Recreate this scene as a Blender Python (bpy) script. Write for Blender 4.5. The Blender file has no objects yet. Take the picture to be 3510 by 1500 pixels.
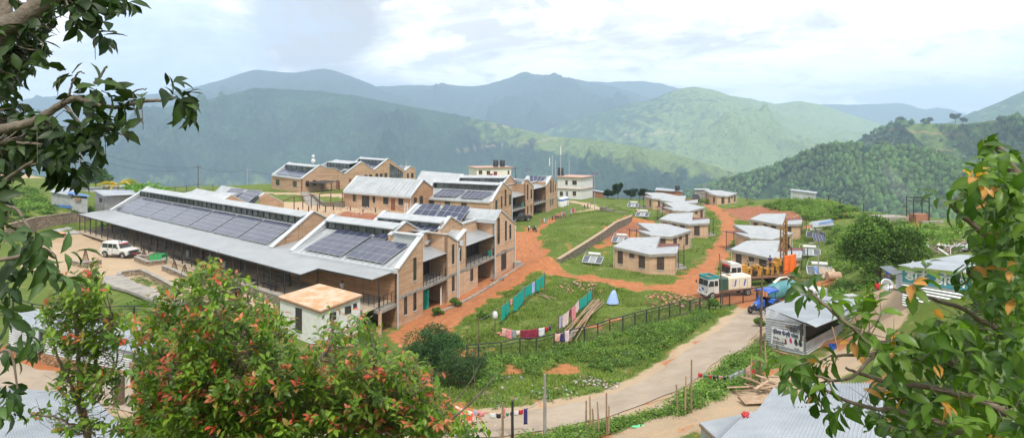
import bpy, bmesh, math, random
import numpy as np
from mathutils import Vector, Matrix, Euler
random.seed(7); rng = np.random.default_rng(11)
F = 2290.0; CX = 1755.0; HY = 450.0
sc = bpy.context.scene
COL = sc.collection
V3 = Vector
def W(px, py, Y): return V3(((px-CX)/F*Y, Y, (HY-py)/F*Y))
def WZ(px, Y, z): return V3(((px-CX)/F*Y, Y, z))
def Zp(px, py, z):
 Y = z*F/(HY-py); return V3(((px-CX)/F*Y, Y, z))
def PYZ(px, Y, z): return V3(((px-CX)/F*Y, Y, z))
def on_plane(px, py, p0, n):
 d = V3(((px-CX)/F, 1.0, (HY-py)/F)); t = p0.dot(n)/d.dot(n); return d*t
def newmat(name):
 m = bpy.data.materials.new(name); m.use_nodes = True
 nt = m.node_tree; b = nt.nodes['Principled BSDF']; return m, nt, b
def rgba(c): return (c[0], c[1], c[2], 1.0)
def mixc(nt, fac, a, b, mode='MIX'):
 n = nt.nodes.new('ShaderNodeMix'); n.data_type = 'RGBA'; n.blend_type = mode
 for i, x in ((0, fac), (6, a), (7, b)):
  if isinstance(x, (int, float)): n.inputs[i].default_value = x
  elif isinstance(x, tuple): n.inputs[i].default_value = rgba(x)
  else: nt.links.new(x, n.inputs[i])
 return n.outputs[2]
def noise(nt, scale, detail=4, rough=.6, vec=None, dist=0.0, co='Object'):
 n = nt.nodes.new('ShaderNodeTexNoise'); n.inputs['Scale'].default_value = scale
 n.inputs['Detail'].default_value = detail; n.inputs['Roughness'].default_value = rough
 n.inputs['Distortion'].default_value = dist
 if vec is None:
  t = nt.nodes.new('ShaderNodeTexCoord'); vec = t.outputs[co]
 nt.links.new(vec, n.inputs['Vector']); return n.outputs['Fac']
def mapping(nt, scale, rot=(0, 0, 0), co='Object'):
 t = nt.nodes.new('ShaderNodeTexCoord'); m = nt.nodes.new('ShaderNodeMapping')
 m.inputs['Scale'].default_value = scale; m.inputs['Rotation'].default_value = rot
 nt.links.new(t.outputs[co], m.inputs['Vector']); return m.outputs['Vector']
def ramp(nt, fac, stops):
 r = nt.nodes.new('ShaderNodeValToRGB'); e = r.color_ramp.elements
 while len(e) < len(stops): e.new(.5)
 for i, (p, c) in enumerate(stops):
  e[i].position = p; e[i].color = rgba(c if isinstance(c, tuple) else (c, c, c))
 nt.links.new(fac, r.inputs['Fac']); return r.outputs['Color']
def bump(nt, b, h, strength=.4, dist=.05):
 n = nt.nodes.new('ShaderNodeBump'); n.inputs['Strength'].default_value = strength
 n.inputs['Distance'].default_value = dist
 nt.links.new(h, n.inputs['Height']); nt.links.new(n.outputs['Normal'], b.inputs['Normal'])
def M_(name, c, c2=None, scale=2.0, rough=.7, metal=0.0, bmp=0.0, bscale=None, lo=.35, hi=.65, spec=.5, dirt=None):
 m, nt, b = newmat(name)
 b.inputs['Roughness'].default_value = rough; b.inputs['Metallic'].default_value = metal
 b.inputs['Specular IOR Level'].default_value = spec
 col = None
 if c2 is not None:
  f = ramp(nt, noise(nt, scale), [(lo, 0.0), (hi, 1.0)])
  col = mixc(nt, f, c, c2)
 if dirt is not None:
  f2 = ramp(nt, noise(nt, dirt[1], 5, .7), [(dirt[2], 0.0), (dirt[2]+.15, 1.0)])
  col = mixc(nt, f2, col if col is not None else c, dirt[0])
 if col is not None: nt.links.new(col, b.inputs['Base Color'])
 else: b.inputs['Base Color'].default_value = rgba(c)
 if bmp: bump(nt, b, noise(nt, bscale or scale*4), bmp, .03)
 return m
MT = {}
MT['steel'] = M_('black_steel', (.02, .02, .022), (.035, .035, .04), 3, .5)
MT['redsteel'] = M_('red_oxide_steel', (.16, .045, .03), (.10, .03, .025), 3, .7)
MT['metal'] = M_('white_roof_metal', (.30, .325, .34), (.40, .42, .435), .6, .45, 0, 0, dirt=((.33, .34, .34), .25, .52))
MT['trim'] = M_('pale_metal_trim', (.42, .45, .47), (.50, .53, .55), 1, .4)
MT['canopy'] = M_('grey_canopy_sheet', (.25, .265, .275), (.31, .325, .335), .5, .4, 0, 0, dirt=((.20, .15, .09), .45, .70))
MT['conc'] = M_('concrete', (.33, .30, .26), (.22, .21, .19), 1.2, .85, 0, .3, dirt=((.10, .09, .08), 1.1, .60))
MT['glass'] = M_('dark_glass', (.015, .02, .022), (.05, .055, .055), .8, .12)
MT['glass2'] = M_('clerestory_glass', (.05, .06, .06), (.16, .18, .18), .35, .15)
MT['white'] = M_('white_wall_paint', (.56, .56, .54), (.64, .64, .62), 1.5, .8, 0, .15, dirt=((.45, .42, .36), .9, .58))
MT['cream'] = M_('cream_wall_paint', (.66, .62, .52), (.72, .69, .60), .8, .8, dirt=((.42, .38, .30), .6, .62))
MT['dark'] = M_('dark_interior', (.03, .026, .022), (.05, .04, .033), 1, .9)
MT['wood'] = M_('weathered_wood', (.30, .20, .12), (.20, .13, .08), 4, .8, 0, .3)
MT['bamboo'] = M_('bamboo', (.42, .30, .19), (.30, .19, .11), 3, .6)
MT['pole'] = M_('brown_timber_pole', (.16, .10, .065), (.09, .06, .04), 5, .8)
MT['door'] = M_('red_brown_door', (.22, .08, .04), (.17, .06, .03), 2, .6)
MT['tank'] = M_('black_tank_plastic', (.015, .015, .017), (.03, .03, .03), 2, .5)
MT['rubber'] = M_('tyre_rubber', (.02, .02, .02), (.05, .045, .04), 4, .85)
MT['rim'] = M_('wheel_rim', (.35, .35, .36), (.25, .24, .22), 4, .5)
MT['rusttin'] = M_('rusty_orange_roof', (.44, .25, .12), (.52, .40, .29), .9, .7, 0, 0, lo=.40, hi=.62, dirt=((.36, .14, .05), .5, .60))
MT['tinwall'] = M_('corrugated_tin', (.44, .45, .47), (.58, .59, .61), 1.2, .42, .2, 0, dirt=((.30, .22, .16), 1.0, .62))
MT['tinroof'] = M_('corrugated_tin_roof', (.27, .30, .33), (.36, .39, .42), .5, .4, .2, 0, dirt=((.36, .34, .31), .7, .60))
MT['tinold'] = M_('old_grey_tin', (.32, .33, .34), (.44, .45, .45), .9, .6, .2, .2, dirt=((.20, .16, .13), 1.3, .6))
MT['bluesheet'] = M_('blue_sheet', (.05, .14, .38), (.08, .20, .45), 2, .6)
MT['green'] = M_('green_cloth', (.0, .30, .22), (.01, .38, .28), 3, .85, 0, .2)
def cloth(name, c, c2=None, sc_=4):
 m = M_(name, c, c2 or tuple(x*.72 for x in c), sc_, .9, 0, .3, 8); return m
MT['ytruck'] = M_('yellow_machine_paint', (.50, .26, .03), (.36, .17, .025), 2.5, .6, dirt=((.12, .07, .03), 3, .58))
MT['rust'] = M_('rusty_deck', (.25, .13, .07), (.16, .09, .06), 2, .85)
MT['wtruck'] = M_('truck_white_paint', (.60, .60, .58), (.54, .53, .50), 2, .45)
MT['ctruck'] = M_('cream_compressor_paint', (.60, .55, .42), (.68, .63, .50), 2, .55, dirt=((.30, .19, .10), 2, .62))
MT['teal'] = M_('teal_paint', (.03, .27, .28), (.05, .32, .33), 2, .5)
MT['dgreen'] = M_('dark_green_tarp', (.02, .07, .05), (.03, .09, .06), 3, .7)
MT['tblue'] = M_('tractor_blue', (.02, .09, .42), (.03, .12, .48), 3, .4)
MT['red'] = M_('red_paint', (.48, .03, .03), (.40, .03, .03), 3, .5)
MT['orange'] = M_('orange_tarpaulin', (.85, .19, .03), (.75, .14, .02), 1.5, .6, 0, .6, 2)
MT['skin'] = M_('brown_skin', (.27, .14, .08), (.23, .12, .07), 8, .6)
MT['hair'] = M_('black_hair', (.012, .010, .01), None, 1, .5)
MT['galv'] = M_('galvanised_pole', (.42, .43, .44), (.34, .35, .36), 3, .45, .4)
MT['brickred'] = M_('plain_brick', (.36, .16, .09), (.28, .13, .08), 3, .9, 0, .3)
MT['bank'] = M_('bark_grey', (.10, .08, .06), (.19, .155, .12), 9, .9, 0, .8, 20)
def earth_mat(name, c1, c2, c3):
 m, nt, b = newmat(name); b.inputs['Roughness'].default_value = .92
 b.inputs['Specular IOR Level'].default_value = .2
 v = mapping(nt, (.22, .22, 3.2))
 n1 = noise(nt, 1.0, 5, .65, v, .4)
 col = mixc(nt, ramp(nt, n1, [(.36, 0.0), (.64, 1.0)]), c1, c2)
 v2 = mapping(nt, (.12, .12, .9)); n2 = noise(nt, 1.0, 3, .5, v2, 1.0)
 col = mixc(nt, ramp(nt, n2, [(.48, 0.0), (.72, .75)]), col, c3)
 n4 = noise(nt, .8, 4, .6)
 col = mixc(nt, ramp(nt, n4, [(.55, 0.0), (.75, .5)]), col, tuple(x*.62 for x in c1))
 vz = mapping(nt, (.02, .02, 1.0)); w = nt.nodes.new('ShaderNodeTexWave'); w.wave_type = 'BANDS'; w.bands_direction = 'Z'
 w.inputs['Scale'].default_value = .52; w.inputs['Distortion'].default_value = .5; w.inputs['Detail'].default_value = 1
 nt.links.new(vz, w.inputs['Vector'])
 col = mixc(nt, ramp(nt, w.outputs['Fac'], [(.0, .28), (.045, 0.0)]), col, tuple(x*.5 for x in c1))
 for dx, dy, per in ((-.742, .670, 2.45), (.37, .93, 2.45)):
  t = nt.nodes.new('ShaderNodeTexCoord'); d_ = nt.nodes.new('ShaderNodeVectorMath'); d_.operation = 'DOT_PRODUCT'; nt.links.new(t.outputs['Object'], d_.inputs[0]); d_.inputs[1].default_value = (dx, dy, 0)
  md = nt.nodes.new('ShaderNodeMath'); md.operation = 'PINGPONG'; nt.links.new(d_.outputs['Value'], md.inputs[0]); md.inputs[1].default_value = per/2
  col = mixc(nt, ramp(nt, md.outputs[0], [(.012, .42), (.03, 0.0)]), col, tuple(x*.45 for x in c1))
 nt.links.new(col, b.inputs['Base Color']); bump(nt, b, n1, .4, .03); return m
MT['earth'] = earth_mat('rammed_earth', (.42, .265, .16), (.53, .365, .245), (.32, .18, .105))
MT['earth2'] = earth_mat('rammed_earth_pale', (.52, .345, .225), (.60, .42, .29), (.44, .28, .17))
MT['earth3'] = earth_mat('rammed_earth_brown', (.40, .215, .12), (.50, .30, .18), (.33, .17, .09))
def stone_mat(name, c1, c2, scale=3.2):
 m, nt, b = newmat(name); b.inputs['Roughness'].default_value = .95
 v = nt.nodes.new('ShaderNodeTexVoronoi'); v.inputs['Scale'].default_value = scale
 vv = mapping(nt, (1, 1, 1.9)); nt.links.new(vv, v.inputs['Vector'])
 v2 = nt.nodes.new('ShaderNodeTexVoronoi'); v2.feature = 'DISTANCE_TO_EDGE'; v2.inputs['Scale'].default_value = scale
 nt.links.new(vv, v2.inputs['Vector'])
 sep = nt.nodes.new('ShaderNodeSeparateColor'); nt.links.new(v.outputs['Color'], sep.inputs[0])
 col = mixc(nt, sep.outputs[0], c1, c2)
 e = ramp(nt, v2.outputs['Distance'], [(.0, 0.0), (.09, 1.0)])
 col = mixc(nt, e, (.07, .05, .035), col)
 nt.links.new(col, b.inputs['Base Color']); bump(nt, b, e, .8, .06); return m
MT['stone'] = stone_mat('rubble_stone', (.20, .14, .09), (.42, .34, .25))
MT['stoneo'] = stone_mat('orange_rubble', (.26, .13, .06), (.42, .26, .15), 2.6)
MT['stoned'] = stone_mat('dark_mossy_stone', (.12, .11, .08), (.30, .27, .20), 3.4)
def pv_mat():
 m, nt, b = newmat('solar_cells'); b.inputs['Roughness'].default_value = .16
 b.inputs['IOR'].default_value = 1.5
 oi = nt.nodes.new('ShaderNodeTexCoord')
 n = noise(nt, .6, 2, .5)
 col = mixc(nt, ramp(nt, n, [(.35, 0.0), (.65, 1.0)]), (.026, .032, .068), (.052, .058, .098))
 nt.links.new(col, b.inputs['Base Color']); return m
MT['pv'] = pv_mat()
def leaf_mat(name, trans=.35, rough=.4, mul=1.0):
 m, nt, b = newmat(name); b.inputs['Roughness'].default_value = rough
 a = nt.nodes.new('ShaderNodeAttribute'); a.attribute_name = 'Col'
 col = a.outputs['Color']
 nt.links.new(col, b.inputs['Base Color'])
 b.inputs['Specular IOR Level'].default_value = .35
 t = nt.nodes.new('ShaderNodeBsdfTranslucent')
 c2 = mixc(nt, 1.0, col, (1.6*mul, 1.9*mul, .6*mul), 'MULTIPLY'); nt.links.new(c2, t.inputs['Color'])
 mx = nt.nodes.new('ShaderNodeMixShader'); mx.inputs[0].default_value = trans
 nt.links.new(b.outputs[0], mx.inputs[1]); nt.links.new(t.outputs[0], mx.inputs[2])
 out = nt.nodes['Material Output']; nt.links.new(mx.outputs[0], out.inputs['Surface']); return m
MT['leaf'] = leaf_mat('leaf'); MT['leafdark'] = leaf_mat('leaf_dark', .12, .5, .7); MT['ground_leaf'] = leaf_mat('ground_leaf', .25, .7)
def tag(o, label=None, cat=None, group=None, kind=None):
 if label: o['label'] = label
 if cat: o['category'] = cat
 if group: o['group'] = group
 if kind: o['kind'] = kind
 return o
def empty(name, loc=(0, 0, 0), rz=0.0, label=None, cat=None, group=None):
 o = bpy.data.objects.new(name, None); COL.objects.link(o); o.location = loc; o.rotation_euler = (0, 0, rz)
 o.empty_display_size = .3
 return tag(o, label, cat, group)
def wloc(o):
 p = V3((0, 0, 0))
 while o is not None: p = p+V3(o.location); o = o.parent
 return p
class MB:
 def __init__(s): s.v = []; s.f = []; s.sm = []; s.mi = []; s.cm = 0
 def add(s, vs, fs, smooth=False):
  n = len(s.v); s.v += [tuple(x) for x in vs]
  for f in fs: s.f.append([i+n for i in f]); s.sm.append(smooth); s.mi.append(s.cm)
  return s
 def mat(s, i): s.cm = i; return s
 def box(s, c, size, rz=0.0, rx=0.0, ry=0.0):
  R = Euler((rx, ry, rz)).to_matrix(); c = V3(c)
  vs = [c+R@V3((x*size[0]/2, y*size[1]/2, z*size[2]/2)) for z in (-1, 1) for y in (-1, 1) for x in (-1, 1)]
  return s.add(vs, [(0, 2, 3, 1), (4, 5, 7, 6), (0, 1, 5, 4), (2, 6, 7, 3), (0, 4, 6, 2), (1, 3, 7, 5)])
 def bbox(s, x0, x1, y0, y1, z0, z1): return s.box(((x0+x1)/2, (y0+y1)/2, (z0+z1)/2), (x1-x0, y1-y0, z1-z0))
 def bar(s, a, b, w, h=None):
  a = V3(a); b = V3(b); h = h or w; d = (b-a)
  if d.length < 1e-6: return s
  d.normalize(); up = V3((0, 0, 1)) if abs(d.z) < .95 else V3((0, 1, 0))
  x = d.cross(up).normalized(); y = x.cross(d).normalized()
  vs = []
  for p in (a, b):
   for sx, sy in ((-1, -1), (1, -1), (1, 1), (-1, 1)): vs.append(p+x*sx*w/2+y*sy*h/2)
  return s.add(vs, [(3, 2, 1, 0), (4, 5, 6, 7), (0, 1, 5, 4), (1, 2, 6, 5), (2, 3, 7, 6), (3, 0, 4, 7)])
 def tube(s, pts, rad, n=8, caps=True):
  pts = [V3(p) for p in pts]
  if not isinstance(rad, (list, tuple)): rad = [rad]*len(pts)
  vs = []; fs = []; x = None
  for i, p in enumerate(pts):
   d = (pts[min(i+1, len(pts)-1)]-pts[max(i-1, 0)])
   d = d.normalized() if d.length > 1e-9 else V3((0, 0, 1))
   if x is None:
    up = V3((0, 0, 1)) if abs(d.z) < .9 else V3((1, 0, 0)); x = d.cross(up).normalized()
   else: x = (x-d*x.dot(d)).normalized()
   y = d.cross(x)
   for k in range(n):
    a = 2*math.pi*k/n; vs.append(p+(x*math.cos(a)+y*math.sin(a))*rad[i])
  for i in range(len(pts)-1):
   for k in range(n):
    k2 = (k+1) % n; fs.append((i*n+k, i*n+k2, (i+1)*n+k2, (i+1)*n+k))
  s.add(vs, fs, True)
  if caps:
   s.add([vs[k] for k in range(n)], [tuple(reversed(range(n)))])
   s.add([vs[(len(pts)-1)*n+k] for k in range(n)], [tuple(range(n))])
  return s
 def plate(s, pts, t, both=False):
  pts = [V3(p) for p in pts]; n = V3((0, 0, 0))
  for i in range(len(pts)):
   a = pts[i]; b = pts[(i+1) % len(pts)]; n += V3(((a.y-b.y)*(a.z+b.z), (a.z-b.z)*(a.x+b.x), (a.x-b.x)*(a.y+b.y)))
  n.normalize(); q = [p+n*t for p in pts]; k = len(pts)
  if both: pts = [p-n*t for p in pts]
  fs = [tuple(reversed(range(k))), tuple(range(k, 2*k))]
  for i in range(k): fs.append((i, (i+1) % k, k+(i+1) % k, k+i))
  return s.add(pts+q, fs)
 def prism(s, pts, z0, z1):
  k = len(pts); vs = [(p[0], p[1], z0) for p in pts]+[(p[0], p[1], z1) for p in pts]
  fs = [tuple(reversed(range(k))), tuple(range(k, 2*k))]+[(i, (i+1) % k, k+(i+1) % k, k+i) for i in range(k)]
  return s.add(vs, fs)
 def ball(s, c, r, nu=10, nv=7):
  if not isinstance(r, (list, tuple)): r = (r, r, r)
  c = V3(c); vs = [c+V3((0, 0, r[2]))]; fs = []
  for j in range(1, nv):
   t = math.pi*j/nv
   for i in range(nu):
    a = 2*math.pi*i/nu; vs.append(c+V3((r[0]*math.sin(t)*math.cos(a), r[1]*math.sin(t)*math.sin(a), r[2]*math.cos(t))))
  vs.append(c-V3((0, 0, r[2])))
  for i in range(nu):
   fs.append((0, 1+i, 1+(i+1) % nu)); b = 1+(nv-2)*nu; fs.append((len(vs)-1, b+(i+1) % nu, b+i))
  for j in range(nv-2):
   for i in range(nu):
    a = 1+j*nu; fs.append((a+i, a+nu+i, a+nu+(i+1) % nu, a+(i+1) % nu))
  return s.add(vs, fs, True)
 def build(s, name, mat, parent=None, local=False, bevel=0.0):
  me = bpy.data.meshes.new(name); off = V3((0, 0, 0))
  if not local and parent is not None: off = wloc(parent)
  if not local and parent is None and s.v:
   a = np.array(s.v); off = V3(((a[:, 0].min()+a[:, 0].max())/2, (a[:, 1].min()+a[:, 1].max())/2, a[:, 2].min()))
  vs = [(x-off.x, y-off.y, z-off.z) for x, y, z in s.v]
  me.from_pydata(vs, [], s.f); me.polygons.foreach_set('use_smooth', s.sm)
  if isinstance(mat, (list, tuple)):
   for m in mat: me.materials.append(MT[m] if isinstance(m, str) else m)
   me.polygons.foreach_set('material_index', s.mi)
  else: me.materials.append(MT[mat] if isinstance(mat, str) else mat)
  me.update(); me.validate()
  o = bpy.data.objects.new(name, me); COL.objects.link(o)
  if parent is not None: o.parent = parent
  elif not local: o.location = off
  if bevel:
   b = o.modifiers.new('Bevel', 'BEVEL'); b.width = bevel; b.segments = 2; b.limit_method = 'ANGLE'
  return o
def copy_tree(o, parent=None):
 c = o.copy(); COL.objects.link(c)
 if parent is not None: c.parent = parent
 for ch in [x for x in list(COL.objects) if x.parent == o]: copy_tree(ch, c)
 return c
def np_mesh(name, verts, faces, mat, cols=None, parent=None, loc=None, smooth=False):
 """faces: (n,k) int array"""
 me = bpy.data.meshes.new(name); n, k = faces.shape
 off = np.zeros(3) if loc is None else np.array(loc)
 me.vertices.add(len(verts)); me.vertices.foreach_set('co', (verts-off).astype(np.float32).ravel())
 me.loops.add(n*k); me.loops.foreach_set('vertex_index', faces.astype(np.int32).ravel())
 me.polygons.add(n); me.polygons.foreach_set('loop_start', np.arange(0, n*k, k, dtype=np.int32))
 me.polygons.foreach_set('loop_total', np.full(n, k, dtype=np.int32))
 if smooth: me.polygons.foreach_set('use_smooth', np.ones(n, dtype=bool))
 me.update(calc_edges=True)
 if cols is not None:
  a = me.color_attributes.new('Col', 'FLOAT_COLOR', 'POINT')
  c = np.ones((len(verts), 4), dtype=np.float32); c[:, :3] = cols; a.data.foreach_set('color', c.ravel())
 me.materials.append(MT[mat] if isinstance(mat, str) else mat)
 o = bpy.data.objects.new(name, me); COL.objects.link(o)
 if parent is not None:
  o.parent = parent
 if loc is not None: o.location = V3(loc) - (wloc(parent) if parent is not None else V3((0, 0, 0)))
 elif parent is not None: o.location = -wloc(parent)
 return o
def unit(a): return a/np.maximum(np.linalg.norm(a, axis=-1, keepdims=True), 1e-9)
def diamonds(P, size, cols, flat=.0, aspect=.55):
 n = len(P); d = unit(rng.normal(size=(n, 3))); d[:, 2] *= (1-flat); d = unit(d)
 r = unit(np.cross(d, unit(rng.normal(size=(n, 3)))+np.array([0, 0, flat*.1])))
 if flat > 0:
  up = np.array([0, 0, 1.0])+rng.normal(size=(n, 3))*(.9-flat*.6); r = unit(np.cross(d, up))
 s = (size if np.ndim(size) else np.full(n, size))[:, None]
 nn = np.cross(d, r)
 A = P; B = P+d*s*.5+r*s*aspect*.5+nn*s*.06; C = P+d*s; D = P+d*s*.5-r*s*aspect*.5+nn*s*.06
 v = np.stack([A, B, C, D], 1).reshape(-1, 3); f = np.arange(4*n).reshape(n, 4)
 c = np.repeat(cols, 4, axis=0); return v, f, c
LT = np.array([[0, 0, 0], [.5, .22, .05], [-.5, .22, .05], [0, .24, 0], [.92, .5, .07], [-.92, .5, .07], [0, .52, -.015], [.62, .80, .02], [-.62, .80, .02], [0, .80, -.06], [0, 1.06, -.16]])
LF = [(0, 1, 3), (0, 3, 2), (1, 4, 6, 3), (3, 6, 5, 2), (4, 7, 9, 6), (6, 9, 8, 5), (7, 10, 9), (9, 10, 8)]
LFT = np.array([(0, 1, 3), (0, 3, 2), (1, 4, 6), (1, 6, 3), (3, 6, 5), (3, 5, 2), (4, 7, 9), (4, 9, 6), (6, 9, 8), (6, 8, 5), (7, 10, 9), (9, 10, 8)])
def leaves(base, d, up, length, wr, cols, bend=1.0):
 n = len(base); d = unit(d); x = unit(np.cross(d, up)); z = np.cross(x, d)
 L = length[:, None, None]; T = LT[None]; wr = np.asarray(wr)*np.ones(n)
 bd = (bend*rng.uniform(.2, 2.2, n))[:, None, None]
 vx = T[:, :, 0:1]*L*wr[:, None, None]*.5; vy = T[:, :, 1:2]*L; vz = (T[:, :, 2:3]*np.where(T[:, :, 2:3] < 0, bd, 1.0)-.16*bd*T[:, :, 1:2]**2)*L
 v = base[:, None]+x[:, None]*vx+d[:, None]*vy+z[:, None]*vz
 f = (LFT[None]+(np.arange(n)*11)[:, None, None]).reshape(-1, 3)
 c = np.repeat(cols[:, None], 11, axis=1).copy()
 c[:, [3, 6, 9]] *= 1.28
 return v.reshape(-1, 3), f, c.reshape(-1, 3)
def join(parts):
 vs = []; fs = []; cs = []; n = 0
 for v, f, c in parts: vs.append(v); fs.append(f+n); cs.append(c); n += len(v)
 return np.concatenate(vs), np.concatenate(fs), np.concatenate(cs)
_P = np.random.default_rng(3).random((256, 256))
def vnoise(x, y):
 xi = np.floor(x).astype(int); yi = np.floor(y).astype(int); xf = x-xi; yf = y-yi
 u = xf*xf*(3-2*xf); v = yf*yf*(3-2*yf); g = lambda a, b: _P[a & 255, b & 255]
 return (g(xi, yi)*(1-u)+g(xi+1, yi)*u)*(1-v)+(g(xi, yi+1)*(1-u)+g(xi+1, yi+1)*u)*v
def fbm(x, y, o=5, g=.5):
 s = 0; a = 1; t = 0
 for i in range(o): s = s+a*vnoise(x+17.3*i, y+9.1*i); t += a; a *= g; x = x*2.03; y = y*2.03
 return s/t
def ridged(x, y, o=4):
 s = 0; a = 1; t = 0
 for i in range(o): s = s+a*(1-np.abs(2*vnoise(x+31.3*i, y+5.7*i)-1)); t += a; a *= .5; x = x*2.1; y = y*2.1
 return s/t
CTRL = []   # (X,Y,z)
def ct(px, Y, z): CTRL.append(((px-CX)/F*Y, Y, z))
def cx(X, Y, z): CTRL.append((X, Y, z))
for px, Y, z in [  # canteen yard
 (60, 105, -18), (150, 88, -18), (300, 120, -18), (300, 84, -18.1), (450, 90, -18.1), (560, 78, -18.2), (700, 80, -18.1), (700, 108, -18), (850, 98, -18), (1000, 100, -18),
 (500, 135, -17.8), (640, 66, -18.6), (800, 70, -18.4), (960, 72, -18.3),
 (860, 63, -19.0), (1000, 60, -19.6), (1150, 60, -19.9), (1240, 62, -20.6), (1300, 58, -20.2), (1430, 60, -20.5),
 (200, 131, -14.9), (330, 138, -15.0), (420, 150, -15.5), (60, 126, -14.6), (-60, 122, -14.3), (265, 127.0, -15.1), (120, 118.5, -15.2), (20, 112, -15.4),
 (275, 124.0, -17.9), (140, 116.0, -17.9), (30, 109, -18.0),
 (60, 170, -12), (200, 190, -14), (400, 200, -16), (0, 230, -13), (-200, 180, -11), (-150, 90, -17),
 (640, 150, -17.0), (800, 150, -16.8), (1000, 150, -16.6), (1180, 146, -16.8), (1400, 138, -16.9), (1000, 130, -17.2), (1200, 125, -17.4),
 (600, 175, -16.3), (800, 176, -16.2), (930, 188, -16.0), (1060, 178, -15.8), (1150, 172, -15.6), (1300, 180, -16.0), (640, 205, -17.0), (900, 210, -16.6), (1200, 215, -16.8), (1450, 175, -17.2), (1600, 190, -18.5),
 (800, 170, -16.0), (1010, 165, -16.2), (1060, 160, -16.8),
 (1355, 70, -20.75), (1450, 77, -20.8), (1600, 88, -20.8), (1765, 101, -20.8), (1560, 100, -20.8), (1700, 115, -20.8), (1480, 85, -20.8),
 (1500, 70, -20.6), (1650, 80, -20.5), (1780, 92, -20.4),
 (1760, 140, -20.5), (1810, 155, -20.5), (1880, 168, -20.5), (1915, 178, -20.5), (1700, 150, -20.5), (1800, 120, -20.1), (1850, 108, -20.0), (1840, 130, -19.5), (1920, 150, -19.8),
 (1640, 54, -18.9), (1782, 57, -19.1), (1900, 58, -19.1), (2003, 60, -19.1), (2176, 64, -19.1), (2259, 66, -19.1), (2414, 71, -19.1), (2547, 74, -19.0), (2640, 76, -18.8),
 (1700, 68, -19.8), (1850, 75, -19.8), (2000, 78, -19.7), (2150, 80, -19.7), (2300, 83, -19.6), (1950, 88, -19.8), (2100, 88, -19.6),
 (1560, 49, -18.4), (1700, 48, -18.1), (1900, 50, -18.3), (2100, 53, -18.4), (2300, 60, -18.4), (2450, 66, -18.3),
 (0, 47.5, -17.5), (340, 43.8, -17.5), (700, 41.5, -17.5), (1100, 39.8, -17.5), (1560, 40, -17.5), (1800, 40.2, -17.5), (2017, 41.8, -17.5), (2180, 44, -17.5), (2316, 47.5, -17.5), (2420, 53, -17.6), (2500, 57.5, -17.7), (2560, 62, -17.9), (2600, 67, -18.2),
 (2560, 53.5, -17.5), (2640, 58, -17.3), (2700, 64, -17.5), (2700, 72, -18.2),
 (2090, 96, -19.5), (2224, 91.5, -19.5), (2317, 94, -19.5), (2380, 109, -19.5), (2250, 115, -19.5), (2410, 121, -19.5), (2350, 145, -19.9), (2300, 170, -20.3), (2200, 178, -20.4), (2480, 140, -19.8), (2520, 120, -19.6), (2500, 100, -19.5), (2450, 85, -19.5), (2600, 84, -19.4), (2720, 88, -19.3), (2780, 100, -19.3), (2650, 120, -19.5), (2740, 121, -19.3), (2480, 190, -21.0), (2530, 190, -21),
 (2600, 160, -19.6), (2700, 140, -18.6), (2700, 165, -17.8), (2600, 185, -19.0), (2800, 150, -17.3), (2850, 120, -17.8), (2850, 170, -17.5), (2950, 140, -16.8), (3050, 130, -16.2), (3150, 118, -15.7), (3250, 110, -15.5), (3400, 100, -15.0), (3600, 90, -14),
 (2850, 100, -18.0), (2950, 95, -16.6), (3050, 100, -16.0), (3150, 90, -15.0), (2830, 80, -17.6), (2900, 75, -16.5), (3010, 68, -15.0), (3150, 75, -14.2), (3300, 76, -14.0), (3250, 90, -14.6), (3500, 75, -12.8),
 (3100, 85, -15.4), (2770, 76, -18.6), (2820, 70, -17.0),
 (3010, 57, -13.8), (3060, 53, -13.4), (2950, 60, -14.6), (3100, 47, -12.2), (3250, 48, -11.9), (3450, 50, -11.5), (3000, 48, -14.0), (2936, 52, -15.6), (2900, 46, -15.6), (2761, 48.8, -16.3), (2900, 57, -15.6), (2800, 60, -16.2), (2700, 54, -16.6), (2640, 53, -17.0), (2800, 44, -15.6), (2625, 50, -17.0),
 (2600, 45, -15.9), (2500, 39.5, -15.4), (2350, 36.5, -15.3), (2250, 33.5, -15.4), (2100, 31.5, -15.5), (2700, 38, -15.1), (2900, 36, -14.4), (3100, 36, -13.0),
 (2520, 50.5, -16.9), (2430, 45.5, -16.6), (2320, 43.2, -16.9), (2300, 40.3, -16.1), (2180, 39.6, -16.9), (2180, 37.5, -16.2), (2010, 38.2, -16.9), (2000, 36, -16.4), (1800, 37, -17.0), (1560, 36.5, -17.1), (1800, 33, -16.2), (1400, 34, -16.2),
 (2400, 28, -14.4), (2000, 24, -13.6), (2700, 26, -13.0), (3100, 26, -11.5),
 (100, 53, -17.2), (250, 51, -17.3), (430, 49, -17.5), (500, 52, -17.6), (650, 50, -17.6), (0, 56, -16.8), (-100, 50, -16.8), (900, 46, -17.9), (1100, 46, -18.1), (1250, 46, -18.2), (300, 60, -17.8), (150, 66, -17.8), (500, 60, -18.2), (1300, 52, -19),
 (0, 40, -16.6), (300, 37, -16.4), (540, 37, -16.8), (700, 36, -16.6), (1000, 34, -16.4), (300, 30, -15.0), (800, 28, -14.6)]: ct(px, Y, z)
cx(0, 12, -7.5); cx(0, 0, -1.9); cx(-12, 8, -5); cx(12, 8, -5); cx(-25, 15, -9); cx(25, 15, -9); cx(0, 18, -10.5); cx(-15, 22, -12); cx(15, 22, -12); cx(0, -30, 2); cx(-50, -10, 0); cx(50, -10, 2); cx(-60, 30, -12); cx(60, 40, -8); cx(90, 20, 0); cx(-100, 20, -6); cx(-90, 60, -15); cx(100, 60, -7)
RWALL = [(1918, 97.0), (2000, 108.0), (2100, 127.5), (2163, 145.0)]
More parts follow.
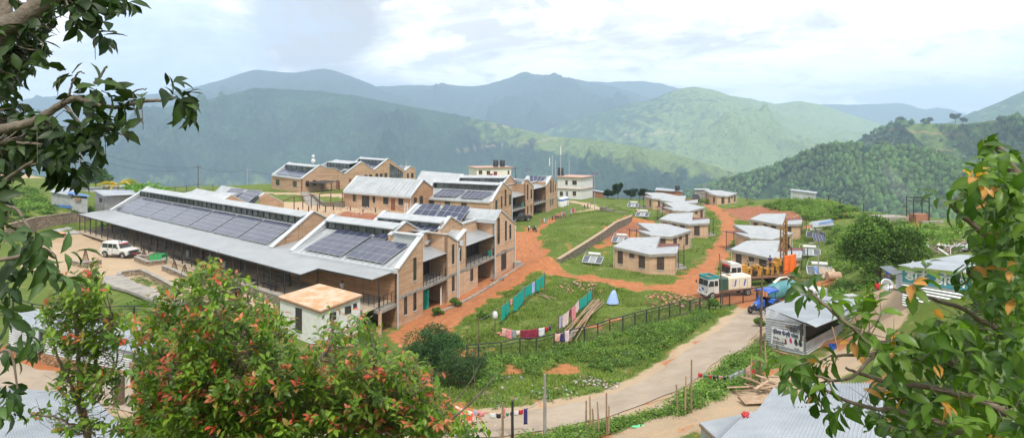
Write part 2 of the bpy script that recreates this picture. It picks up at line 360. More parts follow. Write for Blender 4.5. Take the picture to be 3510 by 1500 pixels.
for px, Y in RWALL:
 p = WZ(px, Y, 0); ct(px+6, Y-.3, -19.6); CTRL.append((p.x-1.1, p.y+.4, -18.35))
for px, Y, z in [(1880, 112, -18.9), (1960, 125, -18.6), (2050, 145, -18.6), (2000, 160, -19.3), (2100, 165, -19.4), (2050, 190, -20.5), (1950, 200, -20.8), (1850, 108, -19.5)]: ct(px, Y, z)
for px, Y, z in [(-100, 300, -30), (200, 280, -32), (500, 270, -34), (800, 270, -34), (1100, 275, -34), (1400, 270, -36), (1700, 275, -38), (2000, 265, -38), (2300, 260, -38), (2600, 240, -36), (2800, 215, -32), (3000, 190, -30), (3200, 170, -30), (3400, 150, -28), (3700, 140, -24),
                 (-300, 420, -120), (700, 420, -120), (1700, 420, -120), (2600, 420, -120), (3500, 400, -120), (4200, 300, -60), (1930, 225, -21.5), (2250, 215, -21.8), (2400, 220, -22), (2550, 210, -21)]: ct(px, Y, z)
CA = np.array(CTRL)
def _phi(r2): return np.sqrt(r2+9.0)
_D = ((CA[:, None, :2]-CA[None, :, :2])**2).sum(-1)
_n = len(CA); _A = np.zeros((_n+3, _n+3)); _A[:_n, :_n] = _phi(_D)+np.eye(_n)*-.15; _A[:_n, _n] = 1; _A[:_n, _n+1:] = CA[:, :2]; _A[_n, :_n] = 1; _A[_n+1:, :_n] = CA[:, :2].T
_b = np.zeros(_n+3); _b[:_n] = CA[:, 2]; _w = np.linalg.solve(_A, _b)
def HH(x, y):
 x = np.atleast_1d(np.asarray(x, float)); y = np.atleast_1d(np.asarray(y, float)); sh = x.shape
 x = x.ravel(); y = y.ravel(); out = np.empty(len(x))
 for i in range(0, len(x), 20000):
  xs = x[i:i+20000]; ys = y[i:i+20000]
  r = (xs[:, None]-CA[None, :, 0])**2+(ys[:, None]-CA[None, :, 1])**2
  out[i:i+20000] = _phi(r)@_w[:_n]+_w[_n]+_w[_n+1]*xs+_w[_n+2]*ys
 return out.reshape(sh)
def hz(x, y): return float(HH(x, y)[0])
_Y = np.concatenate([np.arange(14, 120, .4), np.arange(120, 420, 1.0)])
def G(px, py, dz=0.0):
 X = (px-CX)/F*_Y; h = HH(X, _Y)+dz; r = (HY-py)/F*_Y; d = r-h
 i = np.where((d[:-1] > 0) & (d[1:] <= 0))[0]
 if len(i) == 0: return WZ(px, 300, hz((px-CX)/F*300, 300))
 i = i[0]; t = d[i]/(d[i]-d[i+1]); Y = _Y[i]+t*(_Y[i+1]-_Y[i])
 return V3(((px-CX)/F*Y, Y, (HY-py)/F*Y))
def GY(px, Y): X = (px-CX)/F*Y; return V3((X, Y, hz(X, Y)))
def g2(l): return [G(a, b).xy[:] for a, b in l]
def in_poly(x, y, poly):
 ins = np.zeros(x.shape, bool); n = len(poly)
 for i in range(n):
  x0, y0 = poly[i]; x1, y1 = poly[(i+1) % n]
  if y0 == y1: continue
  c = ((y0 > y) != (y1 > y)) & (x < (x1-x0)*(y-y0)/(y1-y0)+x0); ins ^= c
 return ins
def dist_line(x, y, pts):
 d = np.full(x.shape, 1e9)
 for (x0, y0), (x1, y1) in zip(pts[:-1], pts[1:]):
  L = (x1-x0)**2+(y1-y0)**2+1e-9; t = np.clip(((x-x0)*(x1-x0)+(y-y0)*(y1-y0))/L, 0, 1)
  d = np.minimum(d, np.hypot(x-x0-t*(x1-x0), y-y0-t*(y1-y0)))
 return d
def sdpoly(x, y, poly):
 d = dist_line(x, y, list(poly)+[poly[0]]); return np.where(in_poly(x, y, poly), -d, d)
def sstep(a, b, x): t = np.clip((x-a)/(b-a), 0, 1); return t*t*(3-2*t)
TR1 = g2([(1440, 1150), (1560, 1050), (1660, 985), (1740, 930), (1800, 885), (1785, 840), (1790, 800)])
TR1b = g2([(1470, 1090), (1600, 1010), (1720, 945), (1800, 910)])
TR2 = g2([(1780, 905), (1900, 925), (2040, 957), (2200, 985), (2330, 985), (2420, 925), (2470, 850), (2500, 790), (2490, 745), (2450, 712), (2420, 700)])
TR3 = g2([(2330, 990), (2450, 1010), (2560, 1015), (2700, 1000), (2800, 985)])
RED1 = g2([(2470, 715), (2600, 705), (2700, 722), (2760, 745), (2740, 770), (2640, 760), (2540, 755)])
TANP = g2([(3075, 990), (3060, 1040), (2960, 1160), (2880, 1230), (2700, 1290), (2560, 1350)])
TANP2 = g2([(2620, 1340), (2450, 1380), (2300, 1425), (2150, 1460), (2000, 1492)])
RPATH = g2([(2780, 775), (2850, 750), (2900, 735)])
DRILL = g2([(2400, 1000), (2540, 985), (2740, 975), (2850, 985), (2800, 1040), (2640, 1060), (2500, 1040), (2420, 1020)])
REDH = g2([(2080, 780), (2170, 745), (2230, 760), (2200, 790), (2060, 845)])
HUT = g2([(3010, 745), (3060, 735), (3140, 750), (3160, 775), (3060, 790)])
YARD = [GY(60, 100).xy[:], GY(140, 112).xy[:], GY(265, 122).xy[:], GY(500, 130).xy[:], GY(900, 100).xy[:], GY(1040, 74).xy[:], GY(900, 69).xy[:], GY(760, 70).xy[:], GY(560, 76).xy[:], GY(380, 80).xy[:], GY(200, 84).xy[:], GY(60, 88).xy[:]]
BACKY = [GY(700, 146).xy[:], GY(1050, 160).xy[:], GY(1180, 150).xy[:], GY(1420, 138).xy[:], GY(1400, 120).xy[:], GY(1150, 118).xy[:], GY(950, 120).xy[:], GY(780, 132).xy[:]]
ACPATH = g2([(760, 690), (900, 660), (1100, 668), (1190, 672)])
BORE = g2([(400, 1000), (520, 970), (640, 985)])
LBANK = [GY(-40, 50.5).xy[:], GY(200, 48).xy[:], GY(500, 46.5).xy[:]]
LEFTT = [GY(-50, 190).xy[:], GY(60, 175).xy[:], GY(150, 200).xy[:], GY(0, 240).xy[:]]
WHPATH = g2([(1960, 690), (2010, 700), (2060, 715), (1990, 725)])
PATH2 = g2([(1800, 775), (1830, 800), (1870, 770), (1940, 725)])
ROADC = [WZ(px, Y, 0).xy[:] for px, Y in [(-160, 51), (0, 47.8), (343, 44.2), (700, 41.8), (1100, 40.0), (1560, 39.6), (1800, 40.1), (2017, 41.9), (2180, 44.0), (2310, 47.3), (2410, 52.0), (2500, 57.2), (2570, 62.0), (2610, 66.5), (2640, 71)]]
def grid(x0, x1, nx, y0, y1, ny, warp=1.0):
 pass
xs = np.concatenate([np.arange(-260, -90, 3.0), np.arange(-90, 95, .55), np.arange(95, 330, 3.0)])
ys = np.concatenate([np.arange(-30, 20, 2.0), np.arange(20, 110, .5), np.arange(110, 230, .9), np.arange(230, 430, 5.0)])
GX, GYY = np.meshgrid(xs, ys, indexing='ij')
Hh = HH(GX, GYY)
rd = dist_line(GX, GYY, ROADC)
Hb = Hh+(fbm(GX/2.3, GYY/2.3, 4)-.5)*.34*sstep(2.2, 4.5, rd)
nx, ny = GX.shape
verts = np.stack([GX, GYY, Hb], -1).reshape(-1, 3)
ii = np.arange(nx*ny).reshape(nx, ny)
faces = np.stack([ii[:-1, :-1], ii[1:, :-1], ii[1:, 1:], ii[:-1, 1:]], -1).reshape(-1, 4)
wob = (fbm(GX/1.7+5, GYY/1.7, 4)-.5)*3.2
def band(d, w, e=1.2): return 1-sstep(w-e, w+e, d+wob)
orange = np.zeros(GX.shape)
for pts, w in ((TR1, 3.4), (TR1b, 4.2), (TR2, 1.5), (TR3, 2.2), (RPATH, 1.6), (PATH2, .8), (REDH and REDH, 1.0)):
 orange = np.maximum(orange, band(dist_line(GX, GYY, pts), w))
for pl in (DRILL, HUT): orange = np.maximum(orange, 1-sstep(-1, 1, sdpoly(GX, GYY, pl)+wob))
orange = np.maximum(orange, .8*band(dist_line(GX, GYY, LBANK), 3.0))
red = np.zeros(GX.shape)
for pl in (RED1, REDH): red = np.maximum(red, 1-sstep(-1.5, 1.5, sdpoly(GX, GYY, pl)+wob))
red = np.maximum(red, .9*(1-sstep(-2, 2, sdpoly(GX, GYY, [GY(1120, 128).xy[:], GY(1180, 140).xy[:], GY(1400, 131).xy[:], GY(1400, 116).xy[:], GY(1150, 116).xy[:]])+wob)))
tan = np.zeros(GX.shape)
for pl in (YARD, BACKY, LEFTT): tan = np.maximum(tan, 1-sstep(-.6, .6, sdpoly(GX, GYY, pl)+wob*.4))
for pts, w in ((TANP, 2.6), (TANP2, 3.8), (WHPATH, 1.6), (ACPATH, 1.8)): tan = np.maximum(tan, band(dist_line(GX, GYY, pts), w))
tan = np.maximum(tan, .9*(1-sstep(2.2, 3.8, rd+wob*.6)))
pat = sstep(.60, .70, fbm(GX/4.0+9, GYY/4.0, 5))*((GYY < 70) & (GX > -12) & (GX < 30))
orange = np.maximum(orange, pat*.6)
orange = np.maximum(orange,   .45*sstep(.66, .76, fbm(GX/2.2+3, GYY/3.0, 5))*(GYY < 130))
zc = np.stack([orange, tan, red], -1).reshape(-1, 3)
def ground_mat():
 m, nt, b = newmat('ground_surface'); b.inputs['Roughness'].default_value = .97; b.inputs['Specular IOR Level'].default_value = .15
 a = nt.nodes.new('ShaderNodeAttribute'); a.attribute_name = 'Col'
 sep = nt.nodes.new('ShaderNodeSeparateColor'); nt.links.new(a.outputs['Color'], sep.inputs[0])
 n1 = noise(nt, .12, 6, .65); n2 = noise(nt, 1.3, 6, .7); n3 = noise(nt, 7.0, 5, .75); n4 = noise(nt, .5, 4, .6)
 g = mixc(nt, ramp(nt, n1, [(.35, 0.0), (.65, 1.0)]), (.08, .12, .018), (.15, .185, .032))
 g = mixc(nt, ramp(nt, n2, [(.38, 0.0), (.66, 1.0)]), g, (.105, .165, .028))
 g = mixc(nt, ramp(nt, n3, [(.42, .0), (.66, .7)]), g, (.075, .11, .028))
 g = mixc(nt, ramp(nt, n4, [(.55, 0.0), (.72, .7)]), g, (.27, .24, .10))
 o = mixc(nt, ramp(nt, n2, [(.35, 0.0), (.65, 1.0)]), (.34, .12, .045), (.46, .195, .085))
 o = mixc(nt, ramp(nt, n3, [(.45, .0), (.66, .75)]), o, (.33, .135, .055))
 t = mixc(nt, ramp(nt, n1, [(.35, 0.0), (.65, 1.0)]), (.36, .275, .18), (.44, .345, .24))
 t = mixc(nt, ramp(nt, n2, [(.42, .0), (.66, .7)]), t, (.48, .33, .20))
 t = mixc(nt, ramp(nt, n3, [(.5, .0), (.7, .5)]), t, (.38, .29, .20))
 r = mixc(nt, ramp(nt, n2, [(.35, 0.0), (.65, 1.0)]), (.22, .082, .045), (.34, .145, .08))
 r = mixc(nt, ramp(nt, n3, [(.55, .0), (.68, .6)]), r, (.40, .27, .19))
 def edge(s):
  mth = nt.nodes.new('ShaderNodeMath'); mth.operation = 'MULTIPLY_ADD'; nt.links.new(n2, mth.inputs[0]); mth.inputs[1].default_value = .9
  nt.links.new(s, mth.inputs[2])
  m2 = nt.nodes.new('ShaderNodeMath'); m2.operation = 'MULTIPLY_ADD'; nt.links.new(n3, m2.inputs[0]); m2.inputs[1].default_value = .6; nt.links.new(mth.outputs[0], m2.inputs[2])
  return ramp(nt, m2.outputs[0], [(.60+.35, 0.0), (.98, 1.0)]) if False else scl(m2.outputs[0])
 def scl(x):
  mr = nt.nodes.new('ShaderNodeMapRange'); mr.inputs['From Min'].default_value = 1.10; mr.inputs['From Max'].default_value = 1.36
  nt.links.new(x, mr.inputs['Value']); return mr.outputs['Result']
 c = mixc(nt, edge(sep.outputs[1]), g, t); c = mixc(nt, edge(sep.outputs[2]), c, r); c = mixc(nt, edge(sep.outputs[0]), c, o)
 nt.links.new(c, b.inputs['Base Color']); bump(nt, b, n3, .7, .12); return m
MT['ground'] = ground_mat()
go = np_mesh('ground', verts, faces, 'ground', zc, smooth=True); tag(go, kind='structure')
def ribbon(line, w, dz, step=.6, seg=6):
 pts = [V3((a, b, 0)) for a, b in line]; out = []
 P = [pts[0]]+pts+[pts[-1]]
 for i in range(1, len(P)-2):
  n = max(2, int((P[i+1]-P[i]).length/step))
  for k in range(n):
   t = k/n; p0, p1, p2, p3 = P[i-1], P[i], P[i+1], P[i+2]
   out.append(.5*((2*p1)+(-p0+p2)*t+(2*p0-5*p1+4*p2-p3)*t*t+(-p0+3*p1-3*p2+p3)*t**3))
 out.append(pts[-1]); vs = []; fs = []
 for i, p in enumerate(out):
  d = (out[min(i+1, len(out)-1)]-out[max(0, i-1)]).normalized(); s = V3((-d.y, d.x, 0))
  ww = w*(1+.06*math.sin(i*.37)+.05*math.sin(i*1.3))
  for k in range(seg+1):
   q = p+s*ww*(k/seg-.5); vs.append((q.x, q.y, 0))
 a = np.array(vs); a[:, 2] = HH(a[:, 0], a[:, 1])+dz
 for i in range(len(out)-1):
  for k in range(seg): b_ = i*(seg+1)+k; fs.append((b_, b_+1, b_+seg+2, b_+seg+1))
 return a, np.array(fs)[:, ::-1]
m, nt, b = newmat('asphalt_road'); b.inputs['Roughness'].default_value = .95; b.inputs['Specular IOR Level'].default_value = .2
c = mixc(nt, ramp(nt, noise(nt, .5, 5, .6), [(.35, 0.0), (.65, 1.0)]), (.29, .235, .175), (.37, .305, .235))
c = mixc(nt, ramp(nt, noise(nt, 1.2, 5, .7), [(.56, 0.0), (.72, .7)]), c, (.30, .27, .235))
c = mixc(nt, ramp(nt, noise(nt, .9, 6, .7, None, 1.5), [(.60, 0.0), (.68, .8)]), c, (.50, .34, .20))
c = mixc(nt, ramp(nt, noise(nt, 22, 3, .7), [(.5, 0.0), (.75, .45)]), c, (.30, .26, .22))
nt.links.new(c, b.inputs['Base Color']); bump(nt, b, noise(nt, 14, 4, .7), .4, .02); MT['road'] = m
rv, rf = ribbon(ROADC, 3.9, .05); ro = np_mesh('road', rv, rf, 'road', smooth=True); tag(ro, kind='structure')
def offs(line, d):
 out = []
 for i in range(len(line)):
  a = V3((*line[max(0, i-1)], 0)); b_ = V3((*line[min(len(line)-1, i+1)], 0)); n = (b_-a).normalized(); out.append((line[i][0]-n.y*d, line[i][1]+n.x*d))
 return out
def HN(x, y): return HH(x, y)+(fbm(x/2.3, y/2.3, 4)-.5)*.34*sstep(2.2, 4.5, dist_line(x, y, ROADC))
MT['rut'] = M_('rutted_earth', (.27, .095, .037), (.38, .16, .07), .9, .95, 0, .6, 9)
for ln, ds_ in ((TR2, (-.8, .8)), (TR1, (-2.4, -1.0, .3, 1.5)), (TR1b, (-2.2, -.6, 1.2, 2.6)), (TR3, (-1.2, .6))):
 for d in ds_:
  a, f_ = ribbon(offs(ln, d), .42, 0, .5, 2); a[:, 2] = HN(a[:, 0], a[:, 1])+.035+np.tile([-.03, .015, -.03], len(a)//3); q_ = np_mesh('wheel_rut', a, f_, 'rut', smooth=True); tag(q_, kind='structure')
class FR:
 def __init__(s, A, U, V):
  s.A = V3((A[0], A[1], 0)); s.U = V3((U[0], U[1], 0)).normalized(); s.V = V3((V[0], V[1], 0)).normalized()
 def P(s, u, v, z): p = s.A+s.U*u+s.V*v; return V3((p.x, p.y, z))
 def uv(s, p):
  d = s.U.x*s.V.y-s.V.x*s.U.y; q = V3((p.x, p.y, 0))-s.A
  return (q.x*s.V.y-s.V.x*q.y)/d, (s.U.x*q.y-s.U.y*q.x)/d
 def atz(s, px, py, z): return s.uv(Zp(px, py, z))
 def onu(s, px, py, u):
  k = (px-CX)/F; B = s.A+s.U*u; v = (k*B.y-B.x)/(s.V.x-k*s.V.y); return v, (HY-py)/F*(B.y+v*s.V.y)
 def onv(s, px, py, v):
  k = (px-CX)/F; B = s.A+s.V*v; u = (k*B.y-B.x)/(s.U.x-k*s.U.y); return u, (HY-py)/F*(B.y+u*s.U.y)
def gable(bld, fr, u, prof, zb, t=.35, name='wall', mat='earth', cap=True, sgn=1, caps=None):
 """wall in plane u=const, prof list (v,z) along top; body extends to +sgn*t in u"""
 q = [(prof[0][0], zb)]+prof+[(prof[-1][0], zb)]
 m = MB(); a = [fr.P(u, v, z) for v, z in q]; b_ = [fr.P(u+sgn*t, v, z) for v, z in q]; k = len(q)
 m.add(a+b_, [tuple(range(k)), tuple(reversed(range(k, 2*k)))]+[(i, k+i, k+(i+1) % k, (i+1) % k) for i in range(k)])
 w = m.build(name, mat, bld)
 if cap:
  c = MB()
  for (v0, z0), (v1, z1) in zip(prof[:-1], prof[1:]):
   c.bar(fr.P(u+sgn*t/2, v0, z0+.09), fr.P(u+sgn*t/2, v1, z1+.09), t+.22, .16)
  c.build('roof_edge', 'trim', bld)
 return w
def vwall(bld, fr, v, u0, u1, zb, zt, t=.35, name='wall', mat='earth', sgn=1):
 a = [fr.P(u0, v, zb), fr.P(u1, v, zb), fr.P(u1, v+sgn*t, zb), fr.P(u0, v+sgn*t, zb)]
 m = MB(); m.add([*a]+[p+V3((0, 0, zt-zb)) for p in a], [(0, 1, 2, 3), (7, 6, 5, 4), (0, 4, 5, 1), (1, 5, 6, 2), (2, 6, 7, 3), (3, 7, 4, 0)])
 return m.build(name, mat, bld)
def slab(bld, pts, t, name, mat): m = MB(); m.plate(pts, t); return m.build(name, mat, bld)
def win_plane(bld, o, dx, w, h, out, name='window', bars=1, mat='glass', sill=True, frame='steel', hb=0):
 """o: lower-left point on the wall, dx unit horizontal, out unit outward"""
 up = V3((0, 0, 1)); c = o+dx*w/2+up*h/2+out*.02
 fr_ = MB(); t = .06
 def bx(x0, x1, z0, z1, d0, d1, m):
  vs = [o+dx*x+up*z+out*d for d in (d0, d1) for x, z in ((x0, z0), (x1, z0), (x1, z1), (x0, z1))]
  m.add(vs, [(0, 1, 2, 3), (7, 6, 5, 4), (0, 4, 5, 1), (1, 5, 6, 2), (2, 6, 7, 3), (3, 7, 4, 0)])
 bx(0, t, 0, h, .0, .06, fr_); bx(w-t, w, 0, h, .0, .06, fr_); bx(t, w-t, 0, t, .0, .06, fr_); bx(t, w-t, h-t, h, .0, .06, fr_)
 for i in range(bars):
  x = w*(i+1)/(bars+1); bx(x-t/2, x+t/2, t, h-t, .002, .055, fr_)
 for i in range(hb):
  z = h*(i+1)/(hb+1); bx(t, w-t, z-.02, z+.02, .004, .07, fr_)
 f = fr_.build(name, frame, bld)
 g = MB(); bx(t, w-t, t, h-t, .005, .03, g); g.build('pane', mat, f)
 if sill:
  s = MB(); bx(-.04, w+.04, -.07, -.003, .0, .09, s); s.build('sill', 'white', f)
 return f
def win_u(bld, fr, u, x0, x1, yt, yb, sgn=-1, **k):
 v0, zt = fr.onu(x0, yt, u); v1, _ = fr.onu(x1, yt, u); _, zb = fr.onu(x0, yb, u)
 if v1 < v0: v0, v1 = v1, v0
 out = V3((-fr.V.y, fr.V.x, 0)); 
 if out.dot(fr.U)*sgn < 0: out = -out
 return win_plane(bld, fr.P(u, v0, zb), fr.V, v1-v0, zt-zb, out, **k)
def win_v(bld, fr, v, x0, x1, yt, yb, **k):
 u0, zt = fr.onv(x0, yt, v); u1, _ = fr.onv(x1, yt, v); _, zb = fr.onv(x0, yb, v)
 if u1 < u0: u0, u1 = u1, u0
 out = V3((-fr.U.y, fr.U.x, 0))
 if out.dot(fr.V) > 0: out = -out
 return win_plane(bld, fr.P(u0, v, zb), fr.U, u1-u0, zt-zb, out, **k)
def pv(bld, A, B, C, D, nc, nr, gap=.05):
 """array on quad: A low-left, B low-right, C top-right, D top-left; cells nc x nr"""
 A, B, C, D = map(V3, (A, B, C, D)); n = (B-A).cross(D-A).normalized()
 if n.z < 0: n = -n
 fr_ = MB(); q = [A, B, C, D]; lo = [p-n*.05 for p in q]
 fr_.add(lo+q, [(3, 2, 1, 0), (4, 5, 6, 7), (0, 1, 5, 4), (1, 2, 6, 5), (2, 3, 7, 6), (3, 0, 4, 7)])
 o = fr_.build('solar_panel', 'trim', bld)
 m = MB(); L = lambda s, t: (A*(1-s)+B*s)*(1-t)+(D*(1-s)+C*s)*t
 wu = (B-A).length/nc; wv = (D-A).length/nr; gu = gap/2/(wu*nc); gv = gap/2/(wv*nr)
 for i in range(nc):
  for j in range(nr):
   s0, s1, t0, t1 = i/nc+gu, (i+1)/nc-gu, j/nr+gv, (j+1)/nr-gv
   m.add([L(s0, t0)+n*.012, L(s1, t0)+n*.012, L(s1, t1)+n*.012, L(s0, t1)+n*.012], [(0, 1, 2, 3)])
 m.build('solar_cells', 'pv', o)
 ft = MB()
 for s, t in ((.1, .05), (.9, .05), (.1, .95), (.9, .95)): p = L(s, t); ft.bar(p-n*.05, p-n*.05-V3((0, 0, .25)), .06)
 ft.build('mount', 'galv', o)
 return o
def clerestory(bld, fr, v, u0, u1, zb, zt, n):
 g = MB(); a = [fr.P(u0, v, zb), fr.P(u1, v, zb)]
 g.plate([a[0], a[1], a[1]+V3((0, 0, zt-zb)), a[0]+V3((0, 0, zt-zb))], .05)
 o = g.build('clerestory_window', 'glass2', bld); f = MB()
 for i in range(n+1):
  u = u0+(u1-u0)*i/n; f.bar(fr.P(u, v-.05, zb), fr.P(u, v-.05, zt), .12, .12)
 f.bar(fr.P(u0, v-.05, zt), fr.P(u1, v-.05, zt), .1, .12); f.bar(fr.P(u0, v-.05, zb), fr.P(u1, v-.05, zb), .1, .1)
 for i in range(n):
  if i % 2 == 0:
   ua = u0+(u1-u0)*(i+.04)/n; ub = u0+(u1-u0)*(i+.96)/n
   for k in range(3): z = zb+(zt-zb)*(k+1)/4; f.bar(fr.P(ua, v-.06, z), fr.P(ub, v-.06, z), .03, .02)
 f.build('mullion', 'steel', o); return o
def pipe(bld, pts, r=.06): m = MB(); m.tube(pts, r, 8); return m.build('drainpipe', 'trim', bld)
def shed_roof(bld, fr, u0, u1, v0, z0, vc, zc, zt, vp, zp, vb, zb, t=.12, inner=True, ov=.0, seams=True):
 """low sloping sheet v0..vc, strip vc-.45..vp, back slope vp..vb"""
 r = MB(); r.plate([fr.P(u0, v0-.15, z0+.0), fr.P(u0, vc, zc), fr.P(u1, vc, zc), fr.P(u1, v0-.15, z0+.0)][::-1], t)
 n = max(3, int(abs(u1-u0)/1.0))
 if seams:
  for i in range(n+1):
   u = u0+(u1-u0)*i/n; r.bar(fr.P(u, v0-.1, z0+t+.02), fr.P(u, vc, zc+t+.02), .06, .05)
 r.build('roof', 'metal', bld)
 s = MB(); s.plate([fr.P(u0, vc-.45, zt-.02), fr.P(u0, vp, zp), fr.P(u1, vp, zp), fr.P(u1, vc-.45, zt-.02)][::-1], .14)
 s.plate([fr.P(u0, vp+.01, zp), fr.P(u0, vb, zb), fr.P(u1, vb, zb), fr.P(u1, vp+.01, zp)][::-1], .14)
 s.build('ridge_roof', 'metal', bld)
 g = MB(); g.bar(fr.P(u0, v0-.22, z0-.05), fr.P(u1, v0-.22, z0-.05), .24, .34); g.build('gutter', 'trim', bld)
def inner_rake(bld, fr, u, v0, z0, vc, zc, zt, prof):
 v_, z_ = zip(*prof)
 zl = np.interp(vc, v_, z_)
 m = MB(); m.plate([fr.P(u, v0, z0), fr.P(u, vc, zc), fr.P(u, vc, zl-.02), fr.P(u, v0, np.interp(v0, v_, z_)-.02)], .03, True)
 return m.build('parapet_cladding', 'trim', bld)
WF = FR((-22.07, 70), (-.742, .670), (.37, .93))
ZC = -15.0
FL = -18.0
B1 = empty('long_hall', WF.P(45, 8, FL), 0, 'longest building, low, with one huge slope of solar panels above a posted grey canopy', 'building')
prof = [(5.7, -14.85), (13.9, -11.15), (17.6, -12.75)]
gable(B1, WF, 14.3, prof, FL, .4, 'wall'); gable(B1, WF, 74.4, prof, FL, .4, 'wall')
vwall(B1, WF, 17.2, 14.7, 74.4, FL, -12.8, .3)
vwall(B1, WF, 9.5, 14.7, 74.4, FL, -14.9, .3, mat='earth3')
shed_roof(B1, WF, 14.72, 74.38, 5.9, -14.95, 12.0, -12.75, -11.5, 13.9, -11.2, 17.9, -13.0)
clerestory(B1, WF, 12.0, 14.9, 74.2, -12.62, -11.62, 34)
inner_rake(B1, WF, 74.33, 5.9, -14.8, 12.0, -12.6, 0, prof)
j = MB()
for v0_, v1_ in ((8.3, 8.36), (10.9, 10.96)):
 j.add([WF.P(14.285, v0_, -17), WF.P(14.285, v1_, -17), WF.P(14.285, v1_, np.interp(v1_, (5.7, 13.9), (-14.85, -11.15))-.05), WF.P(14.285, v0_, np.interp(v0_, (5.7, 13.9), (-14.85, -11.15))-.05)], [(0, 1, 2, 3)])
j.build('panel_joint', 'dark', B1)
def pvz(v): return -14.62+(v-6.0)*(2.2/6.1)
for i in range(7):
 ua = 16.2+i*8.17; ub = ua+7.72
 pv(B1, WF.P(ub, 6.1, pvz(6.1)), WF.P(ua, 6.1, pvz(6.1)), WF.P(ua, 11.25, pvz(11.25)), WF.P(ub, 11.25, pvz(11.25)), 8, 5)
cn = MB()
cv = [WF.P(76.1, -.1, -15.03), WF.P(0, -.1, -15.03), WF.P(0, 2.85, -14.94), WF.P(-8.8, 3.7, -15.02), WF.P(-9.35, 6.95, -14.82), WF.P(9.4, 5.9, -14.86), WF.P(14.3, 12.5, -14.6), WF.P(14.3, 5.7, -14.86), WF.P(76.1, 5.6, -14.86)]
cn.plate([cv[0], cv[1], cv[7], cv[8]][::1], .06)
cn.plate([cv[1], cv[2], WF.P(0, 6.4, -14.85), WF.P(14.3, 5.68, -14.86)], .06)
cn.plate([cv[2]-V3((0, 0, .0)), cv[3], cv[4], WF.P(0, 6.42, -14.85)], .06)
cn.plate([WF.P(14.28, 5.7, -14.87), WF.P(9.2, 5.9, -14.87), WF.P(9.2, 12.5, -14.6), WF.P(14.28, 12.5, -14.6)], .06)
cn.build('canopy', 'canopy', B1)
fa = MB(); fa.bar(WF.P(76.1, -.14, -15.04), WF.P(0, -.14, -15.04), .06, .16); fa.bar(WF.P(0, -.14, -15.04), WF.P(0, 2.83, -14.95), .06, .16); fa.bar(WF.P(0, 2.8, -14.95), WF.P(-8.8, 3.65, -15.03), .06, .16); fa.bar(WF.P(76.1, -.1, -15.04), WF.P(76.1, 5.5, -14.9), .06, .16)
for k in range(13): u = 2+k*6.1; fa.bar(WF.P(u, 0, -15.14), WF.P(u, 6, -14.96), .07, .12)
fa.bar(WF.P(76, 3.2, -15.12), WF.P(2, 3.2, -15.12), .08, .14)
fa.build('canopy_frame', 'steel', B1)
for k in range(26):
 u = .6+k*3.0
 for v in ((.12,) if k % 2 else (.12, 3.2)):
  m = MB(); m.bar(WF.P(u, v, FL), WF.P(u, v, -15.08), .11); m.build('post', 'steel', B1)
fl = MB(); fl.plate([WF.P(76, -.6, FL-.03), WF.P(-8.9, -.2, FL-.03), WF.P(-8.9, 9.4, FL-.03), WF.P(76, 9.4, FL-.03)], .07)
fl.build('floor', M_('hall_floor', (.42, .34, .25), (.33, .27, .20), .5, .8), B1)
sw = empty('stone_retaining_wall', WF.P(0, -1, -20), 0, 'dark mossy rubble wall holding up the floor at the near end of the long hall', 'wall')
m = MB()
for a, b_, z in ((WF.P(9.6, -1.1, 0), WF.P(-1, -1.1, 0), -17.35), ): 
 m.plate([V3((a.x, a.y, -20.2)), V3((b_.x, b_.y, -20.2)), V3((b_.x, b_.y, z)), V3((a.x, a.y, z+.05))], .45)
a, b_ = WF.P(-1, -1.1, 0), WF.P(-9.0, 1.8, 0)
m.plate([V3((a.x, a.y, -21)), V3((b_.x, b_.y, -21)), V3((b_.x, b_.y, -17.6)), V3((a.x, a.y, -17.35))], .45)
m.build('wall_body', 'stoned', sw)
m = MB(); m.bar(WF.P(9.6, -1.3, -17.28), WF.P(-1, -1.3, -17.33), .5, .1); m.bar(WF.P(-1.05, -1.3, -17.33), WF.P(-9.0, 1.6, -17.58), .5, .1); m.build('coping', 'conc', sw)
q = Zp(1363, 925, -14.6); l = Zp(1001, 862, -14.6); F2 = FR((q.x, q.y), (l.x-q.x, l.y-q.y), (.37, .93)); L2 = (V3((l.x, l.y, 0))-V3((q.x, q.y, 0))).length
B2 = empty('two_storey_block', F2.P(5, 5, -20.8), 0, 'nearest two storey earth block, two big solar arrays on its roof, beside the long hall', 'building')
GB = -20.85
v1, z1 = F2.onu(1450, 805, 0)
gable(B2, F2, 0, [(0, -14.6), (v1, z1)], GB, .4, 'wall')
prL = [(0, -14.6), (8.4, -11.2), (12.5, -12.7)]
gable(B2, F2, L2, prL, -18, .4, 'wall')
inner_rake(B2, F2, L2-.05, .2, -14.55, 6.6, -12.5, 0, prL)
vwall(B2, F2, .0, .4, L2, GB, -14.75, .35, mat='earth3')
r = MB(); r.plate([F2.P(.4, -.15, -14.6), F2.P(L2, -.15, -14.6), F2.P(L2, 6.6, -12.65), F2.P(5.4, 6.6, -12.65), F2.P(.4, v1-.2, -13.0)], .12)
for i in range(19): u = .5+i*1.0; r.bar(F2.P(u, -.1, -14.44), F2.P(u, 5.2, -12.9), .07, .05)
r.build('roof', 'metal', B2)
g = MB(); g.bar(F2.P(-.05, -.25, -14.72), F2.P(L2, -.25, -14.72), .26, .4); g.build('gutter', 'trim', B2)
s = MB(); s.plate([F2.P(5.4, 6.1, -11.55), F2.P(5.4, 8.4, -11.2), F2.P(L2-.1, 8.4, -11.2), F2.P(L2-.1, 6.1, -11.55)][::-1], .14)
s.plate([F2.P(5.4, 8.42, -11.2), F2.P(5.4, 12.3, -12.6), F2.P(L2-.1, 12.3, -12.6), F2.P(L2-.1, 8.42, -11.2)][::-1], .14); s.build('ridge_roof', 'metal', B2)
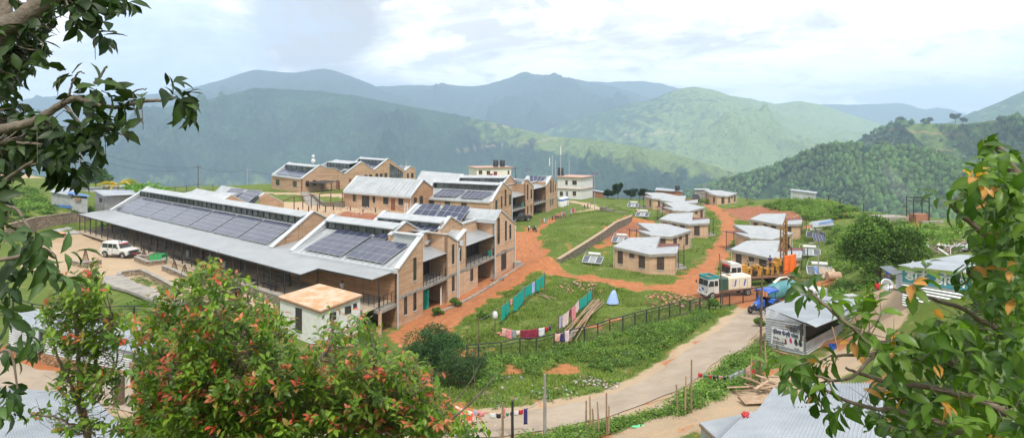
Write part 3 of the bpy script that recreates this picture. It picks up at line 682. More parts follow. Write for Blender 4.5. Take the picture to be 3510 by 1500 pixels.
clerestory(B2, F2, 6.6, 6.0, L2-.4, -12.55, -11.7, 8)
m = MB(); a = F2.atz(1345, 797, -11.75); 
m.plate([F2.P(.1, v1-.6, z1+.05), F2.P(a[0], v1-.5, z1+.0), F2.P(a[0], v1+.2, z1+.0), F2.P(.1, v1+.2, z1+.05)], .14)
m.plate([F2.P(.4, v1-.3, -13.1), F2.P(a[0], v1-.3, -13.1), F2.P(a[0], v1-.3, z1), F2.P(.4, v1-.3, z1+.03)], .2); m.build('parapet', 'trim', B2)
pg = F2.atz(1390, 762, -11.15)
gable(B2, F2, pg[0], [(v1, -12.3), (pg[1], -11.15), (pg[1]+3.6, -12.65)], -14.5, .3, 'wall', 'earth')
for t in range(6):
 pass
lv = MB()
for k in range(7): z = -12.9+k*.2; lv.bar(F2.P(pg[0]+.5, v1+.3, z), F2.P(pg[0]+.5, pg[1]-.2, z), .05, .09)
lv.build('louvre', 'door', B2)
n2 = (F2.P(L2, 0, -14.35)-F2.P(0, 0, -14.35)).cross(F2.P(0, 6.6, -12.35)-F2.P(0, 0, -14.35)).normalized(); p2 = F2.P(0, 0, -14.28)
def q2(*l): return [on_plane(x, y, p2, n2) for x, y in l]
pv(B2, *q2((1042, 852), (1168, 876), (1280, 801), (1160, 786)), 5, 5)
pv(B2, *q2((1181, 877), (1314, 901), (1400, 836), (1270, 815)), 5, 3)
pv(B2, *q2((1274, 813), (1316, 820), (1340, 805), (1300, 798)), 2, 1)
win_u(B2, F2, 0, 1417, 1426, 884, 962, bars=0); win_u(B2, F2, 0, 1417, 1426, 1003, 1065, bars=0); win_u(B2, F2, 0, 1385, 1394, 1017, 1080, bars=0)
m = MB(); a, _ = F2.onu(1766, 843, 0)
zsl = -17.62
m.plate([F2.P(-.03, 0, zsl-.16), F2.P(-.03, v1, zsl-.16), F2.P(-.03, v1, zsl+.16), F2.P(-.03, 0, zsl+.16)], .03, True); m.build('floor_slab', 'conc', B2)
pipe(B2, [F2.P(-.1, -.1, -14.9), F2.P(-.1, -.1, -20.8)], .08)
m = MB(); m.plate([F2.P(.1, -3.3, -18.1), F2.P(6.2, -3.3, -18.1), F2.P(6.2, 0, -18.1), F2.P(.1, 0, -18.1)], .35); m.build('balcony', 'conc', B2)
m = MB()
for u in (.2, 5.8): m.bar(F2.P(u, -3.1, -20.8), F2.P(u, -3.1, -18.1), .3)
m.build('pier', 'earth2', B2)
def railing(bld, a, b_, n=6, h=1.0, mat='steel'):
 m = MB(); a = V3(a); b_ = V3(b_)
 for i in range(n+1): p = a.lerp(b_, i/n); m.bar(p, p+V3((0, 0, h)), .07)
 for k in (.25, .5, .75, 1.0): m.bar(a+V3((0, 0, h*k)), b_+V3((0, 0, h*k)), .05 if k == 1 else .025)
 return m.build('railing', mat, bld)
railing(B2, F2.P(.2, -3.2, -17.74), F2.P(.2, -.2, -17.74), 4); railing(B2, F2.P(.2, -3.2, -17.74), F2.P(5.9, -3.2, -17.74), 7)
m = MB(); m.bar(F2.P(.3, -3.2, -17.75), F2.P(.3, -3.2, -15.0), .12); m.bar(F2.P(.15, -.2, -18), F2.P(.15, -.2, -14.7), .12); m.build('post', 'steel', B2)
UF = -9.78
FW = FR(WF.P(UF, 7.47, 0).xy[:], WF.U, WF.V)     # origin at the near corner, u back-left, v along façade
def fv(px, py=900): return FW.onu(px, py, 0)[0]
def recess(bld, v0, v1, zc0, ztop, garage=True, lowv=None, depth=3.2, balc=True):
 vwall(bld, FW, v0, .0, depth, -17.7, ztop, -.3, mat='earth')
 vwall(bld, FW, v1, .0, depth, -20.85, ztop, .3, mat='earth2')
 gable(bld, FW, depth, [(v0, ztop), (v1, ztop)], -20.85, .3, 'wall', 'earth2', cap=True)
 m = MB(); m.plate([FW.P(-.05, v0+.05, zc0), FW.P(-.05, v1-.05, zc0), FW.P(depth, v1-.05, zc0+.55), FW.P(depth, v0+.05, zc0+.55)], .06); m.build('canopy', 'canopy', bld)
 m = MB(); m.plate([FW.P(-.06, v0, -17.9), FW.P(-.06, v1, -17.9), FW.P(depth, v1, -17.9), FW.P(depth, v0, -17.9)], .35); m.build('balcony', 'conc', bld)
 railing(bld, FW.P(.05, v0+.15, -17.55), FW.P(.05, v1-.15, -17.55), 7)
 for k in range(5): m = MB(); v = v0+.3+(v1-v0-.6)*k/4; m.bar(FW.P(depth-.12, v, -17.5), FW.P(depth-.12, v, zc0+.1), .1); m.build('screen_post', 'steel', bld)
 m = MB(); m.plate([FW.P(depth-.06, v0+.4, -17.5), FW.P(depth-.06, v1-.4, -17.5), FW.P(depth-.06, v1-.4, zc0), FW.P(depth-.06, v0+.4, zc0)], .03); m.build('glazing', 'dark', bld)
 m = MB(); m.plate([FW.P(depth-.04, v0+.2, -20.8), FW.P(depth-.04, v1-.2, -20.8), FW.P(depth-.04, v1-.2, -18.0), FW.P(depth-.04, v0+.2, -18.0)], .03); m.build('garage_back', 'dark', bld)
 if lowv: gable(bld, FW, 0, [(v0, -17.9), (lowv, -17.9)], -20.85, .3, 'wall', 'earth2', cap=False)
v_b2 = fv(1450); v_r1 = fv(1531); v_s2 = fv(1598); v_r2 = fv(1695); v_s3 = fv(1766)
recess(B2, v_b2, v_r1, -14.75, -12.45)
B3 = empty('middle_block', FW.P(3, v_r1+3, -20.85), 0, 'two storey earth block with V shaped wall top and downpipe, between two recessed balconies', 'building')
vm, zm = FW.onu(1566, 828, 0)
gable(B3, FW, 0, [(v_r1, -12.5), (vm, zm), (v_s2, -12.7)], -20.85, .4, 'wall', 'earth2')
pipe(B3, [FW.P(-.12, vm, zm-.1), FW.P(-.12, vm, -20.8)], .07); pipe(B3, [FW.P(-.12, vm+.9, zm-.5), FW.P(-.12, vm+.4, zm-1.2), FW.P(-.12, vm+.4, -20.8)], .08)
m = MB(); m.box(FW.P(-.2, vm+.8, zm-.25), (.5, .5, .55), .4); m.build('hopper', 'trim', B3)
for x0, x1, yt, yb in ((1549, 1556, 838, 906), (1572, 1580, 845, 897), (1549, 1557, 943, 999), (1612, 1621, 914, 965)): win_u(B3, FW, 0, x0, x1, yt, yb, bars=0)
p3 = WF.atz(1544, 744, -11.15); p3l = WF.atz(1322, 725, -11.15)
F3 = FR(WF.P(p3[0], p3[1]-8.4, 0).xy[:], (WF.P(*p3l, 0)-WF.P(*p3, 0)).xy[:], (.37, .93)); L3 = (WF.P(*p3l, 0)-WF.P(*p3, 0)).length
shed_roof(B3, F3, .3, L3, 3.0, -13.6, 6.6, -12.65, -11.6, 8.4, -11.2, 12.4, -12.9)
clerestory(B3, F3, 6.6, .6, L3-.3, -12.55, -11.75, 6)
gable(B3, F3, 0, [(5.6, -12.4), (8.4, -11.15), (12.2, -12.7)], -14.5, .3, 'wall', 'earth'); gable(B3, F3, L3, [(0, -14.6), (8.4, -11.15), (12.2, -12.7)], -18, .3, 'wall', 'earth')
lv = MB()
for k in range(7): z = -12.9+k*.2; lv.bar(F3.P(.1, 5.7, z), F3.P(.1, 8.1, z), .05, .09)
lv.build('louvre', 'door', B3)
n3 = (F3.P(8, 0, -13.6)-F3.P(0, 0, -13.6)).cross(F3.P(0, 6.6, -12.0)-F3.P(0, 3.0, -13.1)).normalized(); p_ = F3.P(0, 3, -13.35)
pv(B3, *[on_plane(x, y, p_, n3) for x, y in ((1375, 800), (1466, 812), (1510, 775), (1420, 768))], 4, 3)
m = MB(); zz = -12.55
m.plate([FW.P(.1, v_r1, -12.42), FW.P(5.5, v_r1-1.4, -12.3), FW.P(5.5, v_r1+1.5, -12.6), FW.P(.1, vm-.6, zm+.7)], .1)
m.plate([FW.P(.3, vm, zm+.05), FW.P(4.5, vm-1, zm+.15), FW.P(4.5, v_s2, -12.75), FW.P(.3, v_s2, -12.75)], .1); m.build('roof', 'metal', B3)
B4 = empty('ridge_block', FW.P(3, v_r2+3, -20.85), 0, 'tall gabled earth block with three slit windows and two tilted solar arrays on its roof', 'building')
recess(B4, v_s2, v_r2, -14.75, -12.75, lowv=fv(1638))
vpk, zpk = FW.onu(1713, 723, 0); vr, zr = FW.onu(1766, 768, 0); vl, zl = FW.onu(1700, 757, 0)
gable(B4, FW, 0, [(v_r2, zl), (vpk+.3, zpk), (v_s3, zr)], -20.85, .4, 'wall', 'earth2')
for x0, x1, yt, yb in ((1705, 1712, 748, 838), (1731, 1736, 757, 826), (1746, 1751, 770, 820)): win_u(B4, FW, 0, x0, x1, yt, yb, bars=0)
win_u(B4, FW, 0, 1718, 1734, 862, 926, bars=2, name='door', sill=False, mat='dark')
pipe(B4, [FW.P(-.12, v_r2, zl-.2), FW.P(-.12, v_r2, -20.8)], .1); pipe(B4, [FW.P(-.12, v_s3, zr-.2), FW.P(-.12, v_s3-.3, zr-1), FW.P(-.12, v_s3-.3, -20.8)], .09)
m = MB(); m.box(FW.P(-.4, v_s3-.2, -20.3), (1.2, 1.2, 1.1), .4); m.build('tap_plinth', 'conc', B4)
rl = WF.atz(1430, 703, -11.45); F4o = FW.P(0, vpk, 0)
dU = (WF.P(*rl, 0)-F4o); L4 = dU.length; F4 = FR(F4o.xy[:], dU.xy[:], (.37, .93))
m = MB(); m.plate([F4.P(0, 0, -11.42), F4.P(L4, 0, -11.42), F4.P(L4, 6, -14.1), F4.P(0, 6, -14.1)][::-1], .12)
m.plate([F4.P(0, -.02, -11.42), F4.P(5.6, -.02, -11.42), F4.P(5.6, -1.9, -12.7), F4.P(0, -1.9, -12.7)], .12)
m.plate([F4.P(5.6, -.02, -11.42), F4.P(L4, -.02, -11.42), F4.P(L4, -5.2, -13.7), F4.P(5.6, -7.6, -13.9)], .12)
for i in range(15): u = .5+i*1.1; m.bar(F4.P(u, -.1, -11.33), F4.P(u, -1.8, -12.46), .06, .05)
m.build('roof', 'metal', B4)
m = MB(); m.bar(F4.P(-.2, -2.0, -12.85), F4.P(5.6, -2.0, -12.85), .2, .32); m.build('gutter', 'trim', B4)
gable(B4, F4, L4-.1, [(-5.2, -13.5), (0, -11.3), (6, -14)], -18, .3, 'wall', 'earth')
for (A, B_, C, D, nc, nr) in (((1413, 735), (1490, 741), (1514, 700), (1450, 697), 3, 2), ((1494, 741), (1579, 757), (1613, 708), (1525, 700), 4, 2)):
 la = on_plane(A[0], A[1], F4.P(0, -5.0, -13.2), V3((0, 0, 1))+(-F4.V)*.0); 
 base = F4.P(6, -4.6, -13.2); nn = (F4.U.cross((F4.V*3+V3((0, 0, 1.75))).normalized())).normalized(); nn = nn if nn.z > 0 else -nn
 pv(B4, *[on_plane(x, y, base, nn) for x, y in (A, B_, C, D)], nc, nr)
u2 = WF.uv(V3((3.13, 156, 0)))[0]
A2 = WF.P(u2, 0, 0); FX = FR(A2.xy[:], WF.U, WF.V)
def xv(px): return FX.onu(px, 700, 0)[0]
def recess2(bld, v0, v1, zc0, ztop, depth=3.0):
 vwall(bld, FX, v1, 0, depth, -20.9, ztop, .3); vwall(bld, FX, v0, 0, depth, -20.9, ztop, -.3)
 gable(bld, FX, depth, [(v0, ztop), (v1, ztop)], -20.9, .3, 'wall', 'earth')
 m = MB(); m.plate([FX.P(-.05, v0, zc0), FX.P(-.05, v1, zc0), FX.P(depth, v1, zc0+.6), FX.P(depth, v0, zc0+.6)], .06); m.build('canopy', 'canopy', bld)
 m = MB(); m.plate([FX.P(-.06, v0, -17.9), FX.P(-.06, v1, -17.9), FX.P(depth, v1, -17.9), FX.P(depth, v0, -17.9)], .35); m.build('balcony', 'conc', bld)
 railing(bld, FX.P(.05, v0+.1, -17.55), FX.P(.05, v1-.1, -17.55), 6)
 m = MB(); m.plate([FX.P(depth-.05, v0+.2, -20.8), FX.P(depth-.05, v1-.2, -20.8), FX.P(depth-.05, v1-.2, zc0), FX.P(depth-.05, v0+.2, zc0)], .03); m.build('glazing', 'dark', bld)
B5 = empty('clerestory_block', FX.P(8, 70, -17), 0, 'broad block in the middle with two long solar arrays under a dark clerestory band', 'building')
vA, vP, vE = xv(1685), xv(1724), xv(1754)
l5 = Zp(1450, 679, -14.6); o5 = FX.P(0, vA, 0); F5 = FR(o5.xy[:], (l5-o5).xy[:], (.37, .93)); L5 = V3((l5.x-o5.x, l5.y-o5.y, 0)).length
pr5 = [(0, -14.6), (vP-vA, -11.0), (vE-vA, -13.2)]
gable(B5, F5, 0, pr5, -20.9, .4); gable(B5, F5, L5, [(0, -14.6), (vP-vA, -11.0), (vP-vA+5, -13)], -17.2, .4)
inner_rake(B5, F5, L5-.05, .2, -14.5, 4.6, -12.6, 0, pr5)
vwall(B5, F5, 0, .4, L5, -20.9, -14.7, .35)
shed_roof(B5, F5, .4, L5, .1, -14.62, 4.6, -12.7, -11.35, vP-vA, -11.0, vE-vA, -13.2)
clerestory(B5, F5, 4.6, .8, L5-1, -12.6, -11.5, 8)
n5 = (F5.P(8, 0, 0)-F5.P(0, 0, 0)).cross(F5.P(0, 4.6, -12.3)-F5.P(0, 0, -14.3)).normalized(); p_ = F5.P(0, 0, -14.25)
for l_, nc in ((((1484, 671), (1563, 674), (1596, 652), (1516, 648)), 5), (((1576, 677), (1652, 681), (1690, 658), (1602, 653)), 5)):
 pv(B5, *[on_plane(x, y, p_, n5) for x, y in l_], nc, 4)
for x0, x1, yt, yb in ((1471, 1489, 686, 700), (1525, 1543, 690, 703), (1581, 1600, 694, 706)): win_v(B5, F5, 0, x0, x1, yt, yb)
for x0, x1, yt, yb in ((1698, 1704, 686, 718), (1717, 1721, 672, 714), (1730, 1735, 650, 708), (1745, 1751, 668, 703)): win_u(B5, FX, 0, x0, x1, yt, yb, bars=0)
pipe(B5, [FX.P(-.12, vA, -14.8), FX.P(-.12, vA, -20.8)], .08); pipe(B5, [FX.P(-.12, vE, -13.3), FX.P(-.12, vE, -20.8)], .1)
vR = xv(1800); recess2(B5, vE, vR, -14.8, -12.3)
B6 = empty('back_block', FX.P(6, 85, -20.9), 0, 'far earth block right of the clerestory block, with curved wall top and slit windows', 'building')
vQ = xv(1829); gable(B6, FX, 0, [(vR, -11.35), (vR+1.8, -11.5), (vQ, -13.6)], -20.9, .4)
for x0, x1, yt, yb in ((1806, 1810, 633, 686), (1819, 1823, 648, 682), (1807, 1810, 706, 735), (1819, 1822, 702, 731)): win_u(B6, FX, 0, x0, x1, yt, yb, bars=0)
p6 = WF.atz(1748, 601, -10.2); p6l = WF.atz(1589, 600, -10.2); o6 = WF.P(*p6, 0); F6 = FR(o6.xy[:], (WF.P(*p6l, 0)-o6).xy[:], (.37, .93)); L6 = (WF.P(*p6l, 0)-o6).length
gable(B6, F6, 0, [(-7, -13.2), (0, -10.2), (3.5, -12.0)], -18, .3); gable(B6, F6, L6, [(-7, -13.2), (0, -10.2), (3.5, -12.0)], -18, .3)
shed_roof(B6, F6, .3, L6, -7, -13.4, -2.2, -11.7, -10.55, 0, -10.2, 5, -12.4); clerestory(B6, F6, -2.2, .6, L6-.6, -11.6, -10.65, 7)
n6 = (F6.P(8, 0, 0)-F6.P(0, 0, 0)).cross(F6.P(0, -2.2, -11.4)-F6.P(0, -7, -13.1)).normalized(); p_ = F6.P(0, -7, -13.1)
pv(B6, *[on_plane(x, y, p_, n6) for x, y in ((1596, 627), (1708, 631), (1716, 624), (1602, 619))], 10, 2)
m = MB(); m.plate([FX.P(.2, vR, -11.35), FX.P(14, vR-1.5, -11.0), FX.P(14, vR+3, -11.0), FX.P(.2, vR+2.4, -11.5)], .12); m.plate([F6.P(0, 3.2, -11.9), F6.P(L6, 3.2, -11.9), F6.P(L6, 12, -12.4), F6.P(0, 12, -12.4)][::-1], .1); m.build('roof', 'metal', B6)
vS = xv(1870); recess2(B6, vQ, vS, -14.0, -12.9)
B7 = empty('end_block', FX.P(4, 105, -20.9), 0, 'gabled earth block at the far end of the row, beside blue and white tanks', 'building')
vT = xv(1890); vU = xv(1909)
gable(B7, FX, 0, [(vS, -13.9), (vT, -11.7), (vU, -14.0)], -20.9, .4)
o7 = FX.P(0, vT, 0); r7 = WF.P(*WF.atz(1805, 601, -11.6), 0); F7 = FR(o7.xy[:], (r7-o7).xy[:], (.37, .93)); L7 = (r7-o7).length
m = MB(); m.plate([F7.P(0, -3.8, -14.0), F7.P(L7, -6.5, -14.6), F7.P(L7, 0, -11.7), F7.P(0, 0, -11.7)], .12); m.plate([F7.P(0, .02, -11.7), F7.P(L7, .02, -11.7), F7.P(L7, 5, -14), F7.P(0, 5, -14)], .12); m.build('roof', 'metal', B7)
n7 = F7.U.cross(F7.V*3+V3((0, 0, 1.9))).normalized(); n7 = n7 if n7.z > 0 else -n7
pv(B7, *[on_plane(x, y, F7.P(3, -3.3, -13.2), n7) for x, y in ((1817, 624), (1861, 617), (1875, 605), (1815, 602))], 4, 2)
for x0, x1, yt, yb in ((1886, 1890, 618, 662), (1894, 1897, 620, 660), (1902, 1904, 630, 656), (1886, 1889, 682, 706), (1893, 1896, 680, 702)): win_u(B7, FX, 0, x0, x1, yt, yb, bars=0)
m = MB(); m.plate([FX.P(-.03, vS, -17.75), FX.P(-.03, vU, -17.75), FX.P(-.03, vU, -17.45), FX.P(-.03, vS, -17.45)], .03, True); m.build('floor_slab', 'conc', B7)
for bb, aa, cc in ((B3, v_r1, v_s2), (B4, v_r2, v_s3)):
 m = MB(); m.plate([FW.P(-.03, aa, zsl-.16), FW.P(-.03, cc, zsl-.16), FW.P(-.03, cc, zsl+.16), FW.P(-.03, aa, zsl+.16)], .03, True); m.build('floor_slab', 'conc', bb)
def px_frame(pA, YA, pB, YB, z=0):
 a = WZ(pA, YA, z); b_ = WZ(pB, YB, z); U = V3((b_.x-a.x, b_.y-a.y, 0)); return FR(a.xy[:], U.xy[:], (-U.y, U.x)), U.length
F8, L8 = px_frame(1408, 138, 1181, 150)
if F8.V.y < 0: F8.V = -F8.V
F8.V = V3((.37, .93, 0)).normalized()
B8 = empty('plain_roof_house', F8.P(L8/2, 4, -16.9), 0, 'single storey earth house with one big bare white roof, stepladder by its corner', 'building')
zE = F8.onv(1408, 675, 0)[1]; _, zEl = F8.onv(1182, 658, 0)
vk, zk = F8.onu(1450, 617, 0)
prK = [(0, zE), (vk, zk), (vk+4.5, zk-2.1)]
gable(B8, F8, 0, prK, -17.1, .35, mat='earth3'); gable(B8, F8, L8, prK, -17.1, .35, mat='earth3'); vwall(B8, F8, 0, .35, L8, -17.1, zE-.1, .35)
m = MB(); m.plate([F8.P(-.2, -.3, zE+.05), F8.P(L8+.2, -.3, zE+.05), F8.P(L8+.2, vk, zk+.1), F8.P(-.2, vk, zk+.1)], .12); m.plate([F8.P(-.2, vk+.02, zk+.1), F8.P(L8+.2, vk+.02, zk+.1), F8.P(L8+.2, vk+4.6, zk-2), F8.P(-.2, vk+4.6, zk-2)][::1], .12)
for i in range(18): u = (i+.5)*L8/18; m.bar(F8.P(u, -.3, zE+.2), F8.P(u, vk, zk+.25), .05, .04)
m.build('roof', 'metal', B8)
m = MB(); m.bar(F8.P(-.3, -.4, zE-.05), F8.P(L8+.3, -.4, zE-.05), .22, .42); m.build('gutter', 'trim', B8)
for x0, x1, yt, yb in ((1210, 1219, 667, 690), (1278, 1286, 673, 695), (1314, 1331, 676, 699), (1366, 1382, 680, 702)): win_v(B8, F8, 0, x0, x1, yt, yb)
win_v(B8, F8, 0, 1341, 1354, 680, 722, name='door', mat='door', bars=0, frame='door', sill=False)
win_v(B8, F8, 0, 1241, 1266, 670, 714, name='door', mat='dark', bars=1, frame='dark', sill=False)
pipe(B8, [F8.P(-.1, -.2, zE-.2), F8.P(-.1, -.2, -17)], .07)
for x0, x1, yt, yb in ((1418, 1428, 677, 703), (1438, 1449, 672, 700)): win_u(B8, F8, 0, x0, x1, yt, yb)
B9 = empty('rear_roof_house', WZ(1500, 165, -17), 0, 'wide bare white roof rising between the plain roofed house and the cream tower house', 'building')
pts = [Zp(1421, 610, -12.0+0), Zp(1443, 587, -10.6), Zp(1589, 597, -10.9), Zp(1540, 630, -12.9), Zp(1480, 631, -13.4)]
A9 = WZ(1418, 165, -13.6); B9p = WZ(1446, 178, -10.65); C9 = WZ(1590, 172, -11.1); D9 = WZ(1560, 158, -13.6)
m = MB(); m.plate([A9, D9, C9, B9p], .14); m.plate([B9p+V3((0, .02, 0)), C9+V3((0, .02, 0)), C9+V3((1, 7, -2)), B9p+V3((1, 7, -2))], .14)
for i in range(12): t = (i+.5)/12; m.bar(A9.lerp(D9, t)+V3((0, 0, .16)), B9p.lerp(C9, t)+V3((0, 0, .16)), .06, .05)
m.build('roof', 'metal', B9)
m = MB(); m.plate([V3((A9.x, A9.y, -17.2)), V3((D9.x, D9.y, -17.2)), D9-V3((0, 0, .1)), A9-V3((0, 0, .1))], -.3); m.plate([V3((A9.x, A9.y, -17.2)), A9-V3((0, 0, .1)), B9p-V3((0, 0, .1)), V3((B9p.x, B9p.y, -17.2))], .3); m.build('wall', 'earth', B9)
BA = empty('terrace_school_block', WZ(1150, 190, -16), 0, 'long earth block at the back left, three saw tooth ridges and a tall triangular window', 'building')
FA, LA = px_frame(933, 187, 1033, 172)      # front-left short wall from far corner to the near corner
FA = FR(WZ(1033, 172, 0).xy[:], (WZ(933, 187, 0)-WZ(1033, 172, 0)).xy[:], (WZ(1425, 208, 0)-WZ(1033, 172, 0)).xy[:])
zA = lambda px, py: FA.onu(px, py, 0)
gb = -16.3
vals = [zA(*p) for p in ((1033, 613), (1096, 566), (1112, 575), (1147, 577), (1180, 597), (1239, 554), (1281, 583), (1330, 544), (1387, 586), (1407, 570), (1424, 579))]
gable(BA, FA, 0, vals, gb, .4, mat='earth')
vwall(BA, FA, 0, 0, LA, gb, vals[0][1]-.15, .4)
def tooth(v0, z0, vp, zp, vb, zb, u0, u1, nw, pvq, left=True):
 vc = vp-(vp-v0)*.26; zc = z0+(zp-z0)*.45; zt = zp-(zp-z0)*.11
 shed_roof(BA, FA, u0, u1, v0, z0, vc, zc, zt, vp, zp, vb, zb, seams=False); clerestory(BA, FA, vc, u0+.3, u1-.3, zc+.1, zt-.1, nw)
 if left:
  gable(BA, FA, u1, [(v0, z0), (vp, zp), (vb, zb)], gb, .4)
  inner_rake(BA, FA, u1-.05, v0+.1, z0+.1, vc, zc+.1, 0, [(v0, z0), (vp, zp)])
 n = FA.U.cross(FA.V*(vc-v0)+V3((0, 0, zc-z0))).normalized(); n = n if n.z > 0 else -n
 for a in range(pvq):
  ua = u0+1.2+a*(u1-u0-2)/pvq; ub = ua+(u1-u0-2)/pvq-.5; va = v0+(vc-v0)*.08; vb_ = v0+(vc-v0)*.88
  pv(BA, FA.P(ub, va, z0+(zc-z0)*.08+.28), FA.P(ua, va, z0+(zc-z0)*.08+.28), FA.P(ua, vb_, z0+(zc-z0)*.88+.28), FA.P(ub, vb_, z0+(zc-z0)*.88+.28), 5, 3)
tooth(vals[0][0]+.1, vals[0][1]+.0, vals[1][0], vals[1][1], vals[2][0]+3, vals[1][1]-1.6, .4, LA, 5, 2)
tooth(vals[4][0]-9, vals[4][1]-.3, vals[5][0], vals[5][1], vals[6][0], vals[6][1], .4, 15, 7, 2)
tooth(vals[6][0], vals[6][1], vals[7][0], vals[7][1], vals[8][0], vals[8][1], .4, 16, 7, 2)
m = MB(); m.plate([FA.P(.4, vals[8][0], vals[8][1]), FA.P(8, vals[8][0], vals[8][1]), FA.P(8, vals[9][0], vals[9][1]), FA.P(.4, vals[9][0], vals[9][1])], .12); m.build('roof', 'metal', BA)
m = MB(); m.plate([FA.P(.0, vals[2][0], vals[2][1]), FA.P(8, vals[2][0]-1, vals[2][1]), FA.P(8, vals[4][0], vals[4][1]-.6), FA.P(.4, vals[4][0]-.5, vals[4][1]-.5)], .12); m.build('roof', 'metal', BA)
n = FA.U.cross(FA.V*5+V3((0, 0, 2.2))).normalized(); n = n if n.z > 0 else -n
pv(BA, *[on_plane(x, y, FA.P(2, vals[8][0], vals[8][1]+.4), n) for x, y in ((1366, 571), (1378, 578), (1391, 567), (1362, 566))], 3, 2)
for x0, x1, yt, yb in ((946, 958, 614, 634), (1004, 1017, 620, 640)): win_v(BA, FA, 0, x0, x1, yt, yb)
for x0, x1, yt, yb in ((1048, 1059, 620, 640), (1072, 1083, 618, 637), (1221, 1231, 602, 611), (1249, 1259, 599, 605), (1265, 1275, 598, 606), (1287, 1296, 595, 607), (1302, 1311, 595, 607), (1318, 1327, 593, 608), (1395, 1401, 594, 611), (1409, 1417, 593, 610)): win_u(BA, FA, 0, x0, x1, yt, yb)
for x0, x1, yt, yb in ((1152, 1161, 617, 651), (1196, 1204, 613, 632), (1100, 1112, 622, 650)): win_u(BA, FA, 0, x0, x1, yt, yb, name='door', mat='door', frame='door', bars=0, sill=False)
t0 = zA(1336, 561); t1 = zA(1336, 610); t2 = zA(1380, 610); t3 = zA(1380, 590)
m = MB(); m.plate([FA.P(-.04, *t0), FA.P(-.04, *t1), FA.P(-.04, t2[0], t1[1]), FA.P(-.04, t3[0], t3[1])], .03, True); tw = m.build('window', 'glass2', BA); m = MB()
for k in range(7):
 v = t0[0]+(t3[0]-t0[0])*k/6; z = t0[1]+(t3[1]-t0[1])*k/6; m.bar(FA.P(-.1, v, t1[1]), FA.P(-.1, v, z), .12)
m.bar(FA.P(-.1, *t0), FA.P(-.1, *t3), .14); m.bar(FA.P(-.1, *t1), FA.P(-.1, t2[0], t1[1]), .12); m.bar(FA.P(-.1, t0[0], (t1[1]+t3[1])/2), FA.P(-.1, t3[0], (t1[1]+t3[1])/2), .08); m.build('frame', 'steel', tw)
pa = [Zp(1036, 617, -13.15), Zp(1110, 611, -13.1), Zp(1144, 615, -13.0), Zp(1080, 622, -13.1)]
pw = [FA.P(-.2, zA(1045, 620)[0], -13.2), FA.P(-.2, zA(1112, 612)[0], -13.0), FA.P(-5, zA(1112, 612)[0]+2, -13.1), FA.P(-5, zA(1045, 620)[0]+3, -13.3)]
m = MB(); m.plate(pw, .15); m.build('porch_roof', 'steel', BA)
m = MB()
for p in pw[2:]+[pw[2].lerp(pw[3], .5)]: m.bar(p+V3((.1, .2, 0)), V3((p.x+.1, p.y+.2, -16.4)), .18)
m.build('porch_post', 'steel', BA)
dish = MB(); p = FA.P(4, vals[1][0], vals[1][1]); dish.bar(p, p+V3((0, 0, 1.9)), .1); dish.ball(p+V3((0, -.1, 1.0)), (.6, .25, .6)); dish.ball(p+V3((0, -.1, 2.2)), (.45, .2, .45)); dish.build('antenna', 'white', BA)
BS = empty('small_twin_gable_house', WZ(860, 135, -17.3), 0, 'small twin gabled earth house peeping over the long hall, two solar arrays in its valley', 'building')
def sg(pts, Y0, Y1, mat='earth', zb=-17.3):
 n = len(pts); x0 = pts[0][0]; x1 = pts[-1][0]; P_ = []
 for x, y in pts: Y = Y0+(Y1-Y0)*(x-x0)/(x1-x0); P_.append(W(x, y, Y))
 base = [V3((P_[-1].x, P_[-1].y, zb)), V3((P_[0].x, P_[0].y, zb))]
 m = MB(); m.plate(P_+base, -.35 if True else .35); m.build('wall', mat, BS)
 c = MB()
 for a, b_ in zip(P_[:-1], P_[1:]): c.bar(a+V3((0, 0, .09)), b_+V3((0, 0, .09)), .5, .16)
 c.build('roof_edge', 'trim', BS); return P_
R_ = sg([(888, 674), (906, 662), (968, 694)], 127, 133); L_ = sg([(764, 686), (790, 669), (848, 699)], 121, 126)
off = V3((-14, 13, .4))
m = MB(); m.plate([R_[1], R_[1]+off, L_[2]+off+V3((1, 1, 0)), L_[2]+V3((1, 1, 0))][::-1], .1); m.plate([R_[1], R_[2], R_[2]+off, R_[1]+off], .1)
m.plate([L_[1], L_[2], L_[2]+off*.8, L_[1]+off*.8], .1); m.plate([L_[1], L_[1]+off*.8, L_[0]+off*.8+V3((-1.5, -1, -1)), L_[0]+V3((-1.5, -1, -1))][::-1], .1); m.build('roof', 'metal', BS)
nS = (off.cross(R_[1]-L_[2])).normalized(); nS = nS if nS.z > 0 else -nS
for qd in (((762, 668), (807, 674), (842, 648), (793, 644)), ((812, 677), (847, 694), (900, 653), (851, 649))):
 pv(BS, *[on_plane(x, y, L_[2]+V3((0, 0, .7)), nS) for x, y in qd], 5, 3)
c0 = W(640, 664, 139); c1 = W(775, 676, 126); hh = .95
m = MB(); m.plate([c0, c1, c1+V3((0, 0, -hh)), c0+V3((0, 0, -hh))], .05); cw = m.build('clerestory_window', 'glass2', BS); m = MB()
for k in range(9): p = c0.lerp(c1, k/8); m.bar(p+V3((0, -.1, 0)), p+V3((0, -.1, -hh)), .12)
m.build('mullion', 'steel', cw)
m = MB(); m.plate([c0+V3((-.5, -.4, .05)), c1+V3((.3, -.4, .05)), c1+V3((1.5, 1.8, .5)), c0+V3((1, 1.8, .5))], .12); m.plate([W(640, 672, 136), W(668, 654, 141), W(690, 666, 138), W(640, 700, 132)], .2); m.build('ridge_roof', 'metal', BS)
MT['hroof'] = M_('folded_roof_sheet', (.29, .31, .325), (.36, .38, .395), .5, .5, dirt=((.22, .21, .20), .5, .56))
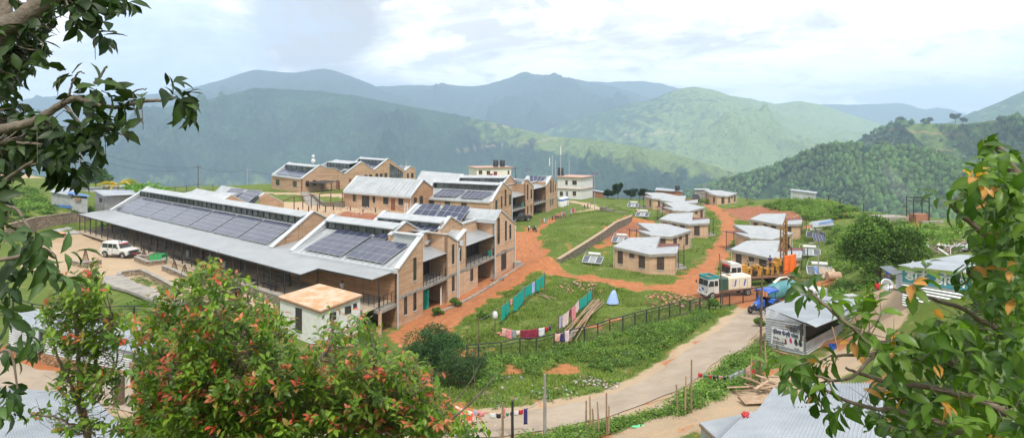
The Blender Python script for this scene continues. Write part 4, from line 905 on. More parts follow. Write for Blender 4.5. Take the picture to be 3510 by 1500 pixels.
def house_proto(kind, name):
 s = 1 if kind == 0 else -1
 C_ = [(-4.1, .6), (.15, -3.2), (3.4, -4.0), (4.5, -.6), (1.9, 1.6), (3.3, 5.6), (-1.2, 5.2)]
 ZT = {0: 3.05, 1: 2.62, 2: 2.95, 3: 3.15, 4: 2.6, 5: 3.5, 6: 3.4}
 C_ = [(x*s, y) for x, y in C_]; t = empty(name)
 n = len(C_); cen = V3((sum(c[0] for c in C_)/n, sum(c[1] for c in C_)/n, 0))
 def zt(i): return ZT[i]
 m = MB(); vs = [(x, y, -.8) for x, y in C_]+[(x, y, zt(i)-.3) for i, (x, y) in enumerate(C_)]
 m.add(vs, [(i, (i+1) % n, n+(i+1) % n, n+i) for i in range(n)]+[tuple(range(n, 2*n))]); m.build('wall', 'earth2', t, True)
 def ex(i, d=.22):
  p = V3((C_[i][0], C_[i][1], 0)); a = V3((*C_[i-1], 0)); b_ = V3((*C_[(i+1) % n], 0))
  e1 = (p-a).normalized(); e2 = (b_-p).normalized(); n1 = V3((e1.y, -e1.x, 0))*s; n2_ = V3((e2.y, -e2.x, 0))*s
  return p+(n1+n2_)/(1+n1.dot(n2_))*d
 E_ = [ex(i) for i in range(n)]
 f = MB(); 
 for i in range(n):
  a = E_[i]; b_ = E_[(i+1) % n]; za = zt(i); zb_ = zt((i+1) % n)
  f.add([V3((a.x, a.y, za-.38)), V3((b_.x, b_.y, zb_-.38)), V3((b_.x, b_.y, zb_)), V3((a.x, a.y, za)),
               V3((C_[i][0], C_[i][1], za-.38)), V3((C_[(i+1) % n][0], C_[(i+1) % n][1], zb_-.38))], [(0, 1, 2, 3), (0, 4, 5, 1)])
 f.build('fascia', 'conc', t, True)
 r = MB(); vs = []
 for i in range(n): vs.append((E_[i].x, E_[i].y, zt(i)+.0))
 for i in range(n): p = E_[i].lerp(cen, .045); vs.append((p.x, p.y, zt(i)+.1))
 for i in range(n): p = E_[i].lerp(cen, .10); vs.append((p.x, p.y, zt(i)-.02))
 fs = [(i, (i+1) % n, n+(i+1) % n, n+i) for i in range(n)]+[(n+i, n+(i+1) % n, 2*n+(i+1) % n, 2*n+i) for i in range(n)]
 fs += [(2*n+0, 2*n+1, 2*n+6), (2*n+1, 2*n+4, 2*n+6), (2*n+4, 2*n+5, 2*n+6), (2*n+1, 2*n+2, 2*n+4), (2*n+2, 2*n+3, 2*n+4)]
 r.add(vs, fs); r.build('roof', 'hroof', t, True)
 def wn(i, f0, w, h, z0, hb=9):
  a = V3((*C_[i], 0)); b_ = V3((*C_[i+1], 0)); d = (b_-a).normalized(); L = (b_-a).length; out = V3((d.y, -d.x, 0))*s
  a.z = z0
  if s == 1: win_local(t, a+d*(f0*L-w/2), d, w, h, out, hb)
  else: win_local(t, a+d*(f0*L+w/2), -d, w, h, out, hb)
 wn(0, .17, .85, 1.75, .75); wn(0, .50, .8, .75, 1.75, 4); wn(0, .78, 1.0, 1.75, .6); wn(1, .42, 1.0, 1.75, .6); wn(2, .35, .7, 1.7, .7)
 pr = MB(); pr.plate([(2.2*s, 1.2, 2.55), (4.7*s, -.4, 2.95), (6.0*s, 3.2, 2.9), (3.2*s, 4.6, 2.7)], .07); pr.build('porch_roof', 'redsteel', t, True)
 pl = MB(); pl.prism([(4.5*s, -.6), (6.2*s, .6), (6.0*s, 3.4), (3.0*s, 4.8), (2.0*s, 1.6)], -.5, .12); pl.build('porch_floor', 'conc', t, True)
 ld = MB(); a = V3((4.9*s, .2, .0)); b_ = V3((5.9*s, 1.0, .0))
 for p in (a, b_): ld.bar(p, p+V3((0, 0, 3.3)), .09)
 for k in range(8): ld.bar(a+V3((0, 0, .3+k*.38)), b_+V3((0, 0, .3+k*.38)), .04)
 ld.build('ladder', 'steel', t, True)
 jn = MB()
 for i, fr_ in ((0, .33), (0, .64), (1, .2), (1, .75)):
  a = V3((*C_[i], 0)); b_ = V3((*C_[i+1], 0)); d = (b_-a).normalized(); out = V3((d.y, -d.x, 0))*s; p = a.lerp(b_, fr_)+out*.004
  jn.add([p, p+d*.04, p+d*.04+V3((0, 0, 2.3)), p+V3((0, 0, 2.3))], [(0, 1, 2, 3)])
 jn.build('wall_joint', 'earth3', t, True)
 dp = MB(); dp.tube([(-4.2*s, .5, 2.6), (-4.25*s, .45, -.4)], .05, 6); dp.build('drainpipe', 'trim', t, True)
 return t
def win_local(t, o, dx, w, h, out, hb):
 f = MB(); up = V3((0, 0, 1)); tk = .05
 def bx(m, x0, x1, z0, z1, d0, d1):
  vs = [o+dx*x+up*z+out*d for d in (d0, d1) for x, z in ((x0, z0), (x1, z0), (x1, z1), (x0, z1))]
  m.add(vs, [(0, 1, 2, 3), (7, 6, 5, 4), (0, 4, 5, 1), (1, 5, 6, 2), (2, 6, 7, 3), (3, 7, 4, 0)])
 bx(f, 0, tk, 0, h, -.01, .05); bx(f, w-tk, w, 0, h, -.01, .05); bx(f, tk, w-tk, 0, tk, -.01, .05); bx(f, tk, w-tk, h-tk, h, -.01, .05)
 for i in range(hb): z = h*(i+1)/(hb+1); bx(f, tk, w-tk, z-.035, z+.035, -.005, .045)
 fo = f.build('window', MT['louvre'], t, True)
 g = MB(); bx(g, tk, w-tk, tk, h-tk, -.02, .01); g.build('pane', 'dark', fo, True)
 s_ = MB(); bx(s_, -.04, w+.04, -.06, -.003, -.01, .07); s_.build('sill', 'white', fo, True)
MT['louvre'] = M_('louvre_slats', (.10, .07, .055), (.15, .10, .08), 3, .6)
hpA = house_proto(0, 'staff_house'); hpB = house_proto(1, 'staff_house')
hl = [  # kind, center px, base front py, Y, scale, extra rot, label
 (0, 2208, 94.5, 1.00, 0.0, 'nearest staff house of the left row, solar heater on the grass at its left'),
 (1, 2284, 110.5, 1.0, 0.05, 'second staff house of the left row, directly behind the nearest one'),
 (0, 2342, 126.5, 1.02, 0.05, 'third staff house of the left row, tall ladder frame beside the bending track'),
 (1, 2350, 147, 1.02, 0.0, 'fourth staff house of the left row, two ladders flanking it'),
 (0, 2324, 163, 1.0, 0.05, 'fifth staff house of the left row, mostly hidden behind the fourth'),
 (1, 2272, 177, 1.02, 0.0, 'last and farthest staff house of the left row, beside the dark bushes'),
 (1, 2479, 192, 1.0, 0.15, 'lone staff house standing far back behind the bare red earth'),
 (0, 2655, 124, 1.0, 0.0, 'farthest staff house of the right group, in front of the bare red earth'),
 (1, 2625, 108, 1.02, 0.05, 'middle staff house of the right group, red porch roof showing behind its notch'),
 (0, 2620, 92.5, 1.02, 0.0, 'staff house behind the drilling rig, orange tarpaulin hung on its right wall')]
ua = ub = False
HOUSES = []
for k, px, Y, s_, dr, lb in hl:
 pr = hpA if k == 0 else hpB
 first = (not ua) if k == 0 else (not ub)
 o = pr if first else copy_tree(pr)
 if k == 0: ua = True
 else: ub = True
 p = WZ(px, Y, 0); o.location = (p.x, p.y, hz(p.x, p.y-2)+.02); o.scale = (s_, s_, 1.03)
 o.rotation_euler = (0, 0, -math.atan2(p.x, p.y)*.75+dr+.15)
 tag(o, lb, 'house', 'staff houses with folded white roofs'); HOUSES.append(o)
def heater_proto():
 t = empty('solar_water_heater')
 tk = MB(); tk.tube([(-.9, .62, 1.42), (.95, .62, 1.42)], .24, 14); tk.build('storage_tank', 'white', t, True)
 for i in range(3):
  x = -1.02+i*1.02
  c = MB(); c.plate([(x-.49, -.75, .28), (x+.49, -.75, .28), (x+.49, .55, 1.05), (x-.49, .55, 1.05)], .09); f = c.build('collector', 'trim', t, True)
  g = MB(); nn = V3((0, -.51, .86)); 
  g.add([V3(q)+nn*.098 for q in ((x-.42, -.68, .325), (x+.42, -.68, .325), (x+.42, .48, 1.01), (x-.42, .48, 1.01))], [(0, 1, 2, 3)])
  g.build('collector_glass', ['collA', 'collB', 'collA'][i], f, True)
 fr_ = MB()
 for x in (-1.4, 0, 1.4):
  fr_.bar((x, .6, 0), (x, .6, 1.3), .05); fr_.bar((x, -.75, .0), (x, -.75, .3), .05); fr_.bar((x, -.75, .26), (x, .6, 1.1), .05)
 fr_.tube([(-1.5, -.7, .3), (-1.55, .1, .9), (-1.3, .6, 1.75), (-.9, .62, 1.65)], .035, 6); fr_.build('frame', 'galv', t, True)
 return t
MT['collA'] = M_('collector_dark', (.08, .09, .11), (.12, .13, .15), 2, .15); MT['collB'] = M_('collector_grey', (.28, .29, .30), (.22, .23, .24), 2, .2)
hp = heater_proto()
hs = [(2033, 905, -.35, 'solar water heater on the grass left of the nearest staff house'), (2128, 835, -.3, 'solar water heater just behind the roof of the nearest staff house'), (2203, 745, -.3, 'solar water heater at the left corner of the second staff house, mostly hidden'), (2171, 712, -.25, 'small distant solar water heater on the grass near the farthest staff house'),
      (2797, 818, .0, 'upper solar water heater right of the drilling rig, in front of the green bank'), (2775, 879, .05, 'middle solar water heater right of the drilling rig, beside the solar street lamp head'), (2810, 945, .1, 'lowest solar water heater right of the rig, boards and blue sheet leaning over it')]
for i, (px, py, r_, lb) in enumerate(hs):
 o = hp if i == 0 else copy_tree(hp)
 p = G(px, py); o.location = p; o.rotation_euler = (0, 0, r_-math.atan2(p.x, p.y)); tag(o, lb, 'solar heater', 'solar water heaters beside the staff houses')
bd = empty('leaning_boards', G(2822, 958), 0, 'pale boards and a blue strip leaned against the lowest solar heater', 'boards')
for i in range(7):
 a = G(2790+i*12, 948+i*1.5); m = MB(); w = .36
 m.plate([a+V3((-w/2, -.9, .05)), a+V3((w/2, -.9, .05)), a+V3((w/2-.3, .1, 1.25)), a+V3((-w/2-.3, .1, 1.25))], .04)
 m.build('board', MT['bluesheet'] if i == 1 else M_('pale_board_%d' % i, (.45-.03*(i % 3), .36-.03*(i % 2), .27), (.34, .26, .19), 3, .8), bd)
m = MB(); m.tube([G(2862, 955)+V3((-1.2, -.6, .45)), G(2862, 955)+V3((.3, -.6, .45))], .5, 12); b_ = m.build('barrel', M_('rusty_drum', (.35, .20, .12), (.45, .32, .22), 3, .7)); tag(b_, 'pale rust coloured drum lying beside the leaning boards', 'barrel')
def concrete_house(name, label, pxl, pxr, Yl, Yr, ytop, zb, depth, wins, floors, mat='cream'):
 t = empty(name, WZ((pxl+pxr)/2, (Yl+Yr)/2, zb), 0, label, 'building')
 f, L = px_frame(pxl, Yl, pxr, Yr); f.V = f.V if f.V.y > 0 else -f.V
 zt = f.onv(pxl, ytop, 0)[1]
 m = MB(); m.add([f.P(u, v, z) for z in (zb, zt) for u, v in ((0, 0), (L, 0), (L, depth), (0, depth))], [(0, 1, 5, 4), (1, 2, 6, 5), (2, 3, 7, 6), (3, 0, 4, 7), (4, 5, 6, 7)]); m.build('wall', mat, t)
 m = MB()
 for z, o in [(zt+.08, .55)]+[(zb+(zt-zb)*k/floors, .35) for k in range(1, floors)]:
  m.add([f.P(u, v, zz) for zz in (z-.09, z+.09) for u, v in ((-o, -o), (L+o, -o), (L+o, depth+o), (-o, depth+o))], [(0, 3, 2, 1), (0, 1, 5, 4), (1, 2, 6, 5), (2, 3, 7, 6), (3, 0, 4, 7), (4, 5, 6, 7)])
 m.build('roof_slab', MT['slabred'], t)
 for x0, x1, yt, yb in wins: win_v(t, f, 0, x0, x1, yt, yb, frame='wood')
 return t, f, L, zt
MT['slabred'] = M_('faded_red_slab', (.45, .20, .15), (.42, .34, .28), 1.5, .8)
t, f, L, zt = concrete_house('cream_tower_house', 'cream flat roofed house behind the white roofs, two black tanks on top', 1634, 1752, 214, 218, 576, -20.8, 9, [(1641, 1653, 584, 597), (1668, 1680, 585, 599), (1692, 1704, 588, 600), (1740, 1746, 584, 599)], 3)
def black_tank(t, p, r=.75, h=1.5):
 m = MB(); m.tube([p, p+V3((0, 0, h*.92)), p+V3((0, 0, h))], [r, r, r*.7], 14); 
 for k in (.25, .5, .75): m.tube([p+V3((0, 0, h*k)), p+V3((0, 0, h*k+.08))], r*1.04, 14)
 o = m.build('water_tank', 'tank', None); return o
for px, lb in ((1699, 'left black plastic water tank on the flat roof of the cream tower house'), (1722, 'right black plastic water tank on the flat roof of the cream tower house')):
 u, _ = f.onv(px, 560, 2); tag(black_tank(None, f.P(u, 2, zt+.18), .85, 2.3), lb, 'water tank', 'black roof tanks')
for px, lb in ((1685, 'left small red pot'), (1700, 'right small red pot')):
 u, z = f.onv(px, 599, -.5); m = MB(); m.tube([f.P(u, -.3, z-.45), f.P(u, -.3, z+.35)], [.35, .5], 10); tag(m.build('pot', 'red'), lb+' on the front ledge of the cream tower house', 'pot')
t2_, f2_, L2_, zt2 = concrete_house('white_two_storey_house', 'white two storey flat roofed house with mast antennas at the end of the earth blocks', 1911, 1991, 208, 204, 606, -21.2, 9, [(1938, 1946, 618, 633), (1962, 1977, 618, 633), (1963, 1975, 655, 670), (1919, 1930, 656, 671)], 2, 'white')
win_v(t2_, f2_, 0, 1939, 1948, 655, 677, name='door', mat='glass2', frame='white', sill=False)
u, _ = f2_.onv(1922, 600, 3); tag(black_tank(None, f2_.P(u, 3, zt2+.18), .95, 2.6), 'black plastic water tank on the roof of the white two storey house', 'water tank', 'black roof tanks')
m = MB()
for px in (1893, 1905, 1922, 1951): u, _ = f2_.onv(px, 600, 2); m.bar(f2_.P(u, 2, zt2), f2_.P(u, 2, zt2+{1893: 6.5, 1905: 5, 1922: 10, 1951: 5}[px]), .09)
for px, z in ((1884, 4.5), (1922, 8)): u, _ = f2_.onv(px, 600, 1.8); m.box(f2_.P(u, 1.8, zt2+z), (.3, .2, 2.6))
m.build('antenna_mast', 'white', t2_)
def simple_shed(name, label, pts, zb, walls='tinold', roof='tinroof', rise=.35, over=.3, h=None, cat='shed', group=None):
 """pts: roof corners in px,Y order: front-left, front-right, back-right, back-left with py for height"""
 R_ = [W(*p) for p in pts]; c = sum(R_, V3((0, 0, 0)))/4
 t = empty(name, (c.x, c.y, zb), 0, label, cat, group)
 m = MB(); m.plate(R_, .06)
 for i in range(9):
  s_ = i/8; m.bar(R_[0].lerp(R_[1], s_)+V3((0, 0, .08)), R_[3].lerp(R_[2], s_)+V3((0, 0, .08)), .07, .05)
 m.build('roof', roof, t)
 I = [p.lerp(V3((c.x, c.y, p.z)), .09) for p in R_]; m = MB(); n = 4
 m.add([V3((p.x, p.y, zb)) for p in I]+[p-V3((0, 0, .05)) for p in I], [(i, (i+1) % n, n+(i+1) % n, n+i) for i in range(n)]); m.build('wall', walls, t)
 return t, R_, I
t, R_, I = simple_shed('tin_shack', 'grey tin shack with blue edged roof and blue skirting at the far left', [(171, 658, 129), (245, 672, 126), (270, 648, 138), (200, 641, 141)], -15.3)
m = MB(); m.plate([W(232, 664, 126.5), W(308, 675, 125), W(300, 668, 130), W(235, 656, 131)], .06); m.build('porch_roof', 'bluesheet', t); m = MB(); m.add([V3((p.x, p.y, z)) for z in (-15.3, -12.6) for p in (W(240, 666, 126.7), W(300, 676, 125.5), W(297, 668, 129.5), W(243, 656, 130.5))], [(0, 1, 5, 4), (1, 2, 6, 5), (2, 3, 7, 6), (3, 0, 4, 7)]); m.build('annex_wall', 'tinold', t)
m = MB(); m.plate([W(190, 701, 128), W(242, 704, 126.2), W(242, 714, 126.2), W(190, 710, 128)], .1); m.build('skirting', 'bluesheet', t)
m = MB(); m.plate([W(255, 676, 125.9), W(275, 678, 125.6), W(275, 689, 125.6), W(255, 687, 125.9)], .08); m.build('shutter', 'wood', t)
t, R_, I = simple_shed('long_tin_shack', 'long low tin shack left of the long hall, blue sheet on its roof', [(318, 651, 131), (356, 673, 127), (470, 668, 134), (455, 652, 150)], -15.5)
win_ = MB(); win_.plate([W(340, 676, 127.6), W(349, 680, 127.0), W(349, 695, 127.0), W(340, 691, 127.6)], .06); win_.build('door', 'dark', t)
m = MB(); m.plate([W(375, 655, 142), W(410, 656, 143), W(414, 661, 139), W(385, 660, 138)], .05); m.build('roof_sheet', 'bluesheet', t)
for px, py, Y, w_, h_, lb in ((310, 645, 160, 9, 2.6, 'far grey shed roof between the round tree and the banana plants'), (385, 640, 165, 10, 2.8, 'far low shed in front of the banana plants'), (170, 625, 178, 13, 3, 'shed row half hidden by leaves at the far left')):
 simple_shed('far_shed', lb, [(px-40, py, Y), (px+40, py+1, Y), (px+45, py-5, Y+6), (px-35, py-6, Y+6)], hz(WZ(px, Y, 0).x, Y)-.3, group='small sheds at the back left')
t, R_, I = simple_shed('ridge_tin_shed', 'lone silver tin shed on the green ridge at the upper right', [(2706, 652, 172), (2800, 664, 168), (2800, 658, 175), (2716, 648, 178)], -18.0, 'tinwall')
t, R_, I = simple_shed('hilltop_brick_shed', 'low brick shed with a tin roof behind the farthest staff houses', [(2245, 652, 205), (2310, 656, 203), (2318, 650, 212), (2252, 643, 214)], -20.8, 'brickred')
u_ = W(2322, 645, 208); tag(black_tank(None, V3((u_.x, u_.y, -18.4)), .75, 1.6), 'black tank on the brick shed behind the farthest staff houses', 'water tank', 'black roof tanks')
simple_shed('hilltop_annex', 'small brick annex under the black tank behind the staff houses', [(2305, 655, 206), (2340, 657, 205), (2338, 654, 211), (2308, 652, 211)], -21, 'brickred')
simple_shed('far_open_shelter', 'small flat roofed shelter near the parked pickup on the plateau edge', [(2378, 651, 205), (2434, 651, 204), (2428, 646, 211), (2384, 646, 211)], -20.6, 'conc')
simple_shed('long_low_annex', 'long low shed right of the white two storey house', [(1988, 646, 215), (2075, 661, 212), (2075, 657, 218), (1992, 643, 222)], -21.5, 'brickred')
zt_ = {'f': (1098, 1070, 61.5), 'l': (953, 1020, 65), 'b': (1095, 976, 69.5), 'r': (1242, 1014, 65)}
R4 = [W(*zt_[k]) for k in 'frbl']
tb = empty('utility_block', V3((R4[0].x, R4[0].y+4, -19.8)), 0, 'small white block under a flat rust stained roof below the long hall', 'building')
m = MB(); m.plate(R4, .16); m.build('roof', 'rusttin', tb)
c = sum(R4, V3((0, 0, 0)))/4; I = [p.lerp(V3((c.x, c.y, p.z)), .05) for p in R4]
m = MB(); m.add([V3((p.x, p.y, -21)) for p in I]+[p-V3((0, 0, .01)) for p in I], [(i, (i+1) % 4, 4+(i+1) % 4, 4+i) for i in range(4)]); m.build('wall', 'white', tb)
def on_seg(a, b_, f0, w, h, zt0, nm='window', mat='dark'):
 d = V3((b_.x-a.x, b_.y-a.y, 0)); L = d.length; d.normalize(); out = V3((d.y, -d.x, 0))
 if out.y > 0: out = -out
 z = a.z+(b_.z-a.z)*f0-zt0-h; p = V3((a.x, a.y, z))+d*(f0*L-w/2); p.z = z
 return win_plane(tb, p, d, w, h, out, name=nm, mat=mat, bars=0, sill=False, frame='dark' if nm == 'door' else 'steel')
on_seg(I[3], I[0], .48, .9, 2.3, .35, 'door'); on_seg(I[0], I[1], .68, .7, .7, .5); on_seg(I[0], I[1], .3, .7, .7, .5); on_seg(I[0], I[1], .86, .4, .5, .5)
m = MB()
for i in range(4):
 a, b_ = R4[i], R4[(i+1) % 4]; m.bar(a-V3((0, 0, .02)), b_-V3((0, 0, .02)), .1, .14)
m.build('roof_trim', 'rust', tb)
def corr_quad(m, A, B_, C, D, pitch=.13, amp=.025, along='h'):
 """quad A(bl) B(br) C(tr) D(tl); along 'h': ridges run horizontally A->B, waves stack A->D; 'v': waves along A->B"""
 A, B_, C, D = map(V3, (A, B_, C, D)); n = (B_-A).cross(D-A).normalized()
 if along == 'h': P = lambda s, t: (A*(1-t)+D*t).lerp(B_*(1-t)+C*t, s); L = (D-A).length; ns = 4
 else: P = lambda s, t: (A*(1-t)+B_*t).lerp(D*(1-t)+C*t, s); L = (B_-A).length; ns = 4
 k = max(6, int(L/pitch))*6; vs = []; fs = []
 for i in range(k+1):
  t = i/k; o = n*amp*math.sin(t*L/pitch*2*math.pi)
  for j in range(ns+1): vs.append(P(j/ns, t)+o)
 for i in range(k):
  for j in range(ns): b = i*(ns+1)+j; fs.append((b, b+1, b+ns+2, b+ns+1))
 m.add(vs, fs, True); return m
def text_mesh(s_, size, parent, loc, rot, mat, name='lettering', ex=.008, align='LEFT', bold=0.0):
 cu = bpy.data.curves.new('txt', 'FONT'); cu.body = s_; cu.size = size; cu.extrude = ex; cu.align_x = align; cu.offset = bold
 o = bpy.data.objects.new('txt', cu); COL.objects.link(o); bpy.context.view_layer.update()
 me = bpy.data.meshes.new_from_object(o.evaluated_get(bpy.context.evaluated_depsgraph_get())); bpy.data.objects.remove(o)
 me.materials.clear(); me.materials.append(MT[mat]); n = bpy.data.objects.new(name, me); COL.objects.link(n); n.parent = parent
 n.matrix_local = Matrix.Translation(V3(loc))@rot; return n
def basis(dx, up, out):
 return Matrix(((dx.x, up.x, out.x, 0), (dx.y, up.y, out.y, 0), (dx.z, up.z, out.z, 0), (0, 0, 0, 1)))
MT['navy'] = M_('navy_lettering', (.015, .02, .10), None, 1, .6); MT['ink'] = M_('dark_ink', (.03, .03, .035), None, 1, .6); MT['lwhite'] = M_('white_lettering', (.72, .72, .70), None, 1, .6)
MT['banner'] = M_('banner_white', (.80, .81, .80), (.84, .84, .83), 2, .6); MT['pink'] = M_('pink_print', (.70, .05, .25), None, 1, .6); MT['signblue'] = M_('faded_blue_signboard', (.05, .22, .30), (.07, .27, .35), 1.5, .6)
MT['slatgold'] = MT['wood']
SY = 49.0
fl_ = W(2625, 1189, 53.2); fr__ = W(2761, 1218, 48.6); ftl = V3((fl_.x, fl_.y, (HY-1088)/F*53.2)); ftr = V3((fr__.x, fr__.y, (HY-1110)/F*48.6)); rb = W(2936, 1108, 56.0); rt = V3((rb.x, rb.y, (HY-1040)/F*56.0))
fl_ = V3((fl_.x, fl_.y, fl_.z)); bl_ = fl_+(rb-fr__); btl = ftl+(rt-ftr)
sh = empty('corrugated_shop', fl_.lerp(fr__, .5), 0, 'corrugated tin shop at the road bend with a clothing banner on its end wall', 'shop')
m = MB(); corr_quad(m, fl_, fr__, ftr, ftl, .19, .05); m.build('end_wall', 'tinwall', sh)
def lerpw(s_, zf): a = fr__.lerp(rb, s_); b_ = ftr.lerp(rt, s_); return a.lerp(b_, zf)
m = MB(); corr_quad(m, fr__+V3((.03, 0, 0)), rb, lerpw(1, .42), lerpw(0, .42), .19, .05); corr_quad(m, lerpw(.62, .44), lerpw(1, .44), rt, lerpw(.62, 1), .19, .05); m.build('side_wall', 'tinwall', sh)
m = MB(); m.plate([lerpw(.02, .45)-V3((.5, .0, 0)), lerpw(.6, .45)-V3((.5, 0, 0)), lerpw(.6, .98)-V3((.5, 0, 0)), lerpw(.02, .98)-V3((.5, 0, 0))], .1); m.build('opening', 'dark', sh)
m = MB(); m.add([bl_, rb, rt, btl, fl_, ftl], [(0, 1, 2, 3), (4, 0, 3, 5)]); m.build('back_wall', 'tinold', sh)
rr = [W(2794, 1118, 47.6), W(2959, 1027, 55.6), W(2742, 1007, 59.8), W(2626, 1054, 54.0)]
m = MB(); 
corr_quad(m, rr[0], rr[1], rr[2], rr[3], .24, .03, 'v'); m.build('roof', 'tinroof', sh)
m = MB(); corr_quad(m, ftl+V3((.0, -.03, 0)), ftr+V3((0, -.03, 0)), rr[0]+V3((-.25, .1, -.03)), rr[3]+V3((0, .05, -.03)), .19, .03); m.build('gable_sheet', 'tinwall', sh)
m = MB(); a0 = lerpw(.0, 1.02); a1 = lerpw(.95, 1.0); od = V3((1.3, -1.0, -.15)); m.plate([W(2797, 1122, 46.9), W(2936, 1066, 52.8), a1+V3((0, 0, .05)), a0+V3((0, 0, .05))], .05); m.build('awning', 'tinroof', sh)
for s_, lb in ((.1, 1), (.55, 2), (.9, 3)):
 p = lerpw(s_, 0)+V3((1.35, -1.3, 0)); m = MB(); m.bar(V3((p.x, p.y, hz(p.x, p.y)-.1)), lerpw(s_, 1.0)+V3((1.1, -.9, -.1)), .09); m.build('awning_post', 'wood', sh)
m = MB(); m.box(W(2770, 1003, 60)+V3((0, 0, .0)), (2.6, 2.0, .9), .5); m.box(W(2915, 1020, 57)+V3((0, 0, .2)), (1.0, .6, .12), .3); m.build('roof_lumber', 'tinwall', sh)
m = MB(); m.plate([V3((fl_.x-.1, fl_.y+.1, -18)), V3((fr__.x-.6, fr__.y+.2, -17.6)), fr__+V3((-.6, .2, -.02)), fl_+V3((-.1, .1, -.02))], .35); m.build('stone_plinth', 'stoneo', sh)
m = MB()
for s_ in (.02, .28): p = fl_.lerp(fr__, s_)+V3((0, -.15, 0)); m.bar(V3((p.x, p.y, -18.0)), p+V3((0, 0, .6)), .1)
m.build('prop', 'wood', sh)
def bpt(x, y):  # on end wall plane slightly proud
 nrm = (fr__-fl_).cross(V3((0, 0, 1))).normalized(); nrm = nrm if nrm.y < 0 else -nrm
 return on_plane(x, y, fl_+nrm*.09, nrm)
bn = empty('shop_banner', bpt(2700, 1160), 0, 'white printed banner with blue Devanagari lettering and pictures of clothes on the shop end wall', 'banner')
c4 = [bpt(2643, 1176), bpt(2754, 1205), bpt(2755, 1149), bpt(2646, 1117)]
m = MB(); m.add(c4, [(0, 1, 2, 3)]); m.build('cloth', 'banner', bn)
dx = (c4[1]-c4[0]).normalized(); up = (c4[3]-c4[0]); out = dx.cross(up).normalized(); out = out if out.y < 0 else -out; up = out.cross(dx).normalized()
if up.z < 0: up = -up
rot = basis(dx, up, out)
def tx(s_, sz, x, y, mat, bold=.0): p = bpt(x, y)+out*.03-wloc(bn); return text_mesh(s_, sz, bn, p, rot, mat, bold=bold)
tx('ए\u093fलसा फेन्सी पसल', .43, 2650, 1140, 'navy', .006)
tx('साथै सबै प्रकारका कपडाहरु सुपथ मूल्यमा', .11, 2650, 1167, 'ink'); tx('पाईन्छ तथा फेन्सी सामान पाईन्छ', .11, 2650, 1173, 'ink'); tx('मो. ९७४९', .15, 2725, 1196, 'ink')
pic = MB()
for i, (x, y, w_, h_, mt_) in enumerate(((2652, 1150, .1, .22, 'ink'), (2657, 1153, .12, .15, 'red'), (2663, 1154, .12, .2, 'ink'), (2669, 1158, .12, .15, 'red'), (2679, 1156, .2, .4, 'cream'), (2690, 1160, .2, .36, 'red'))):
 p = bpt(x, y)+out*.025; q = MB(); q.add([p, p+dx*w_, p+dx*w_-up*h_, p-up*h_], [(0, 3, 2, 1)]); q.build('clothing_print', mt_, bn)
def coat(x, y, s_, mt_, sleeve=True):
 p = bpt(x, y)+out*.025; q = MB(); sh_ = [(-.16, 0), (-.07, .05), (.07, .05), (.16, 0), (.3, -.45), (.22, -.5), (.15, -.2), (.16, -.6), (-.16, -.6), (-.15, -.2), (-.22, -.5), (-.3, -.45)]
 q.add([p+dx*a*s_+up*b_*s_ for a, b_ in sh_], [tuple(range(12))]); q.build('coat_print', mt_, bn)
coat(2710, 1158, .6, 'pink'); coat(2728, 1162, .75, 'ink'); coat(2743, 1165, .75, 'ink')
tb2 = MB(); p = bpt(2692, 1113); tb2.add([p, p+dx*.42, p+dx*.42-up*.22, p-up*.22], [(0, 3, 2, 1)]); tb2.build('tape', 'wood', bn)
for s_, x, y, z_ in (('कस्मेटिक', 2708, 1124, .40), ('सेन्टर', 2708, 1136, .38)): text_mesh(s_, z_, sh, bpt(x, y)+out*.03-wloc(sh), rot, 'ink', bold=.006)
q0 = W(3093, 1045, 46.5); q1 = W(3470, 1075, 44.0); zt0 = (HY-918)/F*46.5
bs = empty('blue_signboard_shop', q0.lerp(q1, .4), 0, 'corrugated tin building with a faded blue Devanagari signboard, half behind the right tree', 'shop')
q1t = V3((q1.x, q1.y, (HY-972)/F*44.0)); q0t = V3((q0.x, q0.y, zt0))
hgt = .95
m = MB(); corr_quad(m, q0, V3((q1.x, q1.y, q0.z-1.6)), q1t-V3((0, 0, hgt)), q0t-V3((0, 0, hgt)), .17, .045); m.build('front_wall', 'tinwall', bs)
sd = V3((5.0, 7, 0)); m = MB(); corr_quad(m, q0+sd, q0-V3((0, 0, 0)), q0t, q0t+sd-V3((0, 0, .75)), .17, .045); m.build('side_wall', 'tinwall', bs)
m = MB(); m.plate([q0t-V3((0, 0, hgt)), q1t-V3((0, 0, hgt)), q1t-V3((0, 0, .02)), q0t-V3((0, 0, .02))], .06); sg_ = m.build('signboard', 'signblue', bs)
m = MB(); rf_ = [q0t+V3((-.55, -.5, .1)), q1t+V3((.5, -.6, .1)), q1t+V3((-.5, 8, .9)), q0t+V3((-.9, 7.5, .7))]; rf_ = [W(3076, 908, 46.0), W(3480, 952, 43.6), W(3500, 880, 51), W(3290, 872, 54)]
corr_quad(m, rf_[0], rf_[1], rf_[2], rf_[3], .15, .02, 'v'); m.build('roof', 'tinroof', bs)
dx = (q1t-q0t).normalized(); out = dx.cross(V3((0, 0, 1))).normalized(); out = out if out.y < 0 else -out; up = out.cross(dx); up = up if up.z > 0 else -up
text_mesh('डोटी डोगम होटल', .92, bs, q0t+dx*.2-up*.72+out*.08-wloc(bs), basis(dx, up, out), 'lwhite', bold=.03)
an = empty('side_lean_to', W(3075, 980, 50), 0, 'little corrugated lean-to left of the blue signboard building', 'shed'); a = W(3071, 975, 52); b_ = W(3096, 978, 50.5)
